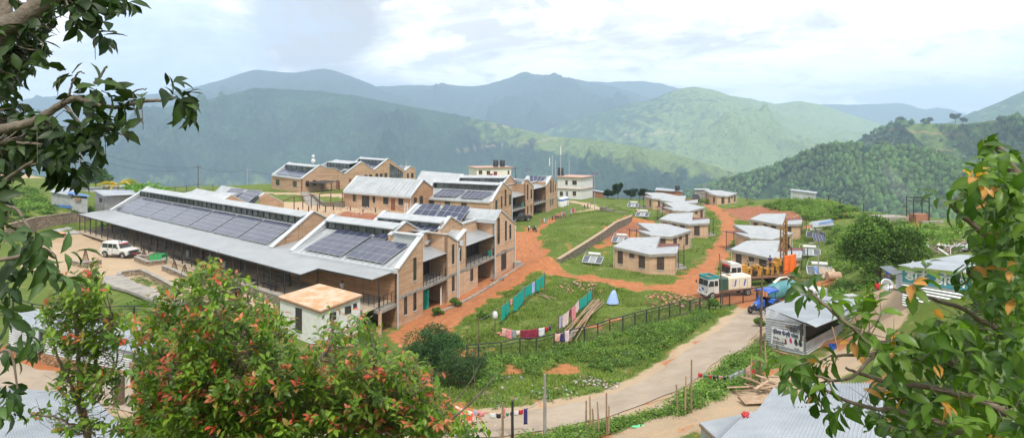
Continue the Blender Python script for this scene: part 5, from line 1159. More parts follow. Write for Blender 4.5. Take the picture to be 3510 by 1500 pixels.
m = MB(); corr_quad(m, a-V3((0, 0, 0))+V3((0, 0, -.55)), b_+V3((0, 0, -.55)), b_+V3((0, 0, .85)), a+V3((0, 0, .75)), .11, .028); m.build('wall', 'tinwall', an); m = MB(); m.plate([a+V3((-.3, -.2, .8)), b_+V3((0, -.2, 1.0)), b_+V3((.2, 2, 1.1)), a+V3((-.2, 2, 1.0))], .04); m.build('roof', 'tinroof', an)
def roof_sheet(name, label, pts, wallz, al='v', pitch=.15, amp=.035, group=None, walls=True, mat='tinroof'):
 R_ = [W(*p) for p in pts]; c = sum(R_, V3((0, 0, 0)))/4; t = empty(name, (c.x, c.y, wallz), 0, label, 'shed', group)
 m = MB(); corr_quad(m, *R_, pitch, amp, al); m.build('roof', mat, t)
 if walls:
  I = [p.lerp(V3((c.x, c.y, p.z)), .04) for p in R_]; m = MB()
  m.add([V3((p.x, p.y, wallz)) for p in I]+[p-V3((0, 0, .06)) for p in I], [(i, (i+1) % 4, 4+(i+1) % 4, 4+i) for i in range(4)]); m.build('wall', 'tinold', t)
  m = MB()
  for i in range(4): m.bar(R_[i]-V3((0, 0, .08)), R_[(i+1) % 4]-V3((0, 0, .08)), .06, .08)
  m.build('eave_beam', 'wood', t)
 return t
roof_sheet('front_tin_roof', 'long grey corrugated roof filling the bottom right corner, nearest roof', [(2470, 1500, 26.0), (3060, 1590, 22.5), (3080, 1360, 27.5), (2560, 1412, 29.0)], -15.4)
roof_sheet('low_corner_roof', 'low tin roof at the bottom left of the grey roofs, red bundle on it', [(2398, 1448, 28.4), (2475, 1520, 26.0), (2590, 1440, 28.6), (2555, 1418, 29.3)], -15.2)
roof_sheet('lean_roof', 'two steep corrugated sheets joined at a hip beside the wood pile, behind the nearest roof', [(2575, 1434, 29.8), (2720, 1402, 30.0), (2800, 1380, 31), (2652, 1326, 33.4)], -15.2)
roof_sheet('upper_tin_roof', 'patched corrugated roof behind the nearest roof, under the right tree branches', [(2722, 1395, 30.3), (3110, 1380, 28.6), (3060, 1310, 32), (2780, 1312, 33.8)], -15.0)
m = MB(); p = W(2560, 1432, 28.4)
for i in range(9): m.ball(p+V3((random.uniform(-.15, .15), random.uniform(-.12, .12), .1+random.uniform(0, .12))), .08, 7, 5)
tag(m.build('cloth_bundle', 'red'), 'small crumpled bright red bundle on the low corner roof', 'bundle')
def tin_hut(name, lb, wall4, roof4, back=3.5):
 wl = [W(*p) for p in wall4]; t = empty(name, wl[0].lerp(wl[1], .5), 0, lb, 'shed')
 m = MB(); corr_quad(m, *wl, .18, .05); m.build('front_wall', 'tinwall', t); R_ = [W(*p) for p in roof4]
 m = MB(); corr_quad(m, *R_, .15, .02, 'v'); m.build('roof', 'tinroof', t)
 a = wl[1]; b_ = V3((R_[2].x-.2, R_[2].y-.2, a.z)); m = MB(); corr_quad(m, a, b_, V3((b_.x, b_.y, R_[2].z-.1)), wl[2], .18, .05); m.build('side_wall', 'tinwall', t)
 m = MB(); m.plate([wl[0]-V3((0, -.1, 1.3)), wl[1]-V3((0, -.1, 1.3)), wl[1]+V3((0, .1, -.02)), wl[0]+V3((0, .1, -.02))], .3); m.build('stone_plinth', 'stoneo', t)
 return t
tin_hut('roadside_tin_hut', 'corrugated hut on an orange stone footing at the lower left, left one of the pair', [(30, 1182, 52), (132, 1208, 50.5), (134, 1127, 50.5), (36, 1078, 52)], [(28, 1106, 51.6), (165, 1133, 50), (240, 1062, 55.5), (78, 1056, 57)])
tin_hut('long_tin_hut', 'long corrugated hut behind the red leaved tree, right one of the pair', [(150, 1210, 50.2), (448, 1274, 46.8), (458, 1204, 46.8), (165, 1135, 50.2)], [(158, 1140, 50), (462, 1206, 46.4), (500, 1118, 52.5), (200, 1060, 56)])
h2 = empty('open_stall', W(490, 1250, 46.5), 0, 'open wooden stall at the right end of the long tin hut', 'stall'); p = W(460, 1255, 47); m = MB()
for k in range(6): m.bar(p+V3((k*.32, .2*k, 0)), p+V3((k*.32, .2*k, 1.1)), .06)
m.build('railing', 'wood', h2); m = MB(); m.plate([W(462, 1208, 46.6), W(520, 1215, 45.6), W(540, 1180, 49), W(485, 1170, 50)], .05); m.build('roof', 'tinroof', h2); m = MB(); m.plate([W(442, 1240, 46), W(500, 1258, 45.2), W(500, 1278, 45.2), W(442, 1262, 46)], .1); m.build('counter', 'wood', h2)
for px, py in ((427, 1186), (440, 1190)):
 m = MB(); m.ball(W(px, py, 48.3)+V3((0, 0, .1)), (.22, .22, .14), 10, 6); tag(m.build('pumpkin', 'rusttin'), 'left round gourd drying on the long tin hut roof' if px < 430 else 'right round gourd drying on the long tin hut roof', 'gourd', 'gourds on the tin roof')
roof_sheet('bottom_left_roof', 'bright corrugated roof filling the bottom left corner', [(-60, 1600, 27), (560, 1590, 27.5), (300, 1345, 36), (-60, 1325, 37)], -16.6, pitch=.14, amp=.03)
wb = empty('white_board_sign', W(405, 1320, 43), 0, 'blank white board on a post beside the road at the lower left', 'board'); m = MB(); m.plate([W(362, 1330, 43), W(446, 1318, 42.6), W(446, 1275, 42.6), W(366, 1293, 43)], .05); m.build('panel', 'white', wb); m = MB(); p = W(410, 1340, 42.5); m.tube([V3((p.x, p.y, -17.6)), p+V3((0, 0, 1))], .3, 8); m.build('stump', 'pole', wb)
sp = empty('small_solar_panel', W(268, 1420, 33), 0, 'small blue solar panel on a pole above the bottom left roof', 'solar panel'); A = W(245, 1422, 33); pv(sp, A, A+V3((.55, 0, 0)), A+V3((.62, .25, .33)), A+V3((.1, .25, .33)), 3, 4, .015); m = MB(); m.bar(A+V3((.3, .1, 0)), A+V3((.3, .1, -2.0)), .05); m.build('pole', 'galv', sp)
cs = empty('collapsed_tin_shed', W(2810, 770, 112), 0, 'collapsing silver tin shed with blue striped sheet on the bank above the heaters', 'shed')
m = MB(); corr_quad(m, W(2785, 779, 110), W(2860, 771, 111), W(2848, 750, 116), W(2780, 759, 115), .25, .04, 'v'); m.build('roof', 'tinroof', cs); m = MB(); m.plate([W(2806, 768, 111.4), W(2858, 759, 112.5), W(2857, 756, 113), W(2806, 765, 112)], .12); m.build('blue_strip', 'bluesheet', cs)
m = MB()
for a, b_ in (((2790, 776), (2800, 795)), ((2835, 772), (2838, 788)), ((2770, 770), (2785, 772))): m.bar(W(*a, 111), W(*b_, 111), .15)
m.build('post', 'wood', cs); m = MB(); m.plate([W(2772, 765, 112), W(2790, 760, 112), W(2790, 776, 112), W(2776, 778, 112)], .1); m.build('loose_sheet', 'tinwall', cs)
rh = empty('smoking_brick_hearth', W(3150, 745, 118), 0, 'roofless brick hearth with a black steel frame and pale slab beside it', 'hearth')
P0 = G(3150, 762); m = MB(); m.box(P0+V3((0, 0, .7)), (2.4, 1.8, 1.6), .1); m.build('brick_base', 'brickred', rh); m = MB()
for sx in (-1, 1):
 for sy in (-1, 1): m.bar(P0+V3((sx*1.35-.2, sy*1, 0)), P0+V3((sx*1.35-.2, sy*1, 4.3)), .12)
for z in (4.3, 3.7):
 for sy in (-1, 1): m.bar(P0+V3((-1.6, sy, z)), P0+V3((1.2, sy, z)), .1)
 for sx in (-1.55, 1.15): m.bar(P0+V3((sx, -1, z)), P0+V3((sx, 1, z)), .1)
for k in range(5): m.bar(P0+V3((-1.6+k*.68, -1, 4.35)), P0+V3((-1.6+k*.68, 1, 4.35)), .06)
m.build('frame', 'steel', rh); m_, nt, b = newmat('smoke_air'); nt.nodes.remove(b); vv = nt.nodes.new('ShaderNodeVolumePrincipled'); vv.inputs['Density'].default_value = .03; vv.inputs['Color'].default_value = (.9, .93, 1, 1); nt.links.new(vv.outputs[0], nt.nodes['Material Output'].inputs['Volume']); m = MB(); m.ball((0, 0, 0), (1.5, 1.3, 5), 14, 10); so_ = m.build('smoke', m_, None, True); so_.location = P0+V3((-3.5, .5, 6.5)); so_.rotation_euler = (0, -.6, 0); tag(so_, kind='stuff')
m = MB(); m.box(P0+V3((-4.4, 1.5, .5)), (5, 3.4, .9), .05); m.box(P0+V3((1.5, -1.2, .1)), (4, .5, .7), .1); m.build('slab', 'conc', rh)
def hill_mat(name, f1, f2, field, bare, fieldamt=.5, tree=.06, fs=.004):
 m, nt, b = newmat(name); b.inputs['Roughness'].default_value = 1.0; b.inputs['Specular IOR Level'].default_value = .05
 a = nt.nodes.new('ShaderNodeAttribute'); a.attribute_name = 'Col'; sep = nt.nodes.new('ShaderNodeSeparateColor'); nt.links.new(a.outputs['Color'], sep.inputs[0])
 n1 = noise(nt, fs, 8, .66); nt_ = noise(nt, tree, 4, .75); n2 = noise(nt, fs*5, 5, .6)
 c = mixc(nt, ramp(nt, n1, [(.35, 0.0), (.65, 1.0)]), f1, f2); c = mixc(nt, ramp(nt, nt_, [(.42, 0.0), (.62, .75)]), c, tuple(x*.45 for x in f1))
 fm = nt.nodes.new('ShaderNodeMath'); fm.operation = 'MULTIPLY_ADD'; nt.links.new(n2, fm.inputs[0]); fm.inputs[1].default_value = 1.1; nt.links.new(sep.outputs[0], fm.inputs[2])
 fm2 = ramp(nt, fm.outputs[0], [(.78, 0.0), (.98, 1.0)])
 fc = mixc(nt, ramp(nt, noise(nt, fs*14, 4, .7), [(.4, 0.0), (.6, 1.0)]), field, tuple(x*.72 for x in field)); 
 fc = mixc(nt, ramp(nt, noise(nt, fs*9, 6, .8, None, 1), [(.60, 0.0), (.70, .7)]), fc, bare)
 fc = mixc(nt, ramp(nt, noise(nt, tree*.55, 4, .8), [(.58, 0.0), (.64, .9)]), fc, f1)
 c = mixc(nt, fm2, c, fc); c = mixc(nt, sep.outputs[1], c, bare)
 nt.links.new(c, b.inputs['Base Color']); bump(nt, b, nt_, 1.0, 6.0); return m
MT['hillA'] = hill_mat('far_blue_forest', (.022, .045, .03), (.035, .06, .035), (.12, .16, .06), (.3, .22, .14), .2)
MT['hillB'] = hill_mat('forest_slope', (.008, .028, .016), (.045, .10, .04), (.16, .22, .055), (.42, .32, .2), .4)
MT['hillE'] = hill_mat('terraced_slope', (.03, .07, .028), (.065, .12, .04), (.20, .27, .085), (.45, .36, .22), .8)
MT['hillF'] = hill_mat('near_terraces', (.035, .075, .022), (.055, .10, .03), (.15, .22, .05), (.42, .24, .14), .8, .08, .008)
def D(l): return [(a*1.3626, b*1.3626) for a, b in l]
HILLS = {}
def ridge(name, prof, Y0, depth, drop, mat, amp, field=None, jag=1.0, back=.5, nrow=90, step=7, sp=900., seed=0, xconv=.0, lines=()):
 """prof: ridge line px,py ; Y0: distance (number or list along prof)"""
 pr = np.array(prof, float); px = np.arange(pr[0, 0], pr[-1, 0]+step, step); py = np.interp(px, pr[:, 0], pr[:, 1])
 k = np.hanning(9); k /= k.sum(); py = np.convolve(np.pad(py, 4, mode='edge'), k, 'valid')
 YY = np.interp(px, pr[:, 0], Y0) if isinstance(Y0, (list, tuple)) else np.full(px.shape, float(Y0))
 py = py+(fbm(px/22+seed, px*0+seed*3.1, 5)-.5)*7*jag
 X = (px-CX)/F*YY; Z = (HY-py)/F*YY
 t = np.concatenate([np.linspace(-back, 0, int(nrow*.25), endpoint=False), np.linspace(0, 1, nrow)])
 PX, T = np.meshgrid(np.arange(len(px)), t, indexing='ij')
 Xg = X[:, None]*(1-xconv*np.clip(T, 0, 1)); Yg = YY[:, None]-T*depth
 tt = np.abs(T); prof_ = 1-(1-tt)**1.25*1.0
 Zg = Z[:, None]-prof_*drop
 env = np.clip(tt*4, 0, 1)
 warp = fbm(Xg/sp+seed, Yg/sp, 3)*1.6
 gul = ridged(Xg/sp+seed+warp*.6, Yg/(sp*1.8)+warp, 6)-.62
 Zg = Zg+env*amp*gul*1.2+env*amp*.5*(fbm(Xg/(sp*.25), Yg/(sp*.3)+seed, 4)-.5)
 Xg = Xg+env*amp*.25*(fbm(Xg/(sp*.6)+7, Yg/(sp*.6), 3)-.5)
 v = np.stack([Xg, Yg, Zg], -1).reshape(-1, 3); nx_, ny_ = Xg.shape; ii = np.arange(nx_*ny_).reshape(nx_, ny_)
 f = np.stack([ii[:-1, :-1], ii[:-1, 1:], ii[1:, 1:], ii[1:, :-1]], -1).reshape(-1, 4)
 ppx = v[:, 0]/v[:, 1]*F+CX; ppy = HY-v[:, 2]/v[:, 1]*F
 fl = np.zeros(len(v)) if field is None else field(ppx, ppy, v)
 bl = np.zeros(len(v))
 for ln, w in lines: bl = np.maximum(bl, 1-sstep(w*.6, w*1.4, dist_line(ppx, ppy, ln)+(fbm(ppx/9, ppy/9, 3)-.5)*6))
 o = np_mesh(name, v, f, mat, np.stack([fl, bl*.55, fl*0], -1), smooth=True); tag(o, kind='structure'); HILLS[name+str(seed)] = (Xg, Yg, Zg)
 return o
ridge('far_mountain', D([(1400, 212), (1480, 205), (1550, 207), (1620, 203), (1680, 214), (1760, 240), (1860, 262), (1990, 268), (2060, 262), (2150, 263), (2220, 262), (2262, 257), (2320, 274), (2375, 271), (2410, 282), (2460, 296), (2600, 310)]), 7600, 1800, 700, 'hillA', 200, sp=1400, seed=1, nrow=50)
0 and ridge('far_mountain', D([(880, 230), (930, 170), (950, 163), (985, 190), (1010, 178), (1040, 156), (1062, 175), (1085, 190), (1100, 182), (1120, 192), (1180, 225), (1260, 240)]), 8000, 1800, 700, 'hillA', 200, sp=1400, seed=2, nrow=40)
ridge('blue_peak', D([(900, 225), (960, 218), (1040, 214), (1120, 216), (1200, 217), (1250, 207), (1290, 192), (1310, 184), (1325, 181), (1340, 185), (1365, 191), (1420, 194), (1480, 206), (1560, 222), (1620, 243), (1700, 268), (1800, 300), (1950, 340)]), 6300, 2600, 800, 'hillA', 520, sp=700, seed=3, nrow=90)
ridge('blue_mountain', D([(-250, 275), (0, 262), (80, 247), (190, 237), (300, 241), (400, 236), (480, 222), (560, 200), (610, 184), (640, 175), (690, 180), (740, 184), (790, 176), (820, 172), (860, 184), (930, 210), (1000, 245), (1050, 265), (1150, 292), (1300, 335)]), 5400, 1900, 800, 'hillA', 460, sp=650, seed=4, nrow=80)
ridge('far_terraced_hill', D([(1780, 250), (1840, 241), (1900, 250), (1950, 262), (2010, 254), (2060, 262), (2120, 281), (2200, 306), (2300, 340), (2450, 380)]), 5000, 1900, 700, 'hillE', 240, sp=800, seed=5, field=lambda x, y, v: .40+.25*np.exp(-((x-2950)/220)**2)+0*x, nrow=70)
ridge('right_upper_hill', D([(2330, 330), (2390, 306), (2440, 295), (2500, 270), (2540, 245), (2576, 228), (2700, 190), (2850, 150)]), 3400, 1800, 500, 'hillE', 120, sp=600, seed=6, field=lambda x, y, v: .22+0*x, nrow=50)
ridge('terraced_hill', D([(1250, 372), (1350, 335), (1450, 300), (1560, 266), (1640, 250), (1700, 226), (1750, 217), (1800, 228), (1870, 250), (1950, 284), (2050, 310), (2150, 328), (2250, 350), (2400, 395)]), 4300, 2500, 760, 'hillE', 370, sp=680, seed=7, field=lambda x, y, v: .14+.30*sstep(2000, 2500, x)+.1*sstep(330, 480, y), nrow=130, step=5, lines=(([(2330, 458), (2290, 452), (2200, 463), (2130, 462)], 2.2),))
ridge('forest_hill', D([(-250, 352), (0, 340), (120, 335), (250, 318), (350, 290), (430, 268), (500, 252), (560, 243), (640, 220), (720, 225), (800, 229), (900, 242), (1000, 262), (1100, 279), (1200, 299), (1300, 322), (1400, 345), (1500, 352), (1600, 368), (1700, 388), (1800, 418), (1900, 455), (2000, 500)]),
      [3300]*12+[3250, 3200, 3100, 2950, 2800, 2600, 2450, 2300, 2150, 2000, 1900], 1700, 640, 'hillB', 440, sp=430, seed=8,
      field=lambda x, y, v: .5*sstep(1450, 1850, x)*(1-sstep(20, 130, y-np.interp(x, [1400, 1800, 2200, 2500], [390, 440, 500, 560])))+.28*sstep(560, 620, y)*(1-sstep(1000, 1500, x)), nrow=150, step=5,
      lines=(([(1560, 517), (1640, 505), (1760, 492), (1850, 484), (1930, 470)], 2.2), ([(1650, 470), (1700, 430), (1760, 440)], 1.6), ([(1380, 575), (1400, 560)], 3)))
ridge('near_terraced_hill', D([(2000, 410), (2080, 388), (2130, 366), (2160, 352), (2200, 330), (2240, 314), (2262, 311), (2350, 310), (2420, 313), (2480, 306), (2520, 299), (2576, 294), (2700, 280), (2900, 250)]), [1750, 1700, 1650, 1600, 1550, 1500, 1450, 1400, 1300, 1250, 1200, 1150, 1100, 1000], 760, 300, 'hillF', 62, sp=240, seed=9,
      field=lambda x, y, v: .50-.25*fbm(x/90, y/60, 3)+0*x, nrow=110, step=5, lines=(([(2900, 520), (3010, 506), (3060, 498), (3000, 480)], 3), ([(3040, 440), (3140, 450), (3250, 462), (3300, 458)], 2.5), ([(2900, 512), (3060, 503), (3260, 515)], 1.8)))
ridge('forest_spur', D([(1640, 520), (1720, 490), (1780, 468), (1850, 450), (1950, 421), (2030, 386), (2080, 368), (2150, 366), (2250, 372), (2330, 385), (2450, 420), (2600, 455), (2900, 500)]), [1300, 1250, 1220, 1180, 1120, 1060, 1020, 980, 930, 880, 820, 760, 700], 560, 230, 'hillB', 55, sp=200, seed=10, field=lambda x, y, v: .22+0*x, nrow=100, step=5)
vf = np.array([[-9000, 300, -460], [9000, 300, -460], [9000, 9300, -460], [-9000, 9300, -460]], float)
o = np_mesh('valley_floor', vf, np.array([[0, 1, 2, 3]]), 'hillB', np.zeros((4, 3))); tag(o, kind='structure')
def blobs(P, r, cols, hh=1.3):
 ang = np.linspace(0, 2*np.pi, 6)[:-1]; n = len(P)
 ring = lambda z, s: np.stack([np.cos(ang)*s, np.sin(ang)*s, np.full(5, z)], -1)
 T = np.concatenate([[[0, 0, -.4]], ring(.25, .95), ring(.85, .72), [[0, 0, 1.25]]]); k = len(T)
 jit = 1+rng.normal(0, .16, (n, k, 1)); v = P[:, None]+T[None]*jit*r[:, None, None]*np.array([1, 1, hh])
 f = []
 for i in range(5):
  j = (i+1) % 5; f += [(0, 1+j, 1+i), (1+i, 1+j, 6+j), (1+i, 6+j, 6+i), (6+i, 6+j, 11)]
 f = (np.array(f)[None]+(np.arange(n)*k)[:, None, None]).reshape(-1, 3)
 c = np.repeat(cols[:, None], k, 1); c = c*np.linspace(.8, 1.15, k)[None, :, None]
 return v.reshape(-1, 3), f, c.reshape(-1, 3)
def hill_trees(key, n, r0, r1, dens, name):
 Xg, Yg, Zg = HILLS[key]; a = rng.integers(0, Xg.shape[0]-1, n); b_ = rng.integers(int(Xg.shape[1]*.19), Xg.shape[1]-1, n); s, t = rng.random(n), rng.random(n)
 L = lambda A: (A[a, b_]*(1-s)+A[a+1, b_]*s)*(1-t)+(A[a, b_+1]*(1-s)+A[a+1, b_+1]*s)*t
 P = np.stack([L(Xg), L(Yg), L(Zg)], -1); keep = dens(P); P = P[keep]; m = len(P)
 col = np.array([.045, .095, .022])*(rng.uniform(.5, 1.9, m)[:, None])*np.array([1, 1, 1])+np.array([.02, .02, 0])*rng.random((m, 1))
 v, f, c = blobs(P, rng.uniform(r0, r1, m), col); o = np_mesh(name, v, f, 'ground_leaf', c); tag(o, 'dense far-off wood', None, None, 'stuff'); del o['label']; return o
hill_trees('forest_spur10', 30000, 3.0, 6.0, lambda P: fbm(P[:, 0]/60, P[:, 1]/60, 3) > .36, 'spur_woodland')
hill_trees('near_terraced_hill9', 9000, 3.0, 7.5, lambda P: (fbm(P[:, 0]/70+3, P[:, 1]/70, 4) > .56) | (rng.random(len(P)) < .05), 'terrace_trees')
w = bpy.data.worlds.new('World'); sc.world = w; w.use_nodes = True; nt = w.node_tree; bg = nt.nodes['Background']
SUN_EL = 58.0; SUN_AZ = 168.0   # azimuth measured clockwise from +Y (view direction)
sky = nt.nodes.new('ShaderNodeTexSky'); sky.sky_type = 'NISHITA'; sky.sun_disc = False; sky.sun_elevation = math.radians(SUN_EL); sky.sun_rotation = math.radians(SUN_AZ)
sky.altitude = 1200; sky.air_density = 1.0; sky.dust_density = 2.0
STR = .10; bg.inputs['Strength'].default_value = STR
tc = nt.nodes.new('ShaderNodeTexCoord'); sx = nt.nodes.new('ShaderNodeSeparateXYZ'); nt.links.new(tc.outputs['Generated'], sx.inputs[0])
def mth(op, a, b_=None, c_=None):
 n = nt.nodes.new('ShaderNodeMath'); n.operation = op
 for i, x in enumerate((a, b_, c_)):
  if x is None: continue
  if isinstance(x, (int, float)): n.inputs[i].default_value = x
  else: nt.links.new(x, n.inputs[i])
 return n.outputs[0]
zz = mth('ADD', mth('MAXIMUM', sx.outputs[2], 0.0), .16)
cb = nt.nodes.new('ShaderNodeCombineXYZ'); nt.links.new(mth('DIVIDE', sx.outputs[0], zz), cb.inputs[0]); nt.links.new(mth('DIVIDE', sx.outputs[1], zz), cb.inputs[1]); nt.links.new(mth('MULTIPLY', sx.outputs[2], 3.0), cb.inputs[2])
nA = noise(nt, .85, 8, .60, cb.outputs[0], .5); nB = noise(nt, .42, 6, .55, cb.outputs[0], .3); nC = noise(nt, 2.6, 9, .62, cb.outputs[0], .6)
cb2 = nt.nodes.new('ShaderNodeCombineXYZ'); nt.links.new(mth('MULTIPLY', sx.outputs[0], 5.0), cb2.inputs[0]); nt.links.new(mth('MULTIPLY', sx.outputs[1], 5.0), cb2.inputs[1]); nt.links.new(mth('MULTIPLY', sx.outputs[2], 11.0), cb2.inputs[2])
nD = noise(nt, 1.0, 9, .58, cb2.outputs[0], .35)
k = 1.20/STR
cw = tuple(x*k for x in (1.02, 1.01, .995)); cg = tuple(x*k for x in (.62, .622, .635)); cdk = tuple(x*k for x in (.50, .51, .55))
c = mixc(nt, ramp(nt, nA, [(.43, 0.0), (.56, 1.0)]), cg, cw); c = mixc(nt, ramp(nt, nD, [(.50, 0.0), (.56, .95)]), c, cw); c = mixc(nt, ramp(nt, nC, [(.52, 0.0), (.70, .5)]), c, cg)
c = mixc(nt, ramp(nt, nD, [(.34, .9), (.44, 0.0)]), c, cdk)
dv = nt.nodes.new('ShaderNodeVectorMath'); dv.operation = 'DISTANCE'; nt.links.new(tc.outputs['Generated'], dv.inputs[0])
q = V3(((1090-CX)/F, 1, (HY-130)/F)).normalized(); dv.inputs[1].default_value = q
dd = mth('ADD', dv.outputs['Value'], mth('MULTIPLY', mth('SUBTRACT', nD, .5), .30))
c = mixc(nt, ramp(nt, dd, [(.06, .95), (.13, 0.0)]), c, tuple(x*k for x in (.43, .435, .46)))
dv2 = nt.nodes.new('ShaderNodeVectorMath'); dv2.operation = 'DISTANCE'; nt.links.new(tc.outputs['Generated'], dv2.inputs[0]); q = V3(((560-CX)/F, 1, (HY-135)/F)).normalized(); dv2.inputs[1].default_value = q
dg = mth('ADD', dv2.outputs['Value'], mth('MULTIPLY', mth('SUBTRACT', nD, .5), .9))
blue = nt.nodes.new('ShaderNodeMix'); blue.data_type = 'RGBA'; nt.links.new(sky.outputs[0], blue.inputs[6]); blue.inputs[7].default_value = (.56*k, .68*k, .87*k, 1); blue.inputs[0].default_value = .75
c = mixc(nt, ramp(nt, dg, [(.02, .75), (.16, 0.0)]), c, blue.outputs[2])
gap = ramp(nt, nB, [(.30, .7), (.40, 0.0)]); c = mixc(nt, gap, c, blue.outputs[2])
gr = nt.nodes.new('ShaderNodeMapRange'); gr.inputs['From Min'].default_value = .18; gr.inputs['From Max'].default_value = .9; gr.inputs['To Min'].default_value = 1.0; gr.inputs['To Max'].default_value = .95; nt.links.new(sx.outputs[2], gr.inputs['Value'])
vm = nt.nodes.new('ShaderNodeVectorMath'); vm.operation = 'SCALE'; nt.links.new(c, vm.inputs[0]); nt.links.new(gr.outputs[0], vm.inputs['Scale'])
nt.links.new(vm.outputs[0], bg.inputs['Color'])
sl = bpy.data.lights.new('sun', 'SUN'); sl.energy = 3.0; sl.angle = math.radians(8); sl.color = (1.0, .955, .89)
so = bpy.data.objects.new('sun', sl); COL.objects.link(so); so.rotation_euler = (math.radians(90-SUN_EL), 0, math.radians(180-SUN_AZ+0)); so.location = (0, 0, 300)
el, az = math.radians(SUN_EL), math.radians(SUN_AZ); ds = V3((math.sin(az)*math.cos(el), math.cos(az)*math.cos(el), math.sin(el)))
so.rotation_euler = ds.to_track_quat('Z', 'Y').to_euler()
m, nt, b = newmat('haze_air'); nt.nodes.remove(b); pvn = nt.nodes.new('ShaderNodeVolumePrincipled'); pvn.inputs['Color'].default_value = (.58, .77, 1.0, 1); pvn.inputs['Density'].default_value = HAZE_D if 'HAZE_D' in globals() else 1.7e-4; pvn.inputs['Anisotropy'].default_value = .0
nt.links.new(pvn.outputs[0], nt.nodes['Material Output'].inputs['Volume'])
hb = MB(); hb.bbox(-9500, 9500, -300, 9500, -900, 585); MT['haze'] = m; ho = hb.build('haze', 'haze'); tag(ho, kind='stuff')
cam = bpy.data.cameras.new('camera'); co = bpy.data.objects.new('camera', cam); COL.objects.link(co); co.rotation_euler = (math.radians(90), 0, 0)
cam.sensor_width = 36; cam.sensor_fit = 'HORIZONTAL'; cam.lens = F/3510*36; cam.shift_y = -(750-HY)/3510; cam.clip_start = .05; cam.clip_end = 40000
sc.camera = co; sc.cycles.volume_bounces = 1
sc.view_settings.view_transform = 'Standard'; sc.view_settings.look = 'None'; sc.view_settings.exposure = .40; sc.view_settings.gamma = 1
def stone_wall(name, lb, pts, h, th=.45, mat='stone', cop='conc', drop=.8):
 """pts world XY list with z of the top"""
 c = sum((V3(p) for p in pts), V3((0, 0, 0)))/len(pts); t = empty(name, c-V3((0, 0, h)), 0, lb, 'wall')
 m = MB(); k = MB()
 for a, b_ in zip(pts[:-1], pts[1:]):
  a = V3(a); b_ = V3(b_); d = V3((b_.x-a.x, b_.y-a.y, 0)).normalized(); s = V3((-d.y, d.x, 0))*th/2
  lo = V3((0, 0, h+drop)); vs = [a-s-lo, b_-s-lo, b_+s-lo, a+s-lo, a-s, b_-s, b_+s, a+s]
  m.add(vs, [(3, 2, 1, 0), (4, 5, 6, 7), (0, 1, 5, 4), (1, 2, 6, 5), (2, 3, 7, 6), (3, 0, 4, 7)])
  k.bar(a+V3((0, 0, .05)), b_+V3((0, 0, .05)), th+.1, .1)
 m.build('wall_body', mat, t); k.build('coping', cop, t); return t
def top(px, py, Y): p = W(px, py, Y); return (p.x, p.y, p.z)
MT['wcop'] = M_('weathered_coping', (.42, .30, .20), (.30, .23, .16), 2, .9)
stone_wall('retaining_wall', 'long brown rubble retaining wall between the grass slope and the staff houses', [top(1914, 888, 97.0), top(2000, 835, 107.5), top(2060, 797, 117), top(2110, 762, 130), top(2160, 742, 143), top(2164, 738, 147)], 1.6, .5, 'stoned', 'wcop')
st = empty('terrace_steps', W(2150, 735, 150), 0, 'stepped stone blocks climbing at the top end of the retaining wall', 'steps')
for i, (x0, x1, y, Y) in enumerate([(2061, 2083, 709, 160), (2078, 2105, 717, 157), (2104, 2143, 726, 154), (2130, 2150, 733, 151), (2143, 2188, 734, 152)]):
 a = W(x0, y, Y); b_ = W(x1, y+1, Y-1); m = MB(); m.bar(a-V3((0, 0, .6)), b_-V3((0, 0, .6)), 1.6, 1.3); m.build('step_block', 'stoned', st)
stone_wall('curved_wall', 'short curved stone wall beyond the steps, by the small heater', [top(2145, 742, 150), top(2183, 736, 152), top(2190, 725, 158), top(2182, 716, 164)], 1.3, .4, 'stoned', 'wcop')
stone_wall('yard_wall', 'tall pale rubble wall closing the far left of the sandy yard', [top(20, 772, 108), top(120, 746, 116), top(243, 729, 124), top(330, 738, 128)], 2.9, .6, 'stone', 'stone')
def planter(lb, pts, zt=None, h=.55):
 P_ = [G(*p) for p in pts]; z = max(p.z for p in P_)+h; return stone_wall('planter_wall', lb, [(p.x, p.y, p.z+h) for p in P_], h, .42, 'stone', 'conc', .4)
for lb, pts in (('low stone kerb wall just in front of the white jeep', [(352, 843), (425, 873)]), ('small stone planter right of the jeep with one tree guard', [(465, 893), (508, 911), (562, 905), (560, 893), (470, 888)]),
    ('long low wall left of the jeep beside a tree guard', [(240, 905), (285, 915), (345, 905)]), ('large square stone planter with weeds below the jeep', [(408, 957), (410, 947), (485, 938), (560, 975), (600, 1000)]),
    ('long stone planter under the canopy edge with two tree guards', [(560, 925), (610, 945), (690, 985), (655, 962)]), ('stone kerb beside the steps near the dark wall', [(800, 1010), (875, 985)])):
 planter(lb, pts)
pk = empty('concrete_path_slab', G(500, 985), 0, 'pale curved concrete slab path behind the red leaved tree', 'path'); P_ = [G(*p)+V3((0, 0, .22)) for p in ((360, 958), (420, 955), (470, 985), (560, 1015), (640, 1050), (560, 1060), (440, 1010), (350, 985))]
m = MB(); m.plate(P_, -.3); m.build('slab', 'conc', pk)
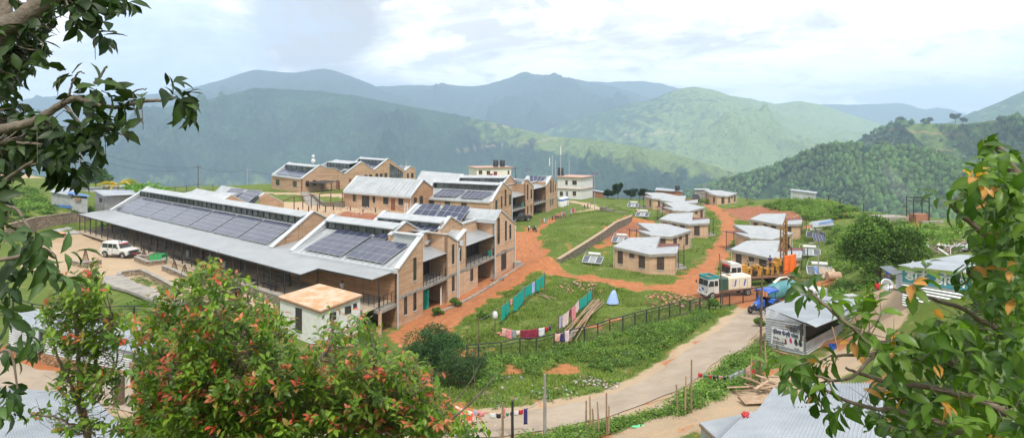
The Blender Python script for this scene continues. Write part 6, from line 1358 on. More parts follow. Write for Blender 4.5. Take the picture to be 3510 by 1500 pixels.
def fence(name, lb, pts, h=1.25, mat='steel', npick=16, mid=True, group=None):
 """pts: list of (px,py_base) ; every post"""
 P_ = [G(*p) for p in pts]; c = sum(P_, V3((0, 0, 0)))/len(P_); t = empty(name, c, 0, lb, 'fence', group)
 for p in P_: m = MB(); m.bar(p-V3((0, 0, .2)), p+V3((0, 0, h)), .11); m.build('post', mat, t)
 for a, b_ in zip(P_[:-1], P_[1:]):
  zb = max(a.z, b_.z)
  m = MB(); u = V3((0, 0, 1))
  a2 = a+(b_-a).normalized()*.06; b2 = b_-(b_-a).normalized()*.06
  m.bar(a2+u*h, b2+u*h, .08); m.bar(a2+u*(h-.28), b2+u*(h-.28), .05); m.bar(a2+u*.1, b2+u*.1, .05)
  if npick:
   for k in range(npick+1):
    q_ = a2.lerp(b2, k/npick); m.bar(q_+u*.1, q_+u*(h-.28), .016)
  m.build('mesh_panel', mat, t)
 return t
fence('wire_fence', 'black mesh fence running along the weeds behind the bend of the road', [(1600, 1240), (1640, 1238), (1718, 1231), (1782, 1216), (1838, 1216), (1899, 1200), (1950, 1186), (2003, 1174), (2049, 1162), (2090, 1146), (2135, 1134), (2176, 1122), (2216, 1110), (2259, 1100), (2295, 1090), (2331, 1082), (2365, 1076), (2399, 1067), (2432, 1058)], 1.45)
fence('wire_fence', 'black fence section behind the blue tractor and below the truck', [(2470, 1052), (2501, 1047), (2547, 1037), (2593, 1030), (2612, 1027)], 1.45)
fence('wire_fence', 'black fence on the left behind the tin huts', [(-20, 1085), (45, 1075), (110, 1100), (200, 1112), (330, 1110), (460, 1105), (560, 1110)], 1.6)
fence('wire_fence', 'short black fence below the rust roofed white block', [(1060, 1238), (1117, 1232), (1130, 1205)], 1.4)
fence('ridge_fence', 'thin dark fence along the grassy ridge left of the lone silver shed', [(2560, 690), (2600, 684), (2640, 682), (2680, 680), (2708, 676)], 1.8, npick=0)
fence('ridge_fence', 'thin dark fence descending the green bank right of the silver shed', [(2800, 680), (2840, 692), (2880, 703), (2920, 718), (2960, 728)], 1.8, npick=0)
fence('ridge_fence', 'thin fence on the plateau edge left of the school block', [(560, 668), (600, 662), (640, 656), (680, 652), (730, 651)], 1.6, npick=0)
wk = empty('red_walkway_frame', WZ(1060, 140, -17), 0, 'row of red oxide steel posts with a sloping rail in front of the school steps', 'frame'); tops = []
for px, yt, yb in ((1008, 674, 720), (1038, 672, 717), (1067, 668, 714), (1095, 665, 714), (1134, 661, 707), (1174, 655, 694)):
 g_ = WZ(px, 138+(px-1008)*.05, -16.9); m = MB(); tp = W(px, yt, g_.y); m.bar(V3((g_.x, g_.y, W(px, yb, g_.y).z)), tp, .16); m.build('post', 'redsteel', wk); tops.append(tp)
m = MB(); m.tube([W(900, 712, 128), W(940, 700, 131)]+tops, .08, 6); m.build('rail', 'redsteel', wk)
for px, yt, yb in ((1022, 711, 724), (1058, 705, 727), (1088, 697, 724), (1116, 703, 726), (1143, 697, 719), (1201, 708, 722), (1244, 717, 728), (1287, 712, 728)):
 Y = 132; m = MB(); a = W(px, yb, Y); m.bar(a, W(px, yt, Y), .2); m.build('post_stub', 'redsteel', wk)
ss = empty('school_steps', WZ(1060, 158, -16.8), 0, 'pale stone steps climbing the grassy terrace to the school porch', 'steps'); m = MB()
for i in range(11):
 t = i/10; a = W(1060-28*t, 706-45*t, 150+16*t); b_ = W(1100-42*t, 706-45*t, 150+16*t); m.bar(a, b_, 1.9, .28)
m.build('step_flight', 'conc', ss)
stone_wall('terrace_wall', 'dark rubble wall beside the school steps', [top(1062, 664, 166), top(1080, 672, 160), top(1110, 695, 150), top(1180, 690, 148)], 1.6, .5, 'stoned', 'stoned')
kb = empty('stone_kerb', G(1640, 985), 0, 'pale stone kerb strip along the foot of the two storey blocks', 'kerb'); m = MB()
kp = [G(*p) for p in ((1500, 1075), (1560, 1048), (1600, 1028), (1650, 1000), (1700, 968), (1745, 938), (1765, 925), (1795, 905))]
for a, b_ in zip(kp[:-1], kp[1:]): m.bar(a+V3((0, 0, .05)), b_+V3((0, 0, .05)), .35, .22)
m.build('kerb_stones', 'conc', kb)
def pole(name, lb, px, py, h, r=.06, mat='pole', lean=(0, 0), cat='post', group=None, Y=None):
 p = G(px, py) if Y is None else GY(px, Y); m = MB(); q_ = p+V3((lean[0], lean[1], h)); m.tube([p-V3((0, 0, .3)), p.lerp(q_, .5)+V3((random.uniform(-.02, .02), 0, 0)), q_], [r*1.1, r, r*.8], 7)
 return tag(m.build(name, mat), lb, cat, group)
pole('timber_pole', 'tall rusty brown pole by the left end of the clothing banner shop', 2602, 1325, 7.0, .07, lean=(.2, 0), cat='pole')
pole('timber_pole', 'dark slim pole standing in front of the white truck', 2478, 1040, 5.6, .06, lean=(-.4, 0), cat='pole')
for i, (px, py, h) in enumerate([(2008, 1480, 1.75), (2024, 1470, 1.9), (2039, 1487, 1.4), (2053, 1485, 1.75), (2080, 1485, 2.2), (2086, 1484, 1.5), (2322, 1424, 1.7), (2348, 1420, 2.1), (2369, 1415, 2.9), (2570, 1330, 2.0), (2590, 1320, 1.6), (2628, 1290, 2.2)]):
 pole('fence_stake', ['leftmost', 'second', 'shortest', 'fourth', 'tallest', 'rightmost', 'shortest', 'middle', 'tallest', 'left', 'middle', 'right'][i]+(' stake of the six at the road edge, lower middle' if i < 6 else ' of the three stakes where the tan ground meets the road' if i < 9 else ' stake under the left corner of the banner shop'), px, py, h, .05, 'bamboo' if i % 2 else 'wood', (random.uniform(-.15, .15), 0), 'stake', 'wooden stakes along the road edge')
pole('grey_post', 'stout grey washing line post at the road edge in the lower middle', 1867, 1500, 3.5, .09, 'conc', cat='post')
pole('grey_post', 'dark post under the purple dress on the near washing line', 1757, 1500, 2.1, .08, 'steel', cat='post'); pole('grey_post', 'wooden post under the pink cloth on the near washing line', 1723, 1500, 2.0, .07, 'wood', cat='post')
def lamp(px, py, h, lb, pvw=1.2, head=True, Y=None):
 p = G(px, py) if Y is None else GY(px, Y); t = empty('solar_street_lamp', p, 0, lb, 'street lamp'); m = MB(); m.tube([p-V3((0, 0, .3)), p+V3((0, 0, h))], [.09, .06], 8); m.build('pole', 'galv', t)
 c = p+V3((0, -.1, h)); k = pvw
 pv(t, c+V3((-k*.75, -.35, -.35)), c+V3((k*.75, -.35, -.35)), c+V3((k*.85, .5, .30*k)), c+V3((-k*.6, .5, .30*k)), 4, 3, .03)
 m = MB(); m.bar(p+V3((0, 0, h*.85)), p+V3((-.9, -.3, h*.88)), .06); m.box(p+V3((-1.0, -.35, h*.88)), (.5, .25, .1)); m.build('lamp_head', 'galv', t); return t
lamp(2805, 965, 5.3, 'solar street lamp with twin panels beside the leaning boards heater', .92)
lamp(2038, 706, 9.0, 'tall solar street lamp on the grass right of the white two storey house', 1.2, Y=165)
lamp(1810, 600, 9.0, 'tall pale solar street lamp between the cream and white houses', 1.3, Y=226)
lamp(2421, 640, 4.0, 'small far lamp pole by the flat shelter', .8, Y=212)
def epole(px, Y, h, lb, arms=1, mat='pole', lean=0):
 p = GY(px, Y); t = empty('utility_pole', p, 0, lb, 'utility pole'); m = MB(); m.tube([p, p+V3((lean, 0, h))], [.16, .11], 7); m.build('pole', mat, t)
 m = MB()
 for k in range(arms): m.bar(p+V3((lean-1.1, 0, h-.5-k*1.3)), p+V3((lean+1.1, 0, h-.5-k*1.3)), .12)
 m.build('crossarm', mat, t); return p+V3((lean, 0, h-.5))
e1 = epole(679, 205, 6.5, 'utility pole on the plateau edge left of the school block'); e2 = epole(848, 205, 5.0, 'short utility pole with a meter box left of the school block', 1, 'galv')
e3 = epole(258, 185, 11.5, 'tall double armed pole behind the shacks at the far left', 3, 'redsteel'); e4 = epole(277, 190, 9, 'second thin pole behind the shacks at the far left', 1, 'redsteel')
epole(1775, 222, 9.5, 'leaning red pole right of the cream tower house', 1, 'redsteel', -1.0)
m = MB()
for a, b_, s_ in ((e1, e2, 1.0), (e3, e1, 2.5), (e4, e1, 3.0), (e2, GY(1000, 210)+V3((0, 0, 3)), .6)):
 pts = [a.lerp(b_, t/10)-V3((0, 0, s_*4*(t/10)*(1-t/10))) for t in range(11)]; m.tube(pts, .03, 4)
tag(m.build('overhead_wire', 'steel'), 'thin sagging overhead wires between the utility poles at the left', 'wire')
CL = {}
def cm(n, c, c2=None): 
 if n not in CL: MT['c_'+n] = cloth('cloth_'+n, c, c2); CL[n] = 1
 return 'c_'+n
cm('teal', (.0, .27, .22), (.0, .36, .30)); cm('pink', (.60, .16, .20), (.68, .32, .34)); cm('palepink', (.62, .45, .45), (.70, .60, .58)); cm('white', (.68, .69, .72)); cm('maroon', (.16, .01, .03), (.28, .02, .05)); cm('blue', (.30, .42, .75), (.36, .50, .80)); cm('red', (.52, .02, .03)); cm('navy', (.02, .02, .10), (.05, .04, .16)); cm('grey', (.30, .31, .34)); cm('lav', (.42, .40, .58)); cm('black', (.02, .02, .025)); cm('green', (.05, .30, .10)); cm('stripe', (.55, .15, .13), (.62, .55, .42)); cm('coral', (.72, .22, .22))
def garment(a, b_, drop, c, nm='cloth', parent=None, lb=None, cat='cloth', group=None, taper=0.0, wav=.05):
 """sheet hanging from a to b"""
 a = V3(a); b_ = V3(b_); d = b_-a; L = d.length; n = V3((-d.y, d.x, 0)).normalized(); nx_, nz_ = max(3, int(L/.08)), max(3, int(drop/.12)); vs = []; fs = []; ph = random.uniform(0, 6)
 for i in range(nx_+1):
  for j in range(nz_+1):
   s, t = i/nx_, j/nz_; s2 = .5+(s-.5)*(1-taper*t)
   o = n*wav*math.sin(s*L*9+ph+t*1.5)*(.3+t); z = -drop*t*(1+.05*math.sin(s*7+ph)); vs.append(a+d*s2+o+V3((0, 0, z-.04*math.sin(s*3.14)))) 
 for i in range(nx_):
  for j in range(nz_): k = i*(nz_+1)+j; fs.append((k, k+1, k+nz_+2, k+nz_+1))
 m = MB(); m.add(vs, fs, True); o = m.build(nm, c, parent); sd_ = o.modifiers.new('Solid', 'SOLIDIFY'); sd_.thickness = .012
 if lb: tag(o, lb, cat, group)
 return o
def line_rope(pts, lb, r=.018):
 m = MB()
 for a, b_ in zip(pts[:-1], pts[1:]): m.tube([V3(a).lerp(V3(b_), t/6)-V3((0, 0, .12*4*(t/6)*(1-t/6))) for t in range(7)], r, 4)
 return tag(m.build('washing_line', 'conc'), lb, 'line')
LA_ = [(1641, 1096, 1185), (1697, 1060, 1140), (1746, 1028, 1090), (1798, 982, 1048), (1835, 960, 1013), (1867, 935, 1000)]
def postline(LL, lb, r=.05):
 tp = []
 for i, (px, yt, yb) in enumerate(LL):
  p = G(px, yb); q_ = V3((p.x, p.y, (HY-yt)/F*p.y)); tp.append(q_); m = MB(); m.tube([p-V3((0, 0, .3)), q_+V3((0, 0, .15))], [r*1.1, r*.8], 6); tag(m.build('line_post', 'pole'), f'{["first","second","third","fourth","fifth","sixth"][i]} post from the left {lb}', 'post', 'posts of the washing lines')
 return tp
tA = postline(LA_, 'of the teal washing line'); line_rope(tA, 'washing line of the teal cloths beside the orange track')
def onl(tp, LL, px):
 xs_ = [l[0] for l in LL]; i = min(max(np.searchsorted(xs_, px)-1, 0), len(xs_)-2); t = (px-xs_[i])/(xs_[i+1]-xs_[i]); return tp[i].lerp(tp[i+1], t)-V3((0, 0, .1*4*t*(1-t)))
for x0, x1, dr, c, lb in ((1719, 1733, 1.5, 'teal', 'teal cloth hanging at the near left end of the long line'), (1733, 1745, 1.35, 'teal', 'narrower teal cloth second on the long line'), (1748, 1757, .6, 'stripe', 'small mixed coloured rags between teal cloths'), (1759, 1778, 1.7, 'teal', 'wide teal cloth in the middle of the long line'), (1778, 1796, 1.6, 'teal', 'teal cloth left of the fourth post'), (1800, 1822, 1.25, 'teal', 'teal cloth right of the fourth post, beside the pale blue one'), (1822, 1833, 1.3, 'blue', 'pale blue cloth on the long teal line'), (1837, 1852, 1.5, 'teal', 'teal cloth right of the pale blue one'), (1852, 1867, 1.5, 'teal', 'teal cloth at the far right end of the long line')):
 garment(onl(tA, LA_, x0), onl(tA, LA_, x1), dr, 'c_'+c, 'hanging_cloth', None, lb, 'cloth', 'cloths on the teal washing line')
p = tA[1]; m = MB(); m.ball(p-V3((0, 0, .55)), (.28, .2, .42), 10, 8); tag(m.build('bag', 'c_white'), 'white bag hung on the second post of the teal line', 'bag')
bq = [W(1720, 1122, 59.0), W(1890, 1118, 59.5)]
line_rope([W(1697, 1140, 62), W(1720, 1122, 59.3), W(1782, 1131, 59), W(1845, 1127, 59.3), W(1888, 1115, 60)], 'short low washing line with maroon and pink cloths')
xb = [1720, 1735, 1754, 1769, 1783, 1846, 1867, 1880, 1890]; yb_ = [1122, 1124, 1129, 1131, 1131, 1124, 1120, 1117, 1115]
for i, (dr, c, lb) in enumerate([(.75, 'stripe', 'striped towel at the left end of the maroon line'), (.85, 'pink', 'pink red towel left of the maroon cloth'), (.72, 'grey', 'grey patterned towel on the maroon line'), (.4, 'palepink', 'small pale cloth just left of the maroon one'), (.85, 'maroon', 'wide maroon cloth with a dark border'), (.72, 'white', 'white towel right of the maroon cloth'), (.42, 'red', 'small red cloth right of the white towel'), (.36, 'navy', 'tiny blue cloth at the right end')]):
 garment(W(xb[i]+.5, yb_[i], 59), W(xb[i+1]-.5, yb_[i+1], 59), dr, 'c_'+c, 'hanging_cloth', None, lb, 'cloth', 'cloths on the maroon washing line')
g = G(1715, 1150); m = MB()
for k in range(14): m.ball(g+V3((-.2+k*.12, .15*math.sin(k*2), .15+.12*math.cos(k))), (.16, .14, .08), 6, 5)
tag(m.build('dropped_cloth', 'c_coral'), 'coral pink cloth lying in the grass at the left of the maroon line', 'cloth')
LC = [(1915, 1086, 1150), (1958, 1055, 1125), (1986, 1024, 1082), (2013, 1004, 1050), (2031, 987, 1030)]
tC = postline(LC, 'of the pink washing line'); line_rope(tC, 'washing line of pink and teal cloths leading to the bamboo pile')
for x0, x1, dr, c, lb in ((1915, 1925, 1.1, 'lav', 'patterned greyish cloth at the near end of the pink line'), (1927, 1951, 1.25, 'palepink', 'large pale pink sheet on the pink line'), (1951, 1956, .6, 'maroon', 'thin dark red strip beside the pale pink sheet'), (1960, 1972, 1.4, 'pink', 'bright pink cloth right of the pale sheet'), (1972, 1985, 1.0, 'palepink', 'light pink flowered cloth left of the teal ones'), (1987, 2000, 1.15, 'teal', 'left teal cloth on the pink line'), (2000, 2011, 1.2, 'teal', 'middle teal cloth on the pink line'), (2015, 2027, 1.1, 'teal', 'last teal cloth on the pink line')):
 garment(onl(tC, LC, x0), onl(tC, LC, x1), dr, 'c_'+c, 'hanging_cloth', None, lb, 'cloth', 'cloths on the pink washing line')
m = MB(); p = G(2100, 1047); vs = []; n = 14
for j, (z, r) in enumerate(((0.25, .68), (.6, .6), (1.0, .45), (1.35, .34), (1.6, .22), (1.75, .1))):
 for i in range(n): a = 2*math.pi*i/n; rr = r*(1+.12*math.sin(a*5+j*.3)); vs.append(p+V3((math.cos(a)*rr+.1*j*.3, math.sin(a)*rr*.6, z)))
m.add(vs, [(j*n+i, j*n+(i+1) % n, (j+1)*n+(i+1) % n, (j+1)*n+i) for j in range(5) for i in range(n)]+[tuple(5*n+i for i in range(n))], True); tag(m.build('draped_sheet', 'c_blue'), 'pale blue sheet draped over a stake in the grass', 'sheet')
bp = empty('bamboo_pile', G(1985, 1130), 0, 'pile of long reddish bamboo poles lying across the grass and fence', 'poles')
for i in range(14):
 a = G(2040+i*1.8+random.uniform(-12, 22), 1035+random.uniform(-4, 10)); b_ = G(1905+i*4+random.uniform(-14, 18), 1192-random.uniform(0, 22)); m = MB(); h0 = .12+.22*random.random(); m.tube([b_+V3((0, 0, h0+.1)), b_.lerp(a, .5)+V3((0, 0, h0+.25)), a+V3((0, 0, h0))], .045, 6); m.build('bamboo_pole', 'bamboo' if i % 3 else M_('red_bamboo_%d' % i, (.34, .16, .10), (.42, .30, .22), 2, .6), bp)
for i, (x0, y0, x1, y1) in enumerate([(1838, 1012, 1908, 1026), (1862, 1018, 1885, 1030), (1850, 1005, 1880, 1022)]):
 m = MB(); m.tube([G(x0, y0)+V3((0, 0, .15)), G(x1, y1)+V3((0, 0, .1))], .05, 6); tag(m.build('loose_pole', 'bamboo'), 'loose bamboo pole lying in the grass by the teal line', 'pole', 'loose poles')
for x, c, lb, w_ in ((1912, 'stripe', 'ginger patterned rag draped over the fence at the bamboo pile', 20), (1928, 'navy', 'dark blue garment over the fence at the bamboo pile', 14), (1943, 'palepink', 'pink towel over the fence at the bamboo pile', 14), (1962, 'grey', 'grey garment over the fence right of the pink towel', 12)):
 a = G(x-w_/2, 1200 if x < 1940 else 1190); b_ = G(x+w_/2, 1198 if x < 1940 else 1186); a = a+V3((0, -.1, 1.5)); b_ = b_+V3((0, -.1, 1.5)); garment(a, b_, .7 if c != 'palepink' else 1.0, 'c_'+c, 'fence_cloth', None, lb, 'cloth', 'laundry over the black fence', wav=.07)
NL = [W(1600, 1405, 40), W(1650, 1408, 39), W(1723, 1414, 38.3), W(1757, 1411, 38.2), W(1806, 1398, 38.2), W(1865, 1361, 38.4)]
line_rope(NL, 'near washing line with small dark clothes at the road edge')
for x0, y0, x1, y1, dr, c, lb, tp_ in ((1625, 1402, 1636, 1406, .3, 'lav', 'tiny lilac cloth on the near line', 0), (1637, 1406, 1660, 1409, .28, 'pink', 'small magenta cloth on the near line', 0), (1678, 1413, 1698, 1414, .28, 'white', 'small white cloth on the near line', 0), (1701, 1415, 1717, 1416, .24, 'black', 'small dark cloth on the near line', 0), (1719, 1391, 1733, 1393, .62, 'pink', 'crimson cloth hung over the wooden post of the near line', .1), (1734, 1412, 1744, 1412, .2, 'green', 'green and white scrap on the near line', 0), (1749, 1410, 1761, 1409, .2, 'navy', 'dark navy shorts on the near line', 0), (1762, 1407, 1777, 1404, .25, 'white', 'white undershirt on the near line', 0), (1778, 1404, 1793, 1400, .25, 'red', 'red shorts on the near line', 0), (1795, 1398, 1808, 1396, .90, 'navy', 'long purple flowered dress on the near line', .0)):
 garment(W(x0, y0, 38.1), W(x1, y1, 38.1), dr, 'c_'+c, 'hung_garment', None, lb, 'garment', 'laundry on the near washing line', tp_, .025)
m = MB(); A = W(1560, 1392, 39.5)
for i in range(7):
 for j in range(5): pass
qm = [W(1545, 1470, 38.5), W(1612, 1475, 38.2), W(1625, 1412, 39.5), W(1560, 1388, 40)]
tag(garment(qm[3], qm[2], 1.6, M_('red_check_fabric', (.75, .12, .06), (.70, .62, .55), 3.4, .9, 0, .3, lo=.47, hi=.53), 'patterned_quilt'), 'red and white checked quilt hanging behind the red leaves', 'quilt')
NS = [W(2395, 1272, 42), W(2440, 1284, 42), W(2500, 1285, 42), W(2552, 1266, 42), W(2600, 1225, 42)]
line_rope(NS, 'washing line between the road and the shop pole')
for i, (x0, y0, x1, y1, dr, c, lb) in enumerate([(2393, 1276, 2408, 1278, .25, 'red', 'leftmost small red cloth'), (2411, 1279, 2425, 1280, .22, 'green', 'small green cloth'), (2429, 1281, 2440, 1282, .2, 'red', 'second small red cloth'), (2444, 1283, 2462, 1285, .35, 'black', 'black shirt'), (2464, 1285, 2477, 1286, .25, 'pink', 'small pink cloth'), (2479, 1286, 2496, 1286, .5, 'black', 'dark trousers'), (2500, 1284, 2512, 1280, .4, 'lav', 'lilac shirt'), (2514, 1278, 2530, 1270, .75, 'lav', 'long pale lilac cloth'), (2534, 1268, 2552, 1262, .5, 'grey', 'grey cloth'), (2556, 1258, 2572, 1250, .7, 'stripe', 'red and white flowered cloth'), (2574, 1245, 2590, 1236, .95, 'red', 'long bright red cloth')]):
 garment(W(x0, y0, 42), W(x1, y1, 42), dr, 'c_'+c, 'hung_garment', None, lb+' on the line below the shop', 'garment', 'laundry on the line below the shop', 0, .03)
LDx = [(1852, 780), (1885, 770), (1920, 757), (1945, 746), (1996, 728), (2024, 715)]; fp = []
for px, py in LDx: p = G(px, py); fp.append(p+V3((0, 0, 1.7))); m = MB(); m.bar(p, p+V3((0, 0, 2.0 if px != 1945 else 4.2)), .1); tag(m.build('line_post', 'wood'), 'thin far post of the laundry line beside the motorcycle path' if px != 1945 else 'tall far post of the laundry line beside the motorcycle path', 'post', 'far laundry posts')
line_rope(fp, 'far washing line beside the motorcycle path', .025)
for i, (f0, k, c, lb) in enumerate([(.15, 0, 'red', 'red'), (.38, 0, 'white', 'white'), (.55, 0, 'grey', 'grey'), (.2, 1, 'black', 'black'), (.5, 1, 'maroon', 'maroon'), (.2, 2, 'blue', 'blue'), (.5, 2, 'red', 'scarlet'), (.75, 2, 'teal', 'teal'), (.2, 3, 'lav', 'lilac'), (.32, 3, 'red', 'bright red'), (.45, 3, 'coral', 'coral'), (.2, 4, 'black', 'long black'), (.6, 4, 'navy', 'navy')]):
 a = fp[k].lerp(fp[k+1], f0); b_ = fp[k].lerp(fp[k+1], f0+.1); garment(a, b_, .8 if i % 2 else 1.1, 'c_'+c, 'hung_garment', None, lb+' garment on the far line beside the motorcycle path', 'garment', 'laundry on the far line')
def scatter_things(name, n, cen, rad, mats, lb, cat, r=(.04, .11)):
 c = G(*cen); t = empty(name, c, 0, lb, cat); 
 for k, mt_ in enumerate(mats):
  m = MB()
  for i in range(n):
   a = random.uniform(0, 6.3); d = rad*math.sqrt(random.random()); x = c.x+d*math.cos(a); y = c.y+d*math.sin(a)*1.3; s = random.uniform(*r); m.box((x, y, hz(x, y)+s*.5+max(0, .35*(1-d/rad))*rad*.35), (s*random.uniform(1, 2.4), s*random.uniform(.8, 1.8), s), random.uniform(0, 3), random.uniform(-.5, .5), random.uniform(-.4, .4))
  tag(m.build('scraps', mt_, t), kind='stuff')
MT['paper'] = M_('pale_litter', (.50, .46, .42), (.36, .31, .26), 5, .9); MT['brickrub'] = M_('brick_rubble', (.40, .18, .10), (.50, .30, .19), 3, .95)
for cen, n, rad, lb in (((2010, 1305), 16, 1.0, 'heap of mixed litter in the grass right of the weeds'), ((2075, 1318), 12, 1.0, 'heap of litter and a pale sack near the road edge'), ((1900, 1350), 8, 1.6, 'dark strip of dumped litter in the grass'), ((1770, 1345), 6, 2.4, 'scattered white litter on the bare soil'), ((2180, 1220), 7, 1.2, 'small litter heap among the weeds by the road'), ((1755, 1300), 5, .8, 'orange paper scrap pile below the weeds')):
 scatter_things('litter_heap', n, cen, rad, ['paper', 'wood', 'c_grey'], lb, 'litter')
for cen, n, rad, lb, mt_ in (((1975, 985), 26, 2.6, 'line of broken stones and bricks on the slope above the washing lines', ['brickrub', 'stone']), ((2310, 1035), 60, 3.4, 'mound of brick rubble behind the fence left of the truck', ['brickrub', 'rust']), ((1220, 733), 120, 9, 'wide heap of rubble on the orange ground behind the white roofs', ['brickrub', 'paper']), ((2700, 752), 30, 4, 'rubble along the edge of the bare red earth', ['paper', 'brickrub']), ((2790, 1035), 30, 3, 'rubble beside the tank trailer', ['brickrub', 'paper'])):
 scatter_things('rubble_heap', n, cen, rad, mt_, lb, 'rubble', (.06, .19))
wr = empty('scrap_pile', G(3200, 880), 0, 'tangled pile of scrap tin and broken frames behind the blue signboard building', 'scrap'); c = G(3210, 872)
for nm, mt_, n in (('tin_scraps', 'tinwall', 26), ('timber_scraps', 'wood', 40), ('pale_frames', 'paper', 22)):
 m = MB()
 for i in range(n):
  x = c.x+random.uniform(-4.5, 5.5); y = c.y+random.uniform(-2.2, 2.6); z = hz(x, y)+random.uniform(.1, .9)
  if nm == 'tin_scraps': m.box((x, y, z), (random.uniform(.8, 2.2), random.uniform(.5, 1.0), .03), random.uniform(0, 3), random.uniform(-.9, .9), random.uniform(-.6, .6))
  else: d = V3((random.uniform(-1, 1), random.uniform(-1, 1), random.uniform(-.3, .6))).normalized()*random.uniform(.6, 1.6); m.bar(V3((x, y, z))-d, V3((x, y, z))+d, .07)
 tag(m.build(nm, mt_, wr), kind='stuff')
wp = empty('wood_pile', G(2590, 1345), 0, 'loose boards and branches beside the tan path below the shop', 'wood'); c = G(2600, 1345)
for i in range(16):
 x = c.x+random.uniform(-1.4, 1.4); y = c.y+random.uniform(-.8, .8); d = V3((random.uniform(-1, 1), random.uniform(-.4, 1), .05)).normalized()*random.uniform(.5, 1.1); z = hz(x, y)+.08+.04*i; m = MB(); m.bar(V3((x, y, z))-d, V3((x, y, z+.1))+d, .18, .035); m.build('board', 'bamboo' if i % 2 else 'wood', wp)
pl_ = empty('pallet', G(2605, 1342), 0, 'wooden pallet lying on the tan ground under the shop', 'pallet'); c = W(2605, 1343, 36.8); c.z = hz(c.x, c.y)+.1; m = MB()
for k in range(7): m.box(c+V3((0, -.45+k*.15, .1)), (2.1, .13, .03), .12)
m.build('deck_board', 'bamboo', pl_); m = MB()
for k in (-1, 0, 1): m.box(c+V3((k*.95, 0, .02)), (.1, 1.05, .12), .12)
m.build('runner', 'wood', pl_)
p = G(2854, 1200); m = MB(); m.tube([p, p+V3((0, 0, .42))], [.2, .26], 16, False); m.tube([p+V3((0, 0, .40)), p+V3((0, 0, .44))], .28, 16, False); m.tube([p, p+V3((0, 0, .02))], .2, 16); tag(m.build('bucket', MT['tblue']), 'bright blue plastic bucket on the ground beside the shop', 'bucket')
gp = G(1945, 1493) if False else G(2190, 1462); m = MB()
for k in range(8): m.ball(gp+V3((random.uniform(-.3, .3), random.uniform(-.1, .1), .06)), (.15, .1, .05), 6, 4)
tag(m.build('plastic_bag', M_('mint_plastic', (.15, .62, .30), None, 1, .4)), 'mint green plastic bag on the tan ground at the lower middle', 'bag')
sp_ = G(3040, 1008); t = empty('satellite_dish', sp_, 0, 'grey satellite dish standing on the tan path beside the woman in red', 'dish'); c = sp_+V3((0, 0, .75)); m = MB(); vs = [c+V3((0, .12, 0))]; n = 20
ax = V3((.0, -.9, .42)).normalized(); xx = V3((1, 0, 0)); yy = ax.cross(xx).normalized()
for r_, d_ in ((.2, .0), (.38, .05), (.55, .13)):
 for i in range(n): a = 2*math.pi*i/n; vs.append(c+(xx*math.cos(a)+yy*math.sin(a))*r_*1.0+ax*d_)
vs[0] = c-ax*.02; m.add(vs, [(0, 1+i, 1+(i+1) % n) for i in range(n)]+[(1+k*n+i, 1+(k+1)*n+i, 1+(k+1)*n+(i+1) % n, 1+k*n+(i+1) % n) for k in range(2) for i in range(n)], True); o = m.build('reflector', 'galv', t); s_ = o.modifiers.new('S', 'SOLIDIFY'); s_.thickness = .015
m = MB(); m.bar(c-yy*.5+ax*.1, c+ax*.5, .03); m.box(c+ax*.5, (.08, .1, .08)); m.build('feed_arm', 'steel', t); m = MB(); m.bar(sp_, c, .06); m.build('mast', 'galv', t)
for i, (px, py, h, lb) in enumerate([(293, 893, 1.5, 'stick tree guard left of the white jeep'), (493, 888, 1.4, 'stick tree guard in the planter right of the jeep'), (598, 925, 1.2, 'left stick tree guard in the long planter'), (633, 940, 1.25, 'right stick tree guard in the long planter')]):
 p = G(px, py); m = MB()
 for k in range(9): a = 6.28*k/9; m.bar(p+V3((.42*math.cos(a), .42*math.sin(a), 0)), p+V3((.08*math.cos(a), .08*math.sin(a), h)), .04)
 for z in (.35, .8): m.tube([p+V3(((.42-.24*z)*math.cos(a*.7), (.42-.24*z)*math.sin(a*.7), z)) for a in range(10)], .02, 4)
 tag(m.build('tree_guard', 'pole'), lb, 'tree guard', 'stick tree guards in the yard')
gn = empty('green_net_cage', G(542, 900), 0, 'square cage of bright green netting around seedlings beside the canopy', 'cage'); c = G(542, 897); m = MB(); w_, d_, h_ = 1.75, 1.5, 1.1
m.add([c+V3((x*w_/2, y*d_/2, z)) for z in (0, h_) for x, y in ((-1, -1), (1, -1), (1, 1), (-1, 1))], [(0, 1, 5, 4), (1, 2, 6, 5), (2, 3, 7, 6), (3, 0, 4, 7)]); m.build('netting', M_('green_net', (.02, .28, .08), (.05, .42, .14), 6, .8, 0, .3), gn)
m = MB()
for x in (-1, -.33, .33, 1):
 for y in (-1, 1): m.bar(c+V3((x*w_/2, y*d_/2*1.02, 0)), c+V3((x*w_/2, y*d_/2*1.02, h_+.1)), .05)
m.build('stake', 'wood', gn)
def bench(p, L, dirv, lb, mat='steel'):
 t = empty('bench', p, 0, lb, 'bench', 'benches under the long hall canopy'); d = dirv; s = V3((-d.y, d.x, 0)); m = MB(); m.plate([p+d*-L/2-s*.2+V3((0, 0, .42)), p+d*L/2-s*.2+V3((0, 0, .42)), p+d*L/2+s*.2+V3((0, 0, .42)), p-d*L/2+s*.2+V3((0, 0, .42))], .05); m.build('seat', mat, t)
 for k in (-.4, .4): m = MB(); m.bar(p+d*L*k+V3((0, 0, 0)), p+d*L*k+V3((0, 0, .42)), .09); m.bar(p+d*L*k-s*.2, p+d*L*k+s*.2, .07); m.build('leg', 'steel', t)
names = ['first', 'second', 'third', 'fourth', 'fifth', 'sixth', 'seventh', 'eighth']
for k in range(8): p = WF.P(8+k*5.3, .9, FL+.05); bench(p, 3.6, WF.U, f'{names[k]} thin black bench of the outer row, counted from the right end')
for k in range(5): p = WF.P(14+k*8, 4.2, FL+.05); bench(p, 5.0, WF.U, f'{names[k]} long wooden bench of the inner row, counted from the right end', 'bamboo')
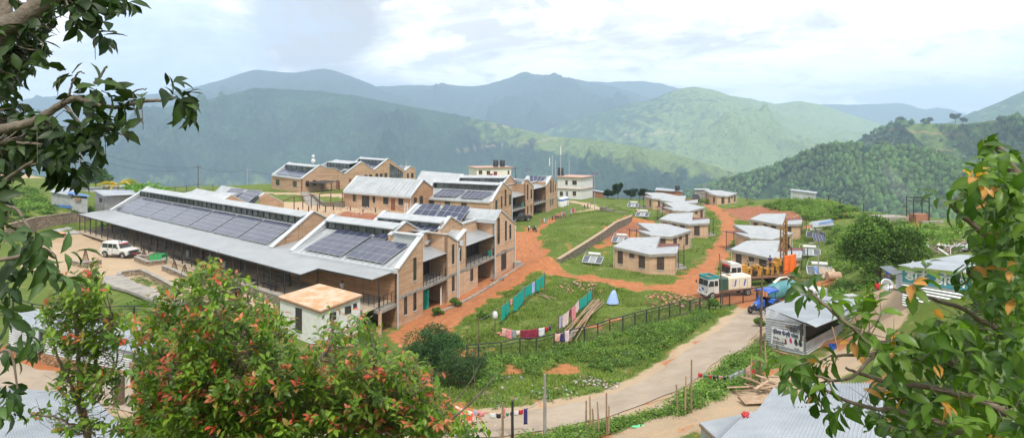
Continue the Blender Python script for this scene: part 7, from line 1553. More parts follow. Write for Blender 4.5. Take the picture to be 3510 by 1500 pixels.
for k, (u, v) in enumerate(((22.3, 2.8), (34, 2.9))):
 p = WF.P(u, v, FL+.05); m = MB(); m.tube([p, p+V3((0, 0, 1.0))], .28, 12); tag(m.build('bin', 'galv'), ['right', 'left'][k]+' cylindrical steel bin under the long hall canopy', 'bin', 'steel bins')
rb_ = WF.P(-1.5, 3.2, FL+.05); m = MB(); m.tube([rb_, rb_+V3((0, 0, .7))], [.25, .32], 12); tag(m.build('tub', 'red'), 'red tub on the hall floor near the man in the white shirt', 'tub')
qr = empty('queue_rail', WF.P(8, 3.5, FL), 0, 'black steel queue rails under the right part of the canopy', 'railing')
for k in range(4):
 m = MB(); a = WF.P(11-k*.2, 1.6+k*1.1, FL); b_ = a+WF.U*-3.6
 for z in (.5, 1.0): m.bar(a+V3((0, 0, z)), b_+V3((0, 0, z)), .06)
 for s_ in (0, .5, 1): q_ = a.lerp(b_, s_); m.bar(q_, q_+V3((0, 0, 1.0)), .06)
 m.build('rail', 'steel', qr)
tp = empty('tarpaulin_heap', G(190, 800), 0, 'grey tin sheets and an orange tarpaulin lying at the far left of the yard', 'tarpaulin'); m = MB()
for a in ([(165, 792), (232, 779), (252, 784), (200, 797)], [(215, 800), (255, 789), (262, 793), (225, 804)], [(222, 806), (272, 802), (265, 797), (235, 799)]): m.plate([G(*q_)+V3((0, 0, .12)) for q_ in a], .06)
m.build('tin_sheet', 'tinold', tp); m = MB(); c = G(178, 800)
for k in range(22): m.ball(c+V3((random.uniform(-2.2, 2.2), random.uniform(-.6, .9), .1)), (.5, .35, .16), 7, 5)
m.build('orange_cloth', M_('dull_orange_cloth', (.62, .28, .12), (.55, .34, .2), 2, .8), tp)
for px, lb in ((1818, 'left white and blue plastic tank'), (1826, 'middle white and blue plastic tank'), (1834, 'right white and blue plastic tank')):
 p = WZ(px, 186, -20.7); p = WZ(1923+(px-1818)*1.0-0, 182+(px-1818)*.2, -20.6); m = MB(); m.tube([p, p+V3((0, 0, 2.2)), p+V3((0, 0, 2.6))], [.8, .8, .4], 12)
 t = m.build('storage_tank', 'white'); tag(t, lb+' at the end of the earth blocks', 'water tank', 'white and blue tanks'); m = MB(); m.tube([p+V3((0, 0, 1.7)), p+V3((0, 0, 2.1))], .84, 12); m.build('blue_band', 'tblue', t)
tr = empty('trolley', G(1700, 955), 0, 'metal frame trolley parked on the kerb outside the open ground floor', 'trolley'); c = FW.P(-1.2, fv(1680)+.5, -20.7); m = MB()
for z in (.35, .75): 
 for s_ in (-1, 1): m.bar(c+V3((-.9, s_*.35, z)), c+V3((.9, s_*.35, z)), .05)
for x in (-.9, -.3, .3, .9): m.bar(c+V3((x, -.35, .35)), c+V3((x, -.35, .8)), .04); m.bar(c+V3((x, .35, .35)), c+V3((x, .35, .8)), .04); m.bar(c+V3((x, -.35, .75)), c+V3((x, .35, .75)), .04)
m.build('frame', 'galv', tr)
for s_ in (-1, 1):
 for q_ in (-1, 1): m = MB(); m.tube([c+V3((s_*.75, q_*.3, .12)), c+V3((s_*.75, q_*.36, .12))], .12, 10); m.build('wheel', 'rubber', tr)
gt = FW.P(1.6, v_b2+2.2, -20.8); m = MB(); m.bar(gt, gt+V3((0, 0, 2.2)), 1.2, 1.0); tag(m.build('green_curtain', 'green', bevel=.1), 'dark green cloth screen inside the ground floor opening of the near block', 'curtain'); m = MB(); q_ = FW.P(.5, v_r1-.7, -20.8); m.bar(q_, q_+V3((0, 0, 2.1)), .12, 1.0); tag(m.build('leaning_mattress', 'cream'), 'pale mattress leaned at the right side of the ground floor opening', 'mattress')
for v, lb in ((v_r2-.7, 'green bucket on the balcony of the near recess'), ):
 p = FW.P(.6, v, -17.5); m = MB(); m.tube([p, p+V3((0, 0, .7))], [.24, .3], 10); tag(m.build('green_bucket', MT['green']), lb, 'bucket')
p = FX.P(.6, vR-.8, -17.5); m = MB(); m.tube([p, p+V3((0, 0, .8))], [.3, .35], 10); tag(m.build('green_bucket', MT['green']), 'green bucket on the far balcony', 'bucket')
ld = empty('step_ladder', F8.P(.4, -1.0, -17), 0, 'white step ladder standing at the corner of the plain roofed house', 'ladder'); p = F8.P(.6, -1.0, -17); m = MB()
for s_ in (-1, 1): m.bar(p+V3((s_*.35, -.5, 0)), p+V3((s_*.2, 0, 2.3)), .07); m.bar(p+V3((s_*.35, .5, 0)), p+V3((s_*.2, 0, 2.3)), .07)
for k in range(6): z = .35*(k+.8); m.bar(p+V3((-.33, -.5+z*.21, z)), p+V3((.33, -.5+z*.21, z)), .06)
m.build('frame', 'white', ld)
def wheel(t, c, r, w_, rimm='rim', name='wheel'):
 c = V3(c); m = MB(); m.tube([c-V3((w_/2, 0, 0)), c-V3((w_/2-.03, 0, 0)), c+V3((w_/2-.03, 0, 0)), c+V3((w_/2, 0, 0))], [r*.9, r, r, r*.9], 20); o = m.build(name, 'rubber', t, True)
 m = MB(); m.tube([c-V3((w_/2+.012, 0, 0)), c+V3((w_/2+.012, 0, 0))], r*.55, 14); m.build('rim', rimm, o, True); m = MB(); m.tube([c-V3((w_/2+.03, 0, 0)), c+V3((w_/2+.03, 0, 0))], r*.2, 8); m.build('hub', 'steel', o, True)
def loft(m, secs, smooth=False):
 """secs: list of lists of points, same count"""
 n = len(secs[0]); vs = [p for s in secs for p in s]; fs = []
 for i in range(len(secs)-1):
  for k in range(n): fs.append((i*n+k, i*n+(k+1) % n, (i+1)*n+(k+1) % n, (i+1)*n+k))
 fs.append(tuple(reversed(range(n)))); fs.append(tuple((len(secs)-1)*n+k for k in range(n))); return m.add(vs, fs, smooth)
def carbox(m, y0, y1, w0, w1, z0, z1, wt=None):
 """trapezoid section box: bottom width w0, top width w1"""
 a = [(-w0/2, y0, z0), (w0/2, y0, z0), (w1/2, y0, z1), (-w1/2, y0, z1)]; b_ = [(x, y1, z) for x, y, z in a]; return loft(m, [a, b_])
def suv():
 t = empty('jeep', (0, 0, 0), 0, 'white long wheelbase jeep with a red windscreen banner parked in the sandy yard', 'car')
 m = MB(); 
 loft(m, [[(-.86, -2.25, .55), (.86, -2.25, .55), (.86, -2.25, .95), (.80, -2.25, 1.08), (-.80, -2.25, 1.08), (-.86, -2.25, .95)], [(-.9, -2.0, .42), (.9, -2.0, .42), (.9, -2.0, .98), (.84, -2.0, 1.14), (-.84, -2.0, 1.14), (-.9, -2.0, .98)], [(-.9, -.9, .42), (.9, -.9, .42), (.9, -.9, 1.02), (.86, -.9, 1.2), (-.86, -.9, 1.2), (-.9, -.9, 1.02)], [(-.9, 2.3, .42), (.9, 2.3, .42), (.9, 2.3, 1.02), (.88, 2.3, 1.2), (-.88, 2.3, 1.2), (-.9, 2.3, 1.02)]])
 loft(m, [[(-.86, -.92, 1.19), (.86, -.92, 1.19), (.85, -.92, 1.2), (-.85, -.92, 1.2)], [(-.87, -.55, 1.19), (.87, -.55, 1.19), (.74, -.45, 1.82), (-.74, -.45, 1.82)], [(-.87, 2.25, 1.19), (.87, 2.25, 1.19), (.74, 2.12, 1.84), (-.74, 2.12, 1.84)]])
 loft(m, [[(-.74, -.48, 1.81), (.74, -.48, 1.81), (.68, -.4, 1.9), (-.68, -.4, 1.9)], [(-.76, 2.1, 1.81), (.76, 2.1, 1.81), (.7, 2.05, 1.92), (-.7, 2.05, 1.92)]]); m.build('body', 'wtruck', t, True, bevel=.03)
 m = MB(); m.add([(-.78, -.90, 1.24), (.78, -.90, 1.24), (.68, -.52, 1.78), (-.68, -.52, 1.78)], [(0, 1, 2, 3)]); m.v = [(x, y-.03, z+.02) for x, y, z in m.v]; w1 = m.build('windscreen', 'glass', t, True)
 m = MB(); m.add([(-.60, -.66, 1.66), (.60, -.66, 1.66), (.57, -.58, 1.76), (-.57, -.58, 1.76)], [(0, 1, 2, 3)]); m.v = [(x, y-.03, z+.03) for x, y, z in m.v]; m.build('screen_banner', 'red', w1, True)
 for s in (-1, 1):
  for y0, y1 in ((-.45, .25), (.33, 1.05), (1.13, 2.05)):
   m = MB(); m.add([(s*.875, y0, 1.25), (s*.875, y1, 1.25), (s*.775, y1, 1.74), (s*.775, y0+(.1 if y0 < -.3 else 0), 1.74)], [(0, 1, 2, 3)]); m.v = [(x+s*.012, y, z) for x, y, z in m.v]; m.build('side_window', 'glass', t, True)
  for y in (.29, 1.09): m = MB(); m.box((s*.905, y, .85), (.012, .02, .7)); m.build('door_gap', 'steel', t, True)
  for y in (.16, .98): m = MB(); m.box((s*.915, y, 1.08), (.03, .14, .04)); m.build('door_handle', 'steel', t, True)
  m = MB(); m.box((s*.93, -.5, .5), (.1, 1.6, .07)); m.build('side_step', 'steel', t, True)
  m = MB(); m.box((s*.98, -.62, 1.3), (.2, .06, .16)); m.build('mirror', 'steel', t, True)
  m = MB(); m.tube([(s*.62, -2.29, .85), (s*.62, -2.24, .85)], .12, 12); m.build('headlight', 'glass2', t, True)
  for y in (-1.45, 1.5):
   wheel(t, (s*.80, y, .38), .38, .24)
   m = MB(); n = 10; vs = []; fs = []
   for k in range(n+1): a = math.pi*k/n; vs += [(s*.86, y+math.cos(a)*.50, .40+math.sin(a)*.46), (s*.97, y+math.cos(a)*.50, .40+math.sin(a)*.46), (s*.97, y+math.cos(a)*.42, .40+math.sin(a)*.38), (s*.86, y+math.cos(a)*.42, .40+math.sin(a)*.38)]
   for k in range(n):
    for q in range(4): fs.append((k*4+q, k*4+(q+1) % 4, (k+1)*4+(q+1) % 4, (k+1)*4+q))
   m.add(vs, fs); m.build('wheel_arch', 'steel', t, True)
 m = MB(); m.box((0, -2.27, .84), (1.0, .05, .26)); m.build('grille', 'steel', t, True); m = MB(); m.box((0, -2.38, .52), (1.75, .2, .22)); m.build('bumper', 'steel', t, True, bevel=.04)
 m = MB(); m.box((0, -2.50, .56), (.62, .03, .17)); m.build('number_plate', 'red', t, True); m = MB()
 for x in (-.25, .1): m.tube([(x, -.1, 1.9), (x, -.1, 2.02)], .1, 8)
 m.build('roof_beacon', 'steel', t, True); m = MB(); m.box((-.35, -1.5, 1.19), (.3, .02, .02)); m.box((.35, -1.5, 1.19), (.3, .02, .02)); m.build('wiper', 'steel', t, True); return t
def place(t, p, rz, s=1.0): t.location = p; t.rotation_euler = (0, 0, rz); t.scale = (s, s, s); return t
p = G(412, 880); j_ = suv(); place(j_, p, math.radians(70), 1.15)
def cab(t, paint, x0=0, y=0, band=None, h=2.75, w=2.3, L=1.7, z0=.75):
 m = MB(); loft(m, [[(-w/2+.06, y-L*.5-.05, z0), (w/2-.06, y-L*.5-.05, z0), (w/2-.04, y-L*.5-.03, z0+.95), (w/2-.14, y-L*.5+.12, h), (-w/2+.14, y-L*.5+.12, h), (-w/2+.04, y-L*.5-.03, z0+.95)],
                       [(-w/2, y+L*.5, z0), (w/2, y+L*.5, z0), (w/2, y+L*.5, z0+.95), (w/2-.08, y+L*.5, h), (-w/2+.08, y+L*.5, h), (-w/2, y+L*.5, z0+.95)]]); c = m.build('cab', paint, t, True, bevel=.05)
 m = MB(); a = y-L*.5-.06
 for xa, xb in ((-w/2+.18, -.03), (.03, w/2-.18)): m.add([(xa, a, z0+1.05), (xb, a, z0+1.05), (xb, a+.13, h-.22), (xa, a+.13, h-.22)], [(0, 1, 2, 3)])
 m.build('windscreen', 'glass', c, True)
 for s in (-1, 1):
  for ya, yb in ((y-L*.38, y+L*.02), (y+L*.08, y+L*.4)):
   m = MB(); m.add([(s*(w/2+.012), ya, z0+1.02), (s*(w/2+.012), yb, z0+1.02), (s*(w/2-.05), yb, h-.3), (s*(w/2-.05), ya, h-.3)], [(0, 1, 2, 3)]); m.build('side_window', 'glass', c, True)
  m = MB(); m.box((s*(w/2+.01), y-.1, z0+.45), (.015, .02, .9)); m.build('door_gap', 'steel', c, True)
  m = MB(); m.tube([(s*.75, a-.03, z0+.2), (s*.75, a+.02, z0+.2)], .12, 10); m.build('headlight', 'glass2', c, True)
  m = MB(); m.bar((s*(w/2), a+.1, z0+1.4), (s*(w/2+.28), a-.05, z0+1.4), .03); m.box((s*(w/2+.28), a-.05, z0+1.25), (.05, .16, .4)); m.build('mirror', 'steel', c, True)
 m = MB(); m.box((0, a-.02, z0+.55), (.5, .03, .28)); m.build('badge', 'tblue', c, True)
 m = MB(); m.box((0, a-.1, z0-.1), (w, .18, .28)); m.build('bumper', 'wtruck' if paint == 'wtruck' else 'steel', c, True, bevel=.03)
 m = MB(); m.box((0, a-.21, z0-.1), (.5, .015, .13)); m.build('number_plate', 'paper', c, True)
 return c
def truck():
 t = empty('flatbed_truck', (0, 0, 0), 0, 'white cab truck with teal roof rack carrying a dark green locker and cream compressor', 'truck')
 c = cab(t, 'wtruck', y=-3.0)
 m = MB(); 
 for z in (2.80, 3.02): 
  for a, b_ in (((-1.05, -3.8, z), (1.05, -3.8, z)), ((1.05, -3.8, z), (1.05, -2.2, z)), ((1.05, -2.2, z), (-1.05, -2.2, z)), ((-1.05, -2.2, z), (-1.05, -3.8, z))): m.bar(a, b_, .1)
 m.bar((-1.05, -3.8, 2.9), (1.05, -3.8, 2.9), .03, .26); m.bar((-1.05, -3.8, 2.9), (-1.05, -2.2, 2.9), .03, .26); m.bar((1.05, -3.8, 2.9), (1.05, -2.2, 2.9), .03, .26); m.bar((-1.05, -2.2, 2.9), (1.05, -2.2, 2.9), .03, .26)
 rk = m.build('roof_rack', 'teal', t, True); m = MB()
 for k in range(5): m.bar((-1, -3.6+k*.33, 2.8), (1, -3.6+k*.33, 2.8), .05)
 m.build('rack_bar', 'rust', rk, True)
 m = MB(); m.box((0, 1.0, .98), (2.35, 6.2, .16)); m.build('flatbed', 'rust', t, True); m = MB(); m.bar((-.4, -4, .75), (-.4, 4.0, .75), .12, .22); m.bar((.4, -4, .75), (.4, 4.0, .75), .12, .22); m.build('chassis', 'steel', t, True)
 m = MB(); m.box((0, -1.35, 1.75), (2.2, 1.3, 1.7)); o = m.build('locker', 'dgreen', t, True, bevel=.04); m = MB()
 for z in (1.45, 1.6, 1.85): m.box((-1.11, -1.35+.1*(z-1.6), z), (.015, .45, .05))
 m.box((-1.11, -1.5, 1.7), (.015, .05, .55)); m.build('painted_mark', 'teal', o, True)
 m = MB(); loft(m, [[(-1.05, -.55, 1.07), (1.05, -.55, 1.07), (1.05, -.55, 2.55), (.9, -.55, 2.78), (-.9, -.55, 2.78), (-1.05, -.55, 2.55)], [(-1.05, 3.2, 1.07), (1.05, 3.2, 1.07), (1.05, 3.2, 2.55), (.9, 3.2, 2.78), (-.9, 3.2, 2.78), (-1.05, 3.2, 2.55)]]); cp = m.build('compressor', 'ctruck', t, True, bevel=.03)
 for y in (.35, 1.9):
  for s in (-1, 1): m = MB(); m.add([(s*1.062, y, 1.45), (s*1.062, y+.22, 1.45), (s*1.062, y+.42, 2.35), (s*1.062, y+.2, 2.35)], [(0, 1, 2, 3)]); m.build('blue_stripe', 'tblue', cp, True)
 m = MB()
 for y in (.15, 1.25, 2.5):
  for s in (-1, 1): m.box((s*1.056, y, 1.8), (.012, .03, 1.35))
 m.box((0, .2, 2.82), (.7, .5, .1)); m.build('panel_gap', 'rust', cp, True)
 m = MB(); m.box((0, 3.3, 1.8), (2.0, .18, 1.4)); m.build('rear_grille', 'steel', cp, True); m = MB(); m.tube([(.3+.42*math.cos(a*.5), 3.45, 1.5+.42*math.sin(a*.5)) for a in range(14)], .05, 6); m.build('hose_coil', 'teal', t, True)
 for s in (-1, 1):
  wheel(t, (s*1.0, -3.2, .5), .5, .28)
  for o_ in (0,): wheel(t, (s*.98, 2.6, .5), .5, .4)
 return t
p = (G(2418, 1000)+G(2560, 1040))/2; p.z = hz(p.x, p.y)
TR = truck(); place(TR, GY(2492, 78.6), math.radians(-70), .86)
MT['mastpaint'] = M_('dusty_mast_paint', (.34, .18, .035), (.22, .12, .04), 2, .7)
def rig():
 t = empty('drilling_rig_truck', (0, 0, 0), 0, 'drilling rig truck with red striped white cab, yellow machinery and tall yellow mast', 'truck')
 c = cab(t, 'wtruck', y=-4.2, h=2.9); m = MB(); m.box((0, -5.05, 2.78), (1.7, .12, .26)); m.box((0, -5.11, 1.02), (1.5, .05, .3)); m.build('red_stripe', 'red', c, True)
 m = MB(); m.box((0, -4.2, 3.0), (2.0, 1.3, .12)); m.box((0, -4.95, 3.06), (1.9, .12, .4)); m.build('roof_box', 'wtruck', c, True)
 m = MB(); m.box((0, .7, 1.15), (2.4, 7.6, .2)); m.build('deck', 'rust', t, True); m = MB(); m.bar((-.45, -5, .85), (-.45, 4.4, .85), .14, .3); m.bar((.45, -5, .85), (.45, 4.4, .85), .14, .3); m.build('chassis', 'steel', t, True)
 en = empty('engine_unit'); en.parent = t
 bpy.data.objects.remove(en)
 m = MB(); m.box((0, -2.4, 1.9), (1.4, 1.6, 1.0)); m.box((.1, -2.6, 2.55), (.9, .9, .35)); m.tube([(.4, -2.2, 2.4), (.4, -2.2, 3.1)], .09, 8); e_ = m.build('engine', 'ytruck', t, True, bevel=.05); m = MB()
 for k in range(5): m.tube([(-.72, -3.0+k*.3, 1.7), (-.80, -3.0+k*.3, 2.1)], .08, 7)
 m.box((-.72, -2.4, 1.62), (.1, 1.4, .3)); m.build('engine_block', 'steel', e_, True)
 m = MB(); m.box((0, -.4, 1.85), (1.1, .9, 1.15)); m.box((0, -.4, 2.5), (.5, .5, .2)); m.build('hydraulic_tank', 'ytruck', t, True, bevel=.05); m = MB(); m.tube([(-.3, -1.2, 1.3), (-.3, -1.2, 2.0)], .26, 12); m.tube([(.4, -1.1, 1.3), (.4, -1.1, 1.9)], .2, 12); m.build('drum', 'rust', t, True)
 m = MB(); m.box((-.2, 1.2, 1.7), (1.6, 1.3, .8)); m.box((.1, 2.1, 2.1), (.9, .7, 1.5)); m.box((.1, 2.6, 2.9), (1.2, .35, .9)); m.build('winch_housing', 'ytruck', t, True, bevel=.04)
 m = MB()
 for i in range(26):
  a = V3((random.uniform(-1, 1), random.uniform(-1.4, 3.4), random.uniform(1.3, 2.3))); b_ = a+V3((random.uniform(-.7, .7), random.uniform(-.9, .9), random.uniform(-.2, .6))); m.tube([a, a.lerp(b_, .5)+V3((0, 0, .12)), b_], .035, 5)
 m.build('hydraulic_hose', 'steel', t, True); m = MB()
 for i in range(6): m.box((random.uniform(-.9, .9), -1.4+i*.8, 1.4), (random.uniform(.2, .5), random.uniform(.2, .5), random.uniform(.3, .6)), random.uniform(0, 2))
 m.build('tool_box', 'rust', t, True)
 m = MB()
 for i in range(14): x, y_ = random.uniform(-1, .9), random.uniform(-3.2, 3.2); m.tube([(x, y_, 1.3), (x+random.uniform(-.2, .2), y_, random.uniform(1.8, 2.7))], random.uniform(.03, .1), 7)
 for i in range(10): m.box((random.uniform(-1, 1), random.uniform(-3, 3), random.uniform(1.4, 2.5)), (random.uniform(.1, .5), random.uniform(.1, .5), random.uniform(.1, .4)), random.uniform(0, 2))
 m.build('pump_parts', 'steel', t, True)
 y = 3.55; m = MB(); H = 7.7
 for sx in (-.32, .32):
  for sy in (-.25, .25): m.bar((sx, y+sy, .5), (sx, y+sy, H), .11)
 k = 0; z = .7
 while z < H-.6:
  for sy in (-.25, .25): m.bar((-.32, y+sy, z), (.32, y+sy, z+.55), .05); m.bar((-.32, y+sy, z+.55), (.32, y+sy, z+.55), .05)
  m.bar((-.32, y-.25, z+.5), (-.32, y+.25, z), .05); m.bar((.32, y-.25, z), (.32, y+.25, z+.5), .05); z += .55
 m.bar((.0, y+.4, 2.2), (.0, y+.4, H+.5), .26); m.bar((-.15, y, H), (.0, y+.3, H+.7), .14); m.build('mast', 'mastpaint', t, True)
 m = MB(); m.box((0, y+.55, 4.8), (.4, .35, .6)); m.tube([(0, y+.55, .2), (0, y+.55, 4.6)], .06, 8); m.tube([(.2, y+.6, 5.2), (.5, y+.9, 4.2), (.5, y+1.0, 3.0), (.35, y+.8, 2.2)], .05, 6); m.tube([(.1, y+.6, 5.2), (.35, y+.95, 4.6), (.3, y+.9, 2.6)], .05, 6); m.build('drill_head', 'steel', t, True)
 for s in (-1, 1):
  wheel(t, (s*1.05, -4.3, .55), .55, .32)
  for yy in (1.9,): wheel(t, (s*1.05, yy, .55), .55, .45)
  m = MB(); m.bar((s*1.1, 3.9, 0), (s*1.1, 3.9, 1.2), .16); m.box((s*1.1, 3.9, .05), (.4, .4, .1)); m.build('outrigger', 'steel', t, True)
 return t
RG = rig(); place(RG, GY(2605, 85.0), math.radians(-76), .97)
a = W(2684, 876, 85.5); b_ = W(2729, 868, 85.0); tag(garment(a, b_, 3.2, 'orange', 'tarpaulin', wav=.12), 'large bright orange tarpaulin hanging behind the rig mast', 'tarpaulin')
tag(garment(W(2661, 882, 86), W(2668, 882, 86), 1.0, 'bluesheet', 'blue_rag'), 'narrow blue sheet hanging at the corner behind the rig', 'sheet')
def tractor():
 t = empty('tractor', (0, 0, 0), 0, 'blue tractor with a blue sunshade roof on the road beside the shop', 'tractor')
 m = MB(); loft(m, [[(-.3, -1.75, .75), (.3, -1.75, .75), (.3, -1.75, 1.18), (.2, -1.75, 1.28), (-.2, -1.75, 1.28), (-.3, -1.75, 1.18)], [(-.34, -.3, .75), (.34, -.3, .75), (.34, -.3, 1.38), (.24, -.3, 1.52), (-.24, -.3, 1.52), (-.34, -.3, 1.38)]]); b = m.build('bonnet', 'tblue', t, True, bevel=.04)
 m = MB(); m.box((0, -1.77, 1.0), (.46, .04, .34)); m.build('grille', 'steel', b, True)
 for s in (-1, 1): m = MB(); m.tube([(s*.17, -1.81, 1.14), (s*.17, -1.77, 1.14)], .07, 10); m.build('headlight', 'white', b, True)
 m = MB(); m.box((0, -.6, .65), (.45, 2.6, .3)); m.box((0, .6, .7), (.5, 1.0, .5)); m.box((0, -1.5, .55), (1.2, .14, .14)); m.build('chassis', 'steel', t, True)
 for s in (-1, 1):
  wheel(t, (s*.72, -1.45, .40), .40, .24, 'white'); wheel(t, (s*.80, .75, .70), .70, .40, 'white')
  m = MB(); n = 8; vs = []; fs = []
  for k in range(n+1): a = math.pi*(k/n*.75+.05); vs += [(s*.45, .75+math.cos(a)*.82, .7+math.sin(a)*.82), (s*1.02, .75+math.cos(a)*.82, .7+math.sin(a)*.82), (s*1.02, .75+math.cos(a)*.77, .7+math.sin(a)*.77), (s*.45, .75+math.cos(a)*.77, .7+math.sin(a)*.77)]
  for k in range(n):
   for q in range(4): fs.append((k*4+q, k*4+(q+1) % 4, (k+1)*4+(q+1) % 4, (k+1)*4+q))
  m.add(vs, fs); m.build('mudguard', 'tblue', t, True)
  for y in (-.15, 1.25): m = MB(); m.bar((s*.6, y, 1.1), (s*.62, y, 2.25), .05); m.build('canopy_post', 'steel', t, True)
 m = MB(); vs = []
 for y in (-.55, 1.6):
  for k in range(9): a = math.pi*k/8; vs.append((.85*math.cos(a), y, 2.22+.28*math.sin(a)**.6))
 m.add(vs, [(k, k+1, 10+k, 9+k) for k in range(8)], True); o = m.build('canopy', 'tblue', t, True); s_ = o.modifiers.new('S', 'SOLIDIFY'); s_.thickness = .04
 m = MB(); m.box((0, .75, 1.05), (.5, .5, .12)); m.box((0, 1.0, 1.3), (.5, .1, .45)); m.build('seat', 'steel', t, True); m = MB(); m.tube([(.22*math.cos(a*.7), .1, 1.5+.22*math.sin(a*.7)) for a in range(10)], .02, 5); m.bar((0, .1, 1.5), (0, -.2, 1.1), .04); m.build('steering_wheel', 'steel', t, True); m = MB(); m.tube([(.25, -1.1, 1.4), (.25, -1.1, 2.0)], .04, 7); m.build('exhaust', 'steel', t, True)
 return t
TRC = tractor(); place(TRC, GY(2618, 67.0), math.radians(-52), .92)
tk = empty('tank_trailer', GY(2680, 71), 0, 'teal water tank trailer with pale hoses behind the blue tractor', 'trailer'); c = GY(2683, 71.5)+V3((0, 0, 1.35)); dv = V3((math.sin(math.radians(52)), math.cos(math.radians(52)), 0)); m = MB(); m.tube([c-dv*1.9, c-dv*1.7, c+dv*1.7, c+dv*1.9], [.6, .85, .85, .6], 20); m.build('tank', M_('tank_teal', (.05, .20, .24), (.10, .28, .30), 1.5, .5, dirt=((.2, .14, .09), 2, .6)), tk)
m = MB()
for k in range(3): m.tube([c-dv*1.6+V3((0, .2*k, .85)), c-dv*.5+V3((0, .1*k, 1.25)), c+dv*.8+V3((0, 0, 1.2)), c+dv*1.7+V3((0, -.2*k, .7))], .07, 6)
m.build('hose', 'cream', tk)
for s_ in (-1, 1): m = MB(); n_ = V3((-dv.y, dv.x, 0)); q_ = c+n_*s_*.85-V3((0, 0, .9)); m.tube([q_-n_*.12, q_+n_*.12], .42, 16); m.build('wheel', 'rubber', tk)
m = MB(); m.bar(c-dv*3.0-V3((0, 0, .8)), c+dv*1.8-V3((0, 0, .8)), .5, .14); m.build('chassis', 'steel', tk)
def motorbike(p, rz, lb, col='steel', name='motorcycle', s=1.0):
 t = empty(name, p, rz, lb, 'motorcycle'); t.scale = (s, s, s)
 for y in (-.68, .62):
  m = MB(); pts = [(0, y+.29*math.cos(a*.42), .32+.29*math.sin(a*.42)) for a in range(16)]; m.tube(pts, .055, 6); o = m.build('wheel', 'rubber', t, True); m = MB(); m.tube([(-.03, y, .32), (.03, y, .32)], .12, 8); m.build('hub', 'galv', o, True)
 m = MB(); m.tube([(0, .62, .32), (0, .2, .55), (0, -.35, .75), (0, -.68, .32)], .05, 6); m.box((0, .0, .42), (.26, .42, .36)); m.build('frame', 'steel', t, True); m = MB(); m.ball((0, -.15, .86), (.15, .28, .13)); m.build('fuel_tank', col, t, True); m = MB(); m.box((0, .38, .84), (.22, .66, .09)); m.build('seat', 'tank', t, True, bevel=.03)
 m = MB(); m.bar((-.32, -.42, 1.05), (.32, -.42, 1.05), .035); m.bar((0, -.42, 1.05), (0, -.66, .34), .05); m.build('handlebar', 'steel', t, True); m = MB(); m.ball((0, -.56, .92), (.1, .08, .1)); m.build('headlight', 'white', t, True); return t
motorbike(G(1832, 793), math.radians(20), 'black motorcycle parked at the edge of the grass slope', 'tank', s=1.15)
motorbike(G(1908, 751), math.radians(80), 'small far motorcycle beside the laundry line', 'red'); motorbike(G(1925, 746), math.radians(85), 'second small far motorcycle beside the laundry line', 'tank')
def pickup(p, rz, lb, col='steel', cat='car', s=1.0, name='pickup'):
 t = empty(name, p, rz, lb, cat); t.scale = (s, s, s); m = MB(); loft(m, [[(-.85, -2.3, .45), (.85, -2.3, .45), (.8, -2.3, .95), (-.8, -2.3, .95)], [(-.88, -1, .45), (.88, -1, .45), (.86, -1, 1.1), (-.86, -1, 1.1)], [(-.88, 2.3, .45), (.88, 2.3, .45), (.86, 2.3, 1.1), (-.86, 2.3, 1.1)]]); loft(m, [[(-.84, -1, 1.08), (.84, -1, 1.08), (.82, -1, 1.1), (-.82, -1, 1.1)], [(-.84, -.5, 1.08), (.84, -.5, 1.08), (.7, -.5, 1.7), (-.7, -.5, 1.7)], [(-.84, .7, 1.08), (.84, .7, 1.08), (.7, .6, 1.7), (-.7, .6, 1.7)]]); m.build('body', col, t, True, bevel=.05)
 for s_ in (-1, 1):
  for y in (-1.45, 1.45): wheel(t, (s_*.8, y, .36), .36, .22)
  m = MB(); m.add([(s_*.85, -.45, 1.15), (s_*.85, .55, 1.15), (s_*.73, .5, 1.62), (s_*.73, -.35, 1.62)], [(0, 1, 2, 3)]); m.build('side_window', 'glass', t, True); m = MB(); m.box((s_*.6, -2.31, .75), (.3, .04, .16)); m.build('headlight', 'glass2', t, True)
 m = MB(); m.add([(-.74, -.97, 1.14), (.74, -.97, 1.14), (.64, -.56, 1.66), (-.64, -.56, 1.66)], [(0, 1, 2, 3)]); m.v = [(x, y-.03, z) for x, y, z in m.v]; m.build('windscreen', 'glass', t, True); m = MB(); m.box((0, -2.36, .5), (1.7, .12, .2)); m.build('bumper', 'galv', t, True); return t
pickup(FX.P(1.2, vE+4.5, -20.5)+V3((1.2, 0, 0)), math.radians(-70), 'dark car parked under the far recessed balcony', 'tank', s=1.1, name='car')
pickup(GY(2385, 200), math.radians(-20), 'dark pickup parked far back on the plateau edge', 'steel', s=1.15)
def skin_obj(name, joints, edges, mat, parent, sub=2):
 me = bpy.data.meshes.new(name); me.from_pydata([j[:3] for j in joints], edges, []); o = bpy.data.objects.new(name, me); COL.objects.link(o); me.materials.append(MT[mat]) ; o.parent = parent
 md = o.modifiers.new('Skin', 'SKIN'); md.use_smooth_shade = True
 if not me.skin_vertices: 
  with bpy.context.temp_override(object=o, active_object=o): 
   try: bpy.ops.object.skin_root_mark()
   except Exception: pass
 if me.skin_vertices:
  d = me.skin_vertices[0].data
  for i, j in enumerate(joints): d[i].radius = (j[3], j[4] if len(j) > 4 else j[3])
  d[0].use_root = True
 s = o.modifiers.new('Sub', 'SUBSURF'); s.levels = sub; s.render_levels = sub; return o
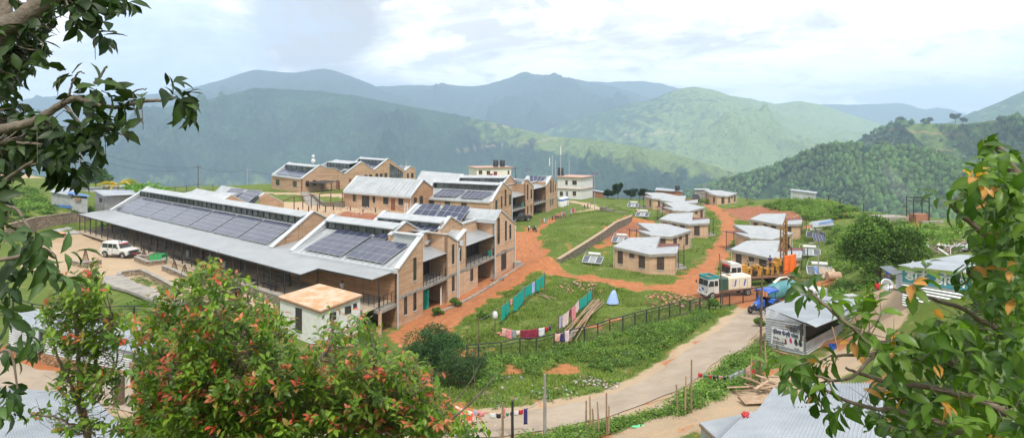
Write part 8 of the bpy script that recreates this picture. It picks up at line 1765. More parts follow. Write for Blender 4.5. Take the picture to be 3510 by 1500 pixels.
def person(p, rz, lb, pose='stand', top_='white', bottom='navy', hair='hair', s=1.0, longhair=False):
 t = empty('person', p, rz, lb, 'person'); t.scale = (s, s, s)
 if pose == 'stand': hip = .92; J = dict(pel=(0, 0, .92), ch=(0, .02, 1.32), nk=(0, 0, 1.47), hd=(0, -.02, 1.62), sl=(-.18, 0, 1.40), el=(-.25, .02, 1.12), hl=(-.25, -.10, .88), sr=(.18, 0, 1.40), er=(.26, .02, 1.13), hr=(.22, -.12, .92), kl=(-.1, -.02, .5), fl=(-.11, 0, .08), tl=(-.12, -.16, .04), kr=(.1, -.03, .5), fr=(.11, .02, .08), tr=(.12, -.14, .04))
 elif pose == 'sit': J = dict(pel=(0, 0, .18), ch=(0, -.06, .58), nk=(0, -.08, .72), hd=(0, -.12, .86), sl=(-.17, -.04, .64), el=(-.25, -.16, .40), hl=(-.12, -.36, .36), sr=(.17, -.04, .64), er=(.25, -.16, .40), hr=(.12, -.36, .36), kl=(-.16, -.42, .42), fl=(-.12, -.46, .08), tl=(-.12, -.60, .04), kr=(.16, -.42, .42), fr=(.12, -.46, .08), tr=(.12, -.60, .04))
 elif pose == 'bend': J = dict(pel=(0, .1, .85), ch=(0, -.25, 1.02), nk=(0, -.40, 1.02), hd=(0, -.54, .98), sl=(-.17, -.30, 1.0), el=(-.2, -.38, .75), hl=(-.14, -.5, .55), sr=(.17, -.30, 1.0), er=(.2, -.38, .75), hr=(.14, -.5, .55), kl=(-.1, -.04, .48), fl=(-.11, .05, .08), tl=(-.12, -.12, .04), kr=(.1, -.04, .48), fr=(.11, .05, .08), tr=(.12, -.12, .04))
 else: J = dict(pel=(0, 0, .50), ch=(0, -.02, .92), nk=(0, -.03, 1.06), hd=(0, -.05, 1.2), sl=(-.17, 0, 1.0), el=(-.24, -.1, .74), hl=(-.14, -.3, .66), sr=(.17, 0, 1.0), er=(.24, -.1, .74), hr=(.14, -.3, .66), kl=(-.12, -.42, .5), fl=(-.12, -.44, .08), tl=(-.12, -.58, .04), kr=(.12, -.42, .5), fr=(.12, -.44, .08), tr=(.12, -.58, .04))
 names_ = ['pel', 'ch', 'nk', 'hd', 'sl', 'el', 'hl', 'sr', 'er', 'hr', 'kl', 'fl', 'tl', 'kr', 'fr', 'tr']; R = dict(pel=.13, ch=.13, nk=.05, hd=.095, sl=.055, el=.04, hl=.032, sr=.055, er=.04, hr=.032, kl=.06, fl=.04, tl=.035, kr=.06, fr=.04, tr=.035)
 js = [(*J[n], R[n]) for n in names_]+[(J['hd'][0], J['hd'][1]-.01, J['hd'][2]+.09, .07)]
 ed = [(0, 1), (1, 2), (2, 3), (3, 16), (1, 4), (4, 5), (5, 6), (1, 7), (7, 8), (8, 9), (0, 10), (10, 11), (11, 12), (0, 13), (13, 14), (14, 15)]
 for h, e in ((6, 5), (9, 8)):
  hp_ = V3(js[h][:3]); d = (hp_-V3(js[e][:3])).normalized(); sd = V3((1, 0, 0)); b0 = len(js); js.append((*(hp_+d*.07), .026)); ed.append((h, b0))
  for k in range(4): q_ = hp_+d*.15+sd*(k-1.5)*.02; js.append((*q_, .009)); ed.append((b0, len(js)-1))
  q_ = hp_+d*.07+sd*.05*(1 if h == 6 else -1); js.append((*q_, .01)); ed.append((h, len(js)-1))
 body = skin_obj('body', js, ed, 'skin', t, 1)
 f = lambda n, r: (*J[n], r)
 mid = lambda a, b_, k: tuple(J[a][i]*(1-k)+J[b_][i]*k for i in range(3))
 sh_ = skin_obj('shirt', [f('pel', .17), f('ch', .165), f('sl', .085), (*mid('sl', 'el', .8), .065), f('sr', .085), (*mid('sr', 'er', .8), .065)], [(0, 1), (1, 2), (2, 3), (1, 4), (4, 5)], 'c_'+top_, t, 1)
 tr_ = skin_obj('trousers', [(J['pel'][0], J['pel'][1], J['pel'][2]-.02, .165), f('kl', .09), (*mid('kl', 'fl', .85), .07), f('kr', .09), (*mid('kr', 'fr', .85), .07)], [(0, 1), (1, 2), (0, 3), (3, 4)], 'c_'+bottom, t, 1)
 h = J['hd']; m = MB(); m.ball((h[0], h[1]+.02, h[2]+.07), (.105, .12, .115), 12, 8)
 if longhair: m.ball((h[0], h[1]+.09, h[2]-.14), (.09, .06, .26), 10, 8)
 m.build('hair', hair, t, True)
 m = MB()
 for sx in (-1, 1): m.ball((h[0]+sx*.035, h[1]-.095, h[2]+.02), .013, 6, 5)
 m.build('eyes', 'ink', body, True); m = MB(); m.ball((h[0], h[1]-.11, h[2]-.015), (.014, .02, .022), 6, 5); m.build('nose', 'skin', body, True); m = MB(); m.ball((h[0], h[1]-.095, h[2]-.055), (.028, .01, .008), 6, 5); m.build('mouth', 'red', body, True); return t
person(G(3008, 999), math.radians(150), 'person in a red sari with long black hair sitting at the path edge', 'sit', 'red', 'red', s=1.05, longhair=True)
SAR = [x for x in COL.objects if x.get('label', '').startswith('person in a red sari')][0]
o = MB(); q_ = G(3006, 997); o.tube([q_+V3((-.22, -.2, .15)), q_+V3((-.05, -.24, .5)), q_+V3((.18, -.1, .75))], .03, 5); s_ = o.build('sash', 'c_white'); bpy.context.view_layer.update(); s_.parent = SAR; s_.matrix_parent_inverse = SAR.matrix_world.inverted()
person(G(3042, 975), math.radians(175), 'person in a bright blue checked shirt standing behind the satellite dish', 'stand', 'bluep', 'bluep', s=1.0) if False else None
cm('bluep', (.03, .07, .50), (.06, .12, .62)); cm('khaki', (.30, .24, .16)); cm('dk', (.03, .03, .035))
person(G(3044, 977), math.radians(170), 'person in a bright blue shirt standing behind the satellite dish', 'stand', 'bluep', 'bluep')
person(G(1812, 794), math.radians(60), 'person in white shirt bending over beside the black motorcycle', 'bend', 'white', 'dk', s=1.05)
person(WF.P(-2.6, 4.6, FL+.05), math.radians(40), 'person in a white shirt standing in the shade near the red tub', 'stand', 'white', 'dk')
person(WF.P(70.5, 2.6, FL+.05), math.radians(40), 'person in teal standing under the far left end of the canopy', 'stand', 'teal', 'navy')
person(WF.P(44.0, 2.2, FL+.05), math.radians(140), 'person in dark clothes leaning by a canopy post near the jeep', 'stand', 'dk', 'dk')
person(WF.P(31.2, 3.6, FL+.05), math.radians(60), 'person in red seated on the inner bench under the canopy', 'chair', 'red', 'navy'); person(WF.P(29.0, 2.7, FL+.05), math.radians(30), 'person in dark clothes with a pale bag under the canopy', 'stand', 'dk', 'dk')
rg = RG.location; 
person(RG.matrix_basis@V3((-.3, 1.7, 2.1)) if False else V3((rg.x+1.2, rg.y-.2, rg.z+2.05)), math.radians(10), 'person in dark blue working on top of the yellow winch housing', 'stand', 'navy', 'dk', s=.95)
person(V3((rg.x-1.5, rg.y+.3, rg.z+1.25)), math.radians(-30), 'person in a dark shirt standing on the rig deck by the yellow tank', 'stand', 'dk', 'khaki', s=.95)
person(FW.P(.9, v_b2+.5, -20.75), math.radians(200), 'person in red squatting at the ground floor opening of the near block', 'chair', 'maroon', 'dk')
MT['goatfur'] = M_('brown_goat_hair', (.20, .08, .035), (.26, .11, .05), 6, .9)
t = empty('goat', G(2956, 984), math.radians(70), 'small brown goat grazing in the tall grass left of the person in the red sari', 'goat')
skin_obj('body', [(0, .35, .5, .15, .17), (0, 0, .5, .16, .19), (0, -.35, .52, .13, .17), (0, -.5, .58, .08), (0, -.68, .42, .06), (0, -.82, .30, .04), (-.09, -.33, .28, .05), (-.09, -.34, .02, .03), (.09, -.33, .28, .05), (.09, -.30, .02, .03), (-.09, .40, .30, .06), (-.09, .46, .18, .035), (-.09, .42, .02, .03), (.09, .40, .30, .06), (.09, .46, .18, .035), (.09, .42, .02, .03), (0, .52, .6, .025)], [(0, 1), (1, 2), (2, 3), (3, 4), (4, 5), (2, 6), (6, 7), (2, 8), (8, 9), (0, 10), (10, 11), (11, 12), (0, 13), (13, 14), (14, 15), (0, 16)], 'goatfur' if 'goatfur' in MT else 'wood', t, 2)
def whorls(P, Dr, k, tl, L, wr, colf, droop=.25, rad=1.0, bend=1.0, clip=None, free=10**9, hole=.39, low=9999, fz=20):
 """k leaves around each twig; colf(i_twig, frac)->colour"""
 n = len(P); Dr = unit(Dr); j = np.tile(np.arange(k), n); i = np.repeat(np.arange(n), k); fr = (j+rng.uniform(0, .6, n*k))/k
 a = j*2.4+rng.uniform(0, 6.3, n)[i]+rng.normal(0, .3, n*k); h = np.where(np.abs(Dr[:, 2:3]) > .9, np.array([[1., 0, 0]]), np.array([[0, 0, 1.]]))
 x = unit(np.cross(Dr, h)); y = np.cross(Dr, x); r = x[i]*np.cos(a)[:, None]+y[i]*np.sin(a)[:, None]
 base = P[i]+Dr[i]*(tl*fr)[:, None]; d = Dr[i]*(.25+.8*fr[:, None])+r*rad*(1.1-.5*fr[:, None]); d[:, 2] -= droop*rng.uniform(.3, 1.6, n*k); d = unit(d)
 up = unit(Dr[i]*.8+np.array([0, 0, .9])+rng.normal(0, .35, (n*k, 3))); ln = L*rng.uniform(.6, 1.15, n*k)*(1-.35*fr**3)
 if clip is not None:
  e = base+d*(ln*.75)[:, None]; ex = e[:, 0]/e[:, 1]*F+CX; ey = HY-e[:, 2]/e[:, 1]*F; ok = i >= free
  ex = ex+rng.normal(0, fz, len(ex)); ey = ey+rng.normal(0, fz, len(ex))
  for pl in clip: ok |= in_poly(ex, ey, pl)
  ok &= (fbm(ex/75+P[0, 0]*7, ey/75, 4) > hole-.4*sstep(low, low+160, ey)) | (i >= free)
  base, d, up, ln, i, fr = base[ok], d[ok], up[ok], ln[ok], i[ok], fr[ok]
 return leaves(base, d, up, ln, wr, colf(i, fr), bend)
def sample_poly(poly, n):
 p = np.array(poly, float); lo = p.min(0); hi = p.max(0); out = []; c = 0
 while c < n:
  q = rng.uniform(lo, hi, (n*2, 2)); q = q[in_poly(q[:, 0], q[:, 1], poly)]; out.append(q); c += len(q)
 return np.concatenate(out)[:n]
def pix3(q, Y): return np.stack([(q[:, 0]-CX)/F*Y, Y, (HY-q[:, 1])/F*Y], -1)
def twigs(mb, P, Dr, tl, nodes, r=.006, maxd=1.6, bow=.15):
 N = np.array([list(a) for a in nodes])
 for p, d in zip(P, Dr):
  k = ((N-p)**2).sum(1); i = int(np.argmin(k+np.where(N[:, 2] > p[2]+.15, .5, 0)))
  q = N[i]; 
  if k[i] < maxd**2:
   m_ = (p+q)/2+np.array([0, 0, -bow*math.sqrt(k[i])]); mb.tube([q, m_, p, p+d/np.linalg.norm(d)*tl], [r*1.6, r*1.3, r, r*.5], 4, False)
def smoothpath(pts, n=6):
 P = [pts[0]]+pts+[pts[-1]]; out = []
 for i in range(1, len(P)-2):
  for k in range(n): t = k/n; p0, p1, p2, p3 = P[i-1:i+3]; out.append(.5*((2*p1)+(-p0+p2)*t+(2*p0-5*p1+4*p2-p3)*t*t+(-p0+3*p1-3*p2+p3)*t**3))
 return out+[pts[-1]]
def branch(mb, pts, r0, r1, n=8, jit=.0):
 S = smoothpath([W(*p) if len(p) == 3 and not isinstance(p, V3) else p for p in pts]); k = len(S); S = [s+V3((random.gauss(0, jit), random.gauss(0, jit), random.gauss(0, jit))) for s in S]
 mb.tube(S, [r0+(r1-r0)*i/(k-1) for i in range(k)], n); return S
gc = lambda a, b_, n: np.array(a)+(np.array(b_)-np.array(a))*rng.random((n, 1))
def redtree(label, polys, base, mains, Y, nt_, seed, redp=.3, L=.125, toplim=None):
 t = empty('red_leaved_tree', base, 0, label, 'tree'); m = MB(); nodes = []
 for pts, r0, r1 in mains: nodes += branch(m, pts, r0, r1, 7, .01)
 P = []; 
 for poly, n in polys:
  q = sample_poly(poly, n); yy = rng.uniform(Y[0], Y[1], n); P.append(pix3(q, yy))
 P = np.concatenate(P); n = len(P); up = np.stack([rng.normal(0, .55, n), rng.normal(-.2, .5, n), rng.uniform(.2, 1.1, n)], -1)
 twigs(m, P, up, .22, nodes, .0035, .8); m.build('trunk', MT['twigbark'], t)
 red = rng.random(n) < redp; tint = rng.uniform(.55, 1.25, (n, 1)); g = gc((.055, .12, .012), (.17, .26, .028), n)*tint; rr = gc((.42, .06, .035), (.55, .20, .10), n)*rng.uniform(.7, 1.1, (n, 1))
 def cf(i, fr):
  c = g[i]*rng.uniform(.75, 1.25, (len(i), 1)); tip = (fr > .62)[:, None]&red[i][:, None]; half = (fr > .45)[:, None]&red[i][:, None]
  c = np.where(half, c*.5+np.array([.20, .10, .03])*.9, c); return np.where(tip, rr[i], c)
 v, f, c = whorls(P, up, 11, .25, L, .58, cf, .28, bend=.7, low=1230 if label[0] == 'b' else 9999, clip=[pl for pl, _ in polys])
 np_mesh('crown', v, f, 'leaf', c, t, loc=base, smooth=True); return t
MT['twigbark'] = M_('twig_bark', (.12, .085, .06), (.20, .16, .12), 10, .85)
mainpoly = [(440, 1500), (455, 1260), (430, 1120), (500, 1040), (560, 985), (640, 955), (700, 890), (735, 880), (775, 930), (850, 955), (905, 1010), (950, 1060), (1000, 1120), (1020, 1200), (1060, 1230), (1090, 1130), (1120, 1085), (1160, 1060), (1180, 1120), (1235, 1075), (1290, 1110), (1310, 1170), (1400, 1190), (1440, 1240), (1505, 1290), (1545, 1370), (1560, 1420), (1600, 1440), (1650, 1430), (1690, 1500)]
inner = [(600, 1500), (620, 1200), (700, 1080), (850, 1100), (1000, 1240), (1200, 1240), (1400, 1300), (1500, 1400), (1520, 1500)]
b0 = V3((-2.6, 9.5, -7.2))
mains = [([W(980, 1900, 9.4), (900, 1500, 9.4), (820, 1250, 9.5), (740, 1050, 9.6), (715, 920, 9.6)], .07, .012), ([W(980, 1900, 9.4), (1000, 1450, 9.2), (1050, 1300, 9.3), (1130, 1180, 9.3), (1145, 1080, 9.3)], .06, .012), ([W(1000, 1850, 9.2), (1150, 1500, 9), (1280, 1300, 9.2), (1260, 1130, 9.3)], .05, .012), ([W(950, 1800, 9.4), (700, 1450, 9.2), (560, 1250, 9.5), (540, 1050, 9.8)], .05, .012), ([(1000, 1450, 9.2), (1250, 1420, 8.8), (1420, 1330, 8.9), (1480, 1290, 9.0)], .035, .01), ([(900, 1500, 9.4), (940, 1300, 9.0), (860, 1130, 9.2), (850, 980, 9.4)], .03, .01)]
redtree('big leafy tree with coral red young leaves filling the lower left foreground', [(mainpoly, 1150), (inner, 620), ([(480, 1520), (500, 1330), (800, 1290), (1150, 1320), (1450, 1360), (1580, 1440), (1680, 1520)], 420)], b0, mains, (8.2, 11.2), 0, 1, .36)
lp = [(150, 1500), (110, 1330), (190, 1260), (120, 1120), (140, 1040), (210, 1010), (250, 930), (330, 900), (350, 960), (400, 1000), (440, 1090), (430, 1180), (400, 1260), (430, 1400), (420, 1500)]
redtree('slimmer young tree with few red leaves in front of the left tin huts', [([(140, 1180), (120, 1060), (200, 1010), (250, 920), (340, 900), (360, 980), (430, 1060), (440, 1190), (330, 1230), (240, 1230)], 210), ([(180, 1390), (170, 1300), (240, 1240), (420, 1220), (430, 1330), (400, 1420), (300, 1380)], 60), ([(60, 1430), (180, 1395), (430, 1450), (520, 1500), (250, 1500)], 70)], V3((-6.2, 9.8, -7)),
  [([W(320, 1900, 9.6), (300, 1500, 9.6), (275, 1380, 9.6), (268, 1230, 9.6), (262, 1090, 9.7), (285, 960, 9.7)], .06, .012), ([(300, 1500, 9.6), (245, 1320, 9.4), (200, 1230, 9.3), (170, 1130, 9.4)], .03, .01), ([(268, 1230, 9.6), (330, 1150, 9.4), (390, 1090, 9.3)], .02, .008), ([(275, 1380, 9.6), (360, 1290, 9.3), (400, 1250, 9.2)], .02, .008), ([(290, 1480, 9.6), (200, 1430, 9.2), (100, 1420, 9)], .02, .008)], (8.8, 10.6), 0, 2, .16)
bt = empty('bare_branch', W(1560, 1450, 9), 0, 'leafless grey branches rising at the right edge of the red leaved tree', 'branch'); m = MB()
for pts, r in (([(1500, 1465, 8.6), (1575, 1415, 8.6), (1655, 1335, 8.6), (1702, 1280, 8.6)], .018), ([(1535, 1400, 8.7), (1590, 1340, 8.7), (1625, 1285, 8.7), (1650, 1240, 8.7)], .010), ([(1655, 1345, 8.6), (1690, 1375, 8.6), (1745, 1398, 8.6)], .008), ([(1660, 1342, 8.6), (1672, 1358, 8.6), (1680, 1372, 8.6)], .005), ([(1632, 1365, 8.6), (1628, 1310, 8.7), (1620, 1250, 8.7)], .007), ([(1600, 1390, 8.6), (1650, 1350, 8.5)], .005), ([(1520, 1440, 8.7), (1535, 1370, 8.7), (1542, 1330, 8.7)], .007)): m = MB(); branch(m, pts, r, r*.4, 6, .004); m.build('twig', MT['bank'], bt)
lt = empty('broadleaf_tree', V3((-5.2, 4.5, -4)), 0, 'dark broadleaf tree whose thick grey limb and leafy branches enter at the upper left', 'tree'); m = MB()
nodesL = branch(m, [(-250, 700, 4.3), (-120, 380, 4.3), (0, 130, 4.3), (90, 60, 4.3), (190, -30, 4.3), (330, -200, 4.3)], .085, .06, 12, .004); branch(m, [(5, 150, 4.3), (22, 60, 4.35), (10, -80, 4.4)], .045, .035, 10, .003)
nodesB = branch(m, [(-80, 470, 4.0), (0, 445, 4.0), (110, 418, 4.0), (200, 365, 4.0), (258, 333, 4.0)], .035, .018, 8, .003); nodesB += branch(m, [(258, 333, 4.0), (300, 350, 4.0), (380, 368, 4.0), (480, 350, 4.0), (560, 343, 4.0), (600, 335, 4.0)], .016, .008, 7, .002); nodesB += branch(m, [(225, 365, 4.0), (262, 410, 4.0), (310, 458, 4.0), (370, 445, 4.0), (445, 472, 4.0)], .012, .004, 6, .002)
for pts, r in (([(325, 285, 4), (345, 260, 4), (366, 226, 4)], .012), ([(235, 330, 4), (252, 280, 4), (270, 248, 4), (290, 252, 4)], .007), ([(430, 345, 4), (462, 312, 4), (500, 305, 4)], .007), ([(235, 28, 4), (258, 80, 4), (300, 110, 4), (335, 105, 4)], .008), ([(-20, 640, 4), (110, 555, 4), (200, 510, 4.1)], .012), ([(-20, 490, 4.1), (80, 490, 4), (180, 500, 4)], .012), ([(30, 610, 4), (90, 570, 4), (180, 555, 4), (270, 555, 4)], .010), ([(90, 470, 4), (170, 490, 4.1), (250, 465, 4.1)], .008), ([(-10, 700, 3.8), (60, 720, 3.8), (110, 800, 3.6)], .012)): nodesB += branch(m, pts, r, r*.5, 6, .002)
for px, y0, y1, dx in ((205, 260, 328, -8), (325, 130, 205, 2), (456, 320, 397, 8), (485, 320, 445, 6), (127, 430, 560, 2), (360, 460, 545, 3)): branch(m, [(px, y0, 3.95), (px+dx*.4, (y0+y1)/2, 3.95), (px+dx, y1, 3.95)], .003, .002, 4)
P = []; Dn = []
def addc(px, py, Y, d, n=1, s=12):
 for _ in range(n): P.append(list(W(px+random.gauss(0, s), py+random.gauss(0, s*.7), Y+random.gauss(0, .08)))); Dn.append([d[0]+random.gauss(0, .25), d[1]+random.gauss(0, .3), d[2]+random.gauss(0, .25)])
for px, py, d, n in ((585, 335, (1, 0, .1), 2), (620, 345, (.7, 0, -.9), 2), (560, 300, (.5, 0, .8), 1), (600, 320, (1, 0, -.2), 1), (520, 310, (-.5, 0, .4), 1), (310, 300, (.2, 0, .1), 2), (350, 305, (1, 0, .1), 1), (280, 325, (-.8, 0, -.3), 1), (330, 340, (.3, 0, -1), 1), (390, 345, (.8, 0, -.7), 1), (275, 250, (.1, 0, .6), 1), (370, 455, (.3, 0, .5), 2), (350, 440, (0, 0, .5), 1), (290, 440, (-.2, 0, -.1), 2), (410, 460, (.3, 0, -.2), 1), (325, 105, (1, 0, -.2), 1), (340, 115, (.4, 0, -1), 1), (335, 85, (.6, 0, .7), 1), (330, 480, (0, 0, -.8), 2), (200, 480, (.3, 0, 0), 2), (400, -20, (.8, 0, -.8), 2), (300, 0, (.2, 0, -1), 2), (260, 15, (0, 0, -1), 3), (180, 505, (.2, 0, -.4), 3), (240, 470, (.5, 0, .1), 3), (265, 560, (.6, 0, -.8), 2), (200, 560, (.2, 0, -.6), 3), (215, 520, (.3, 0, -.7), 2)): addc(px, py, 4.0, d, n)
NC = len(P); LCLIP = []
for poly, n, y0, y1 in (([(-60, -40), (210, -40), (205, 40), (170, 120), (180, 180), (150, 230), (100, 240), (60, 200), (-60, 260)], 120, 4.2, 5.4), ([(-60, 220), (80, 240), (70, 300), (90, 380), (60, 420), (100, 480), (-60, 520)], 60, 4.2, 5.6), ([(-60, 420), (130, 400), (190, 440), (200, 520), (110, 560), (60, 620), (-60, 620)], 60, 4.0, 5.0), ([(120, 380), (190, 400), (210, 440), (160, 450)], 8, 4.0, 4.4), ([(-60, 620), (60, 640), (30, 760), (-60, 780)], 26, 3.8, 4.6), ([(210, -40), (380, -40), (330, 30), (260, 40)], 14, 4.0, 4.6)):
 LCLIP.append(poly); q = sample_poly(poly, n); P += pix3(q, rng.uniform(y0, y1, n)).tolist(); Dn += np.stack([rng.normal(.25, .5, n), rng.normal(-.1, .4, n), rng.normal(-.1, .6, n)], -1).tolist()
P = np.array(P); Dn = np.array(Dn); twigs(m, P[NC:], Dn[NC:], .1, nodesL[::2]+nodesB, .004, .6, .05); m.build('trunk', MT['bank'], lt)
g = gc((.010, .026, .006), (.032, .062, .011), len(P))
v, f, c = whorls(np.concatenate([P[NC:], P[:NC]]), np.concatenate([Dn[NC:], Dn[:NC]]), 7, .12, .128, .58, lambda i, fr: g[i]*rng.uniform(.8, 1.4, (len(i), 1)), .35, 1.0, .7, clip=LCLIP, free=len(P)-NC); np_mesh('crown', v, f, 'leafdark', c, lt, loc=lt.location, smooth=True)
lb_ = empty('near_branch', V3((-2.6, 2.6, -1)), 0, 'very near branch with large glossy dark leaves at the left edge', 'branch'); m = MB(); nb = branch(m, [(-80, 900, 2.8), (60, 880, 2.8), (140, 850, 2.8), (190, 880, 2.8)], .012, .004, 6); nb += branch(m, [(-60, 1250, 3.4), (30, 1200, 3.4), (60, 1330, 3.4)], .01, .004, 6); m.build('twig', 'twigbark', lb_)
P = []; Dn = []
for px, py, d, n in ((40, 830, (.5, 0, .4), 2), (110, 800, (.6, 0, .1), 2), (60, 880, (.4, 0, -.2), 2), (150, 850, (.4, 0, -.8), 2), (195, 870, (.3, 0, -.1), 1), (180, 920, (.2, 0, -.5), 1), (60, 960, (0, 0, -.5), 2), (10, 1050, (0, 0, -.4), 2), (-10, 780, (.2, 0, .2), 2), (10, 930, (.5, 0, -.3), 2), (130, 930, (.5, 0, -.1), 1)): addc(px, py, 2.8, d, n, 14)
for px, py, d in ((60, 1120, (.3, 0, -.4)), (20, 1180, (.2, 0, -.6)), (70, 1170, (.5, 0, -.6)), (25, 1290, (.4, 0, -.8)), (50, 1330, (.3, 0, -.9)), (10, 1400, (.3, 0, -.8)), (60, 1210, (.6, 0, -.3))): addc(px, py, 3.6, d, 2, 14)
P = np.array(P); Dn = np.array(Dn); g = gc((.018, .042, .012), (.05, .095, .022), len(P)); v, f, c = whorls(P, Dn, 5, .08, .105, .50, lambda i, fr: g[i]*rng.uniform(.8, 1.4, (len(i), 1)), .35); np_mesh('leaves', v, f, 'leafdark', c, lb_, loc=lb_.location, smooth=True)
m = MB(); 
rt_ = empty('big_leaf_tree', V3((5.5, 5, -5)), 0, 'broad leaved green tree with orange young leaves filling the right edge', 'tree'); m = MB(); nodes = []
for pts, r0, r1 in (([(3900, 1500, 5.5), (3700, 1200, 5.2), (3600, 900, 5.2), (3480, 600, 5.2), (3400, 480, 5.1)], .10, .02), ([(3800, 1350, 5.3), (3510, 1180, 4.8), (3300, 1060, 4.6), (3180, 1020, 4.5), (3050, 985, 4.4)], .026, .006), ([(3300, 1250, 4.5), (3100, 1200, 4.3), (3000, 1215, 4.2), (2850, 1218, 4.2)], .022, .008), ([(3100, 1200, 4.3), (2960, 1150, 4.1), (2870, 1080, 4.0), (2800, 1020, 4.0), (2775, 990, 4.0)], .016, .006), ([(3600, 1500, 4.6), (3380, 1380, 4.5), (3200, 1330, 4.4), (3010, 1300, 4.3), (2900, 1260, 4.3)], .03, .008), ([(3350, 1500, 4.3), (3150, 1420, 4.2), (2950, 1390, 4.2), (2820, 1330, 4.2)], .02, .008), ([(3000, 1215, 4.2), (2900, 1300, 4.2), (2780, 1280, 4.1), (2700, 1240, 4.1)], .012, .005), ([(3600, 1300, 5), (3450, 900, 4.9), (3300, 740, 4.8), (3240, 690, 4.7)], .03, .01)): nodes += branch(m, pts, r0, r1, 8, .004)
rp1 = [(3350, 480), (3400, 455), (3450, 500), (3540, 560), (3540, 900), (3540, 1520), (3150, 1520), (2990, 1470), (2900, 1400), (2960, 1370), (2990, 1300), (3110, 1280), (3170, 1200), (3200, 1130), (3260, 1090), (3340, 1060), (3400, 1020), (3420, 930), (3330, 880), (3275, 800), (3310, 750), (3250, 715), (3290, 640), (3335, 600), (3345, 540)]
P = []; Dn = []; RCLIP = []
for poly, n, y0, y1 in ((rp1, 430, 3.9, 5.8), ([(3330, 620), (3540, 560), (3540, 1300), (3300, 1150), (3350, 900)], 380, 5.6, 7.6), ([(2950, 1190), (3060, 1130), (3250, 1110), (3300, 1250), (3100, 1300), (2970, 1290)], 26, 3.8, 4.6)):
 RCLIP.append(poly); q = sample_poly(poly, n); P += pix3(q, rng.uniform(y0, y1, n)).tolist(); Dn += np.stack([rng.normal(-.35, .5, n), rng.normal(-.3, .4, n), rng.normal(.25, .5, n)], -1).tolist()
k0 = len(P)
for px, py, d, n in ((2775, 1000, (-.3, 0, .6), 1), (2790, 1010, (-.8, 0, -.1), 1), (2800, 1025, (.3, 0, .3), 1), (2850, 1060, (.1, 0, .3), 1), (2700, 1235, (-.9, 0, -.1), 1), (2730, 1260, (-.7, 0, -.5), 1), (2790, 1240, (-.4, 0, -.2), 2), (2820, 1330, (-.7, 0, -.2), 2), (2850, 1340, (-.3, 0, -.6), 1), (2900, 1400, (-.5, 0, -.5), 2), (2960, 1140, (-.5, 0, 0), 2), (2980, 1100, (-.3, 0, .4), 1), (3020, 1090, (-.2, 0, .6), 2), (3110, 1000, (-.5, 0, .3), 1), (2880, 1240, (-.6, 0, -.2), 2), (2860, 1300, (-.6, 0, -.3), 2), (3150, 960, (-.3, 0, .7), 1), (3320, 880, (-.3, 0, -.6), 2), (3270, 700, (-.6, 0, .1), 1)): addc(px, py, 4.15, d, n, 8)
P = np.array(P); Dn = np.array(Dn); twigs(m, P, Dn, .14, nodes, .0025, .32, .03); m.build('trunk', 'twigbark', rt_)
n = len(P); g = gc((.03, .075, .010), (.11, .19, .024), n); yel = rng.random(n) < .12; deep = (P[:, 1] > 5.6); yel &= ~deep
def cfr(i, fr):
 c = g[i]*rng.uniform(.75, 1.25, (len(i), 1)); return np.where((fr > .6)[:, None] & yel[i][:, None], np.array([.50, .24, .06])*rng.uniform(.6, 1.1, (len(i), 1)), c)
v, f, c = whorls(P, Dn, 7, .16, .135, .58, cfr, .38, 1.0, .8, clip=RCLIP, free=k0); np_mesh('crown', v, f, 'leaf', c, rt_, loc=rt_.location, smooth=True)
def tree(name, lb, p, h, rx, rz, n, leafs, c1, c2, cz=None, Y=None, nl=9, cat='tree', group=None, flat=.3, trunk_r=.12, base=None, asp=.55):
 p = V3(p); t = empty(name, p, 0, lb, cat, group); cz = h-rz if cz is None else cz; m = MB(); m.tube([p-V3((0, 0, .3)), p+V3((.05, 0, cz*.5)), p+V3((0, 0, cz+rz*.5))], [trunk_r*1.3, trunk_r, trunk_r*.3], 7); cs = []
 for i in range(nl):
  a = random.uniform(0, 6.28); e = random.uniform(-.45, .95); r_ = random.uniform(.4, .72); c = p+V3((math.cos(a)*rx*r_*math.cos(e), math.sin(a)*rx*r_*math.cos(e), cz+rz*r_*math.sin(e)*1.15)); cs.append((c, random.uniform(.24, .46)))
  m.tube([p+V3((0, 0, cz*random.uniform(.4, .8))), p.lerp(c, .6)+V3((0, 0, cz*.25)), c], [trunk_r*.6, trunk_r*.35, trunk_r*.12], 5)
 m.build('trunk', 'pole', t); cs.append((p+V3((0, 0, cz)), .48)); k = len(cs); w_ = rng.integers(0, k, n); C = np.array([list(c) for c, _ in cs])[w_]; R = np.array([r for _, r in cs])[w_]
 u = unit(rng.normal(size=(n, 3))); u[:, 2] *= .8; rr = rng.uniform(.55, 1.05, n)**.6*R; Pn = C+u*rr[:, None]*np.array([rx, rx, rz])*1.0
 br = rng.uniform(.65, 1.3, (k, 1))[w_]; col = gc(c1, c2, n)*br*rng.uniform(.7, 1.3, (n, 1)); v, f, c = diamonds(Pn, leafs*rng.uniform(.6, 1.3, n), col, flat, asp); np_mesh('crown', v, f, 'ground_leaf', c, t, loc=p); return t
tree('round_tree', 'big round mango like tree beside the blue signboard building', G(3012, 965), 7.2, 4.2, 3.7, 30000, .26, (.024, .068, .010), (.13, .22, .03), 3.5, nl=26, trunk_r=.2)
tree('feathery_tree', 'dark feathery tree between the red leaved tree and the black fence', GY(1490, 50.5), 3.9, 3.1, 2.2, 17000, .20, (.02, .065, .018), (.07, .17, .04), 1.9, nl=17, asp=.3)
tree('feathery_tree', 'lower dark part tree right beneath the feathery tree', GY(1580, 48.5), 3.0, 2.2, 1.6, 8000, .18, (.02, .055, .012), (.06, .12, .03), 1.3, nl=12, asp=.3)
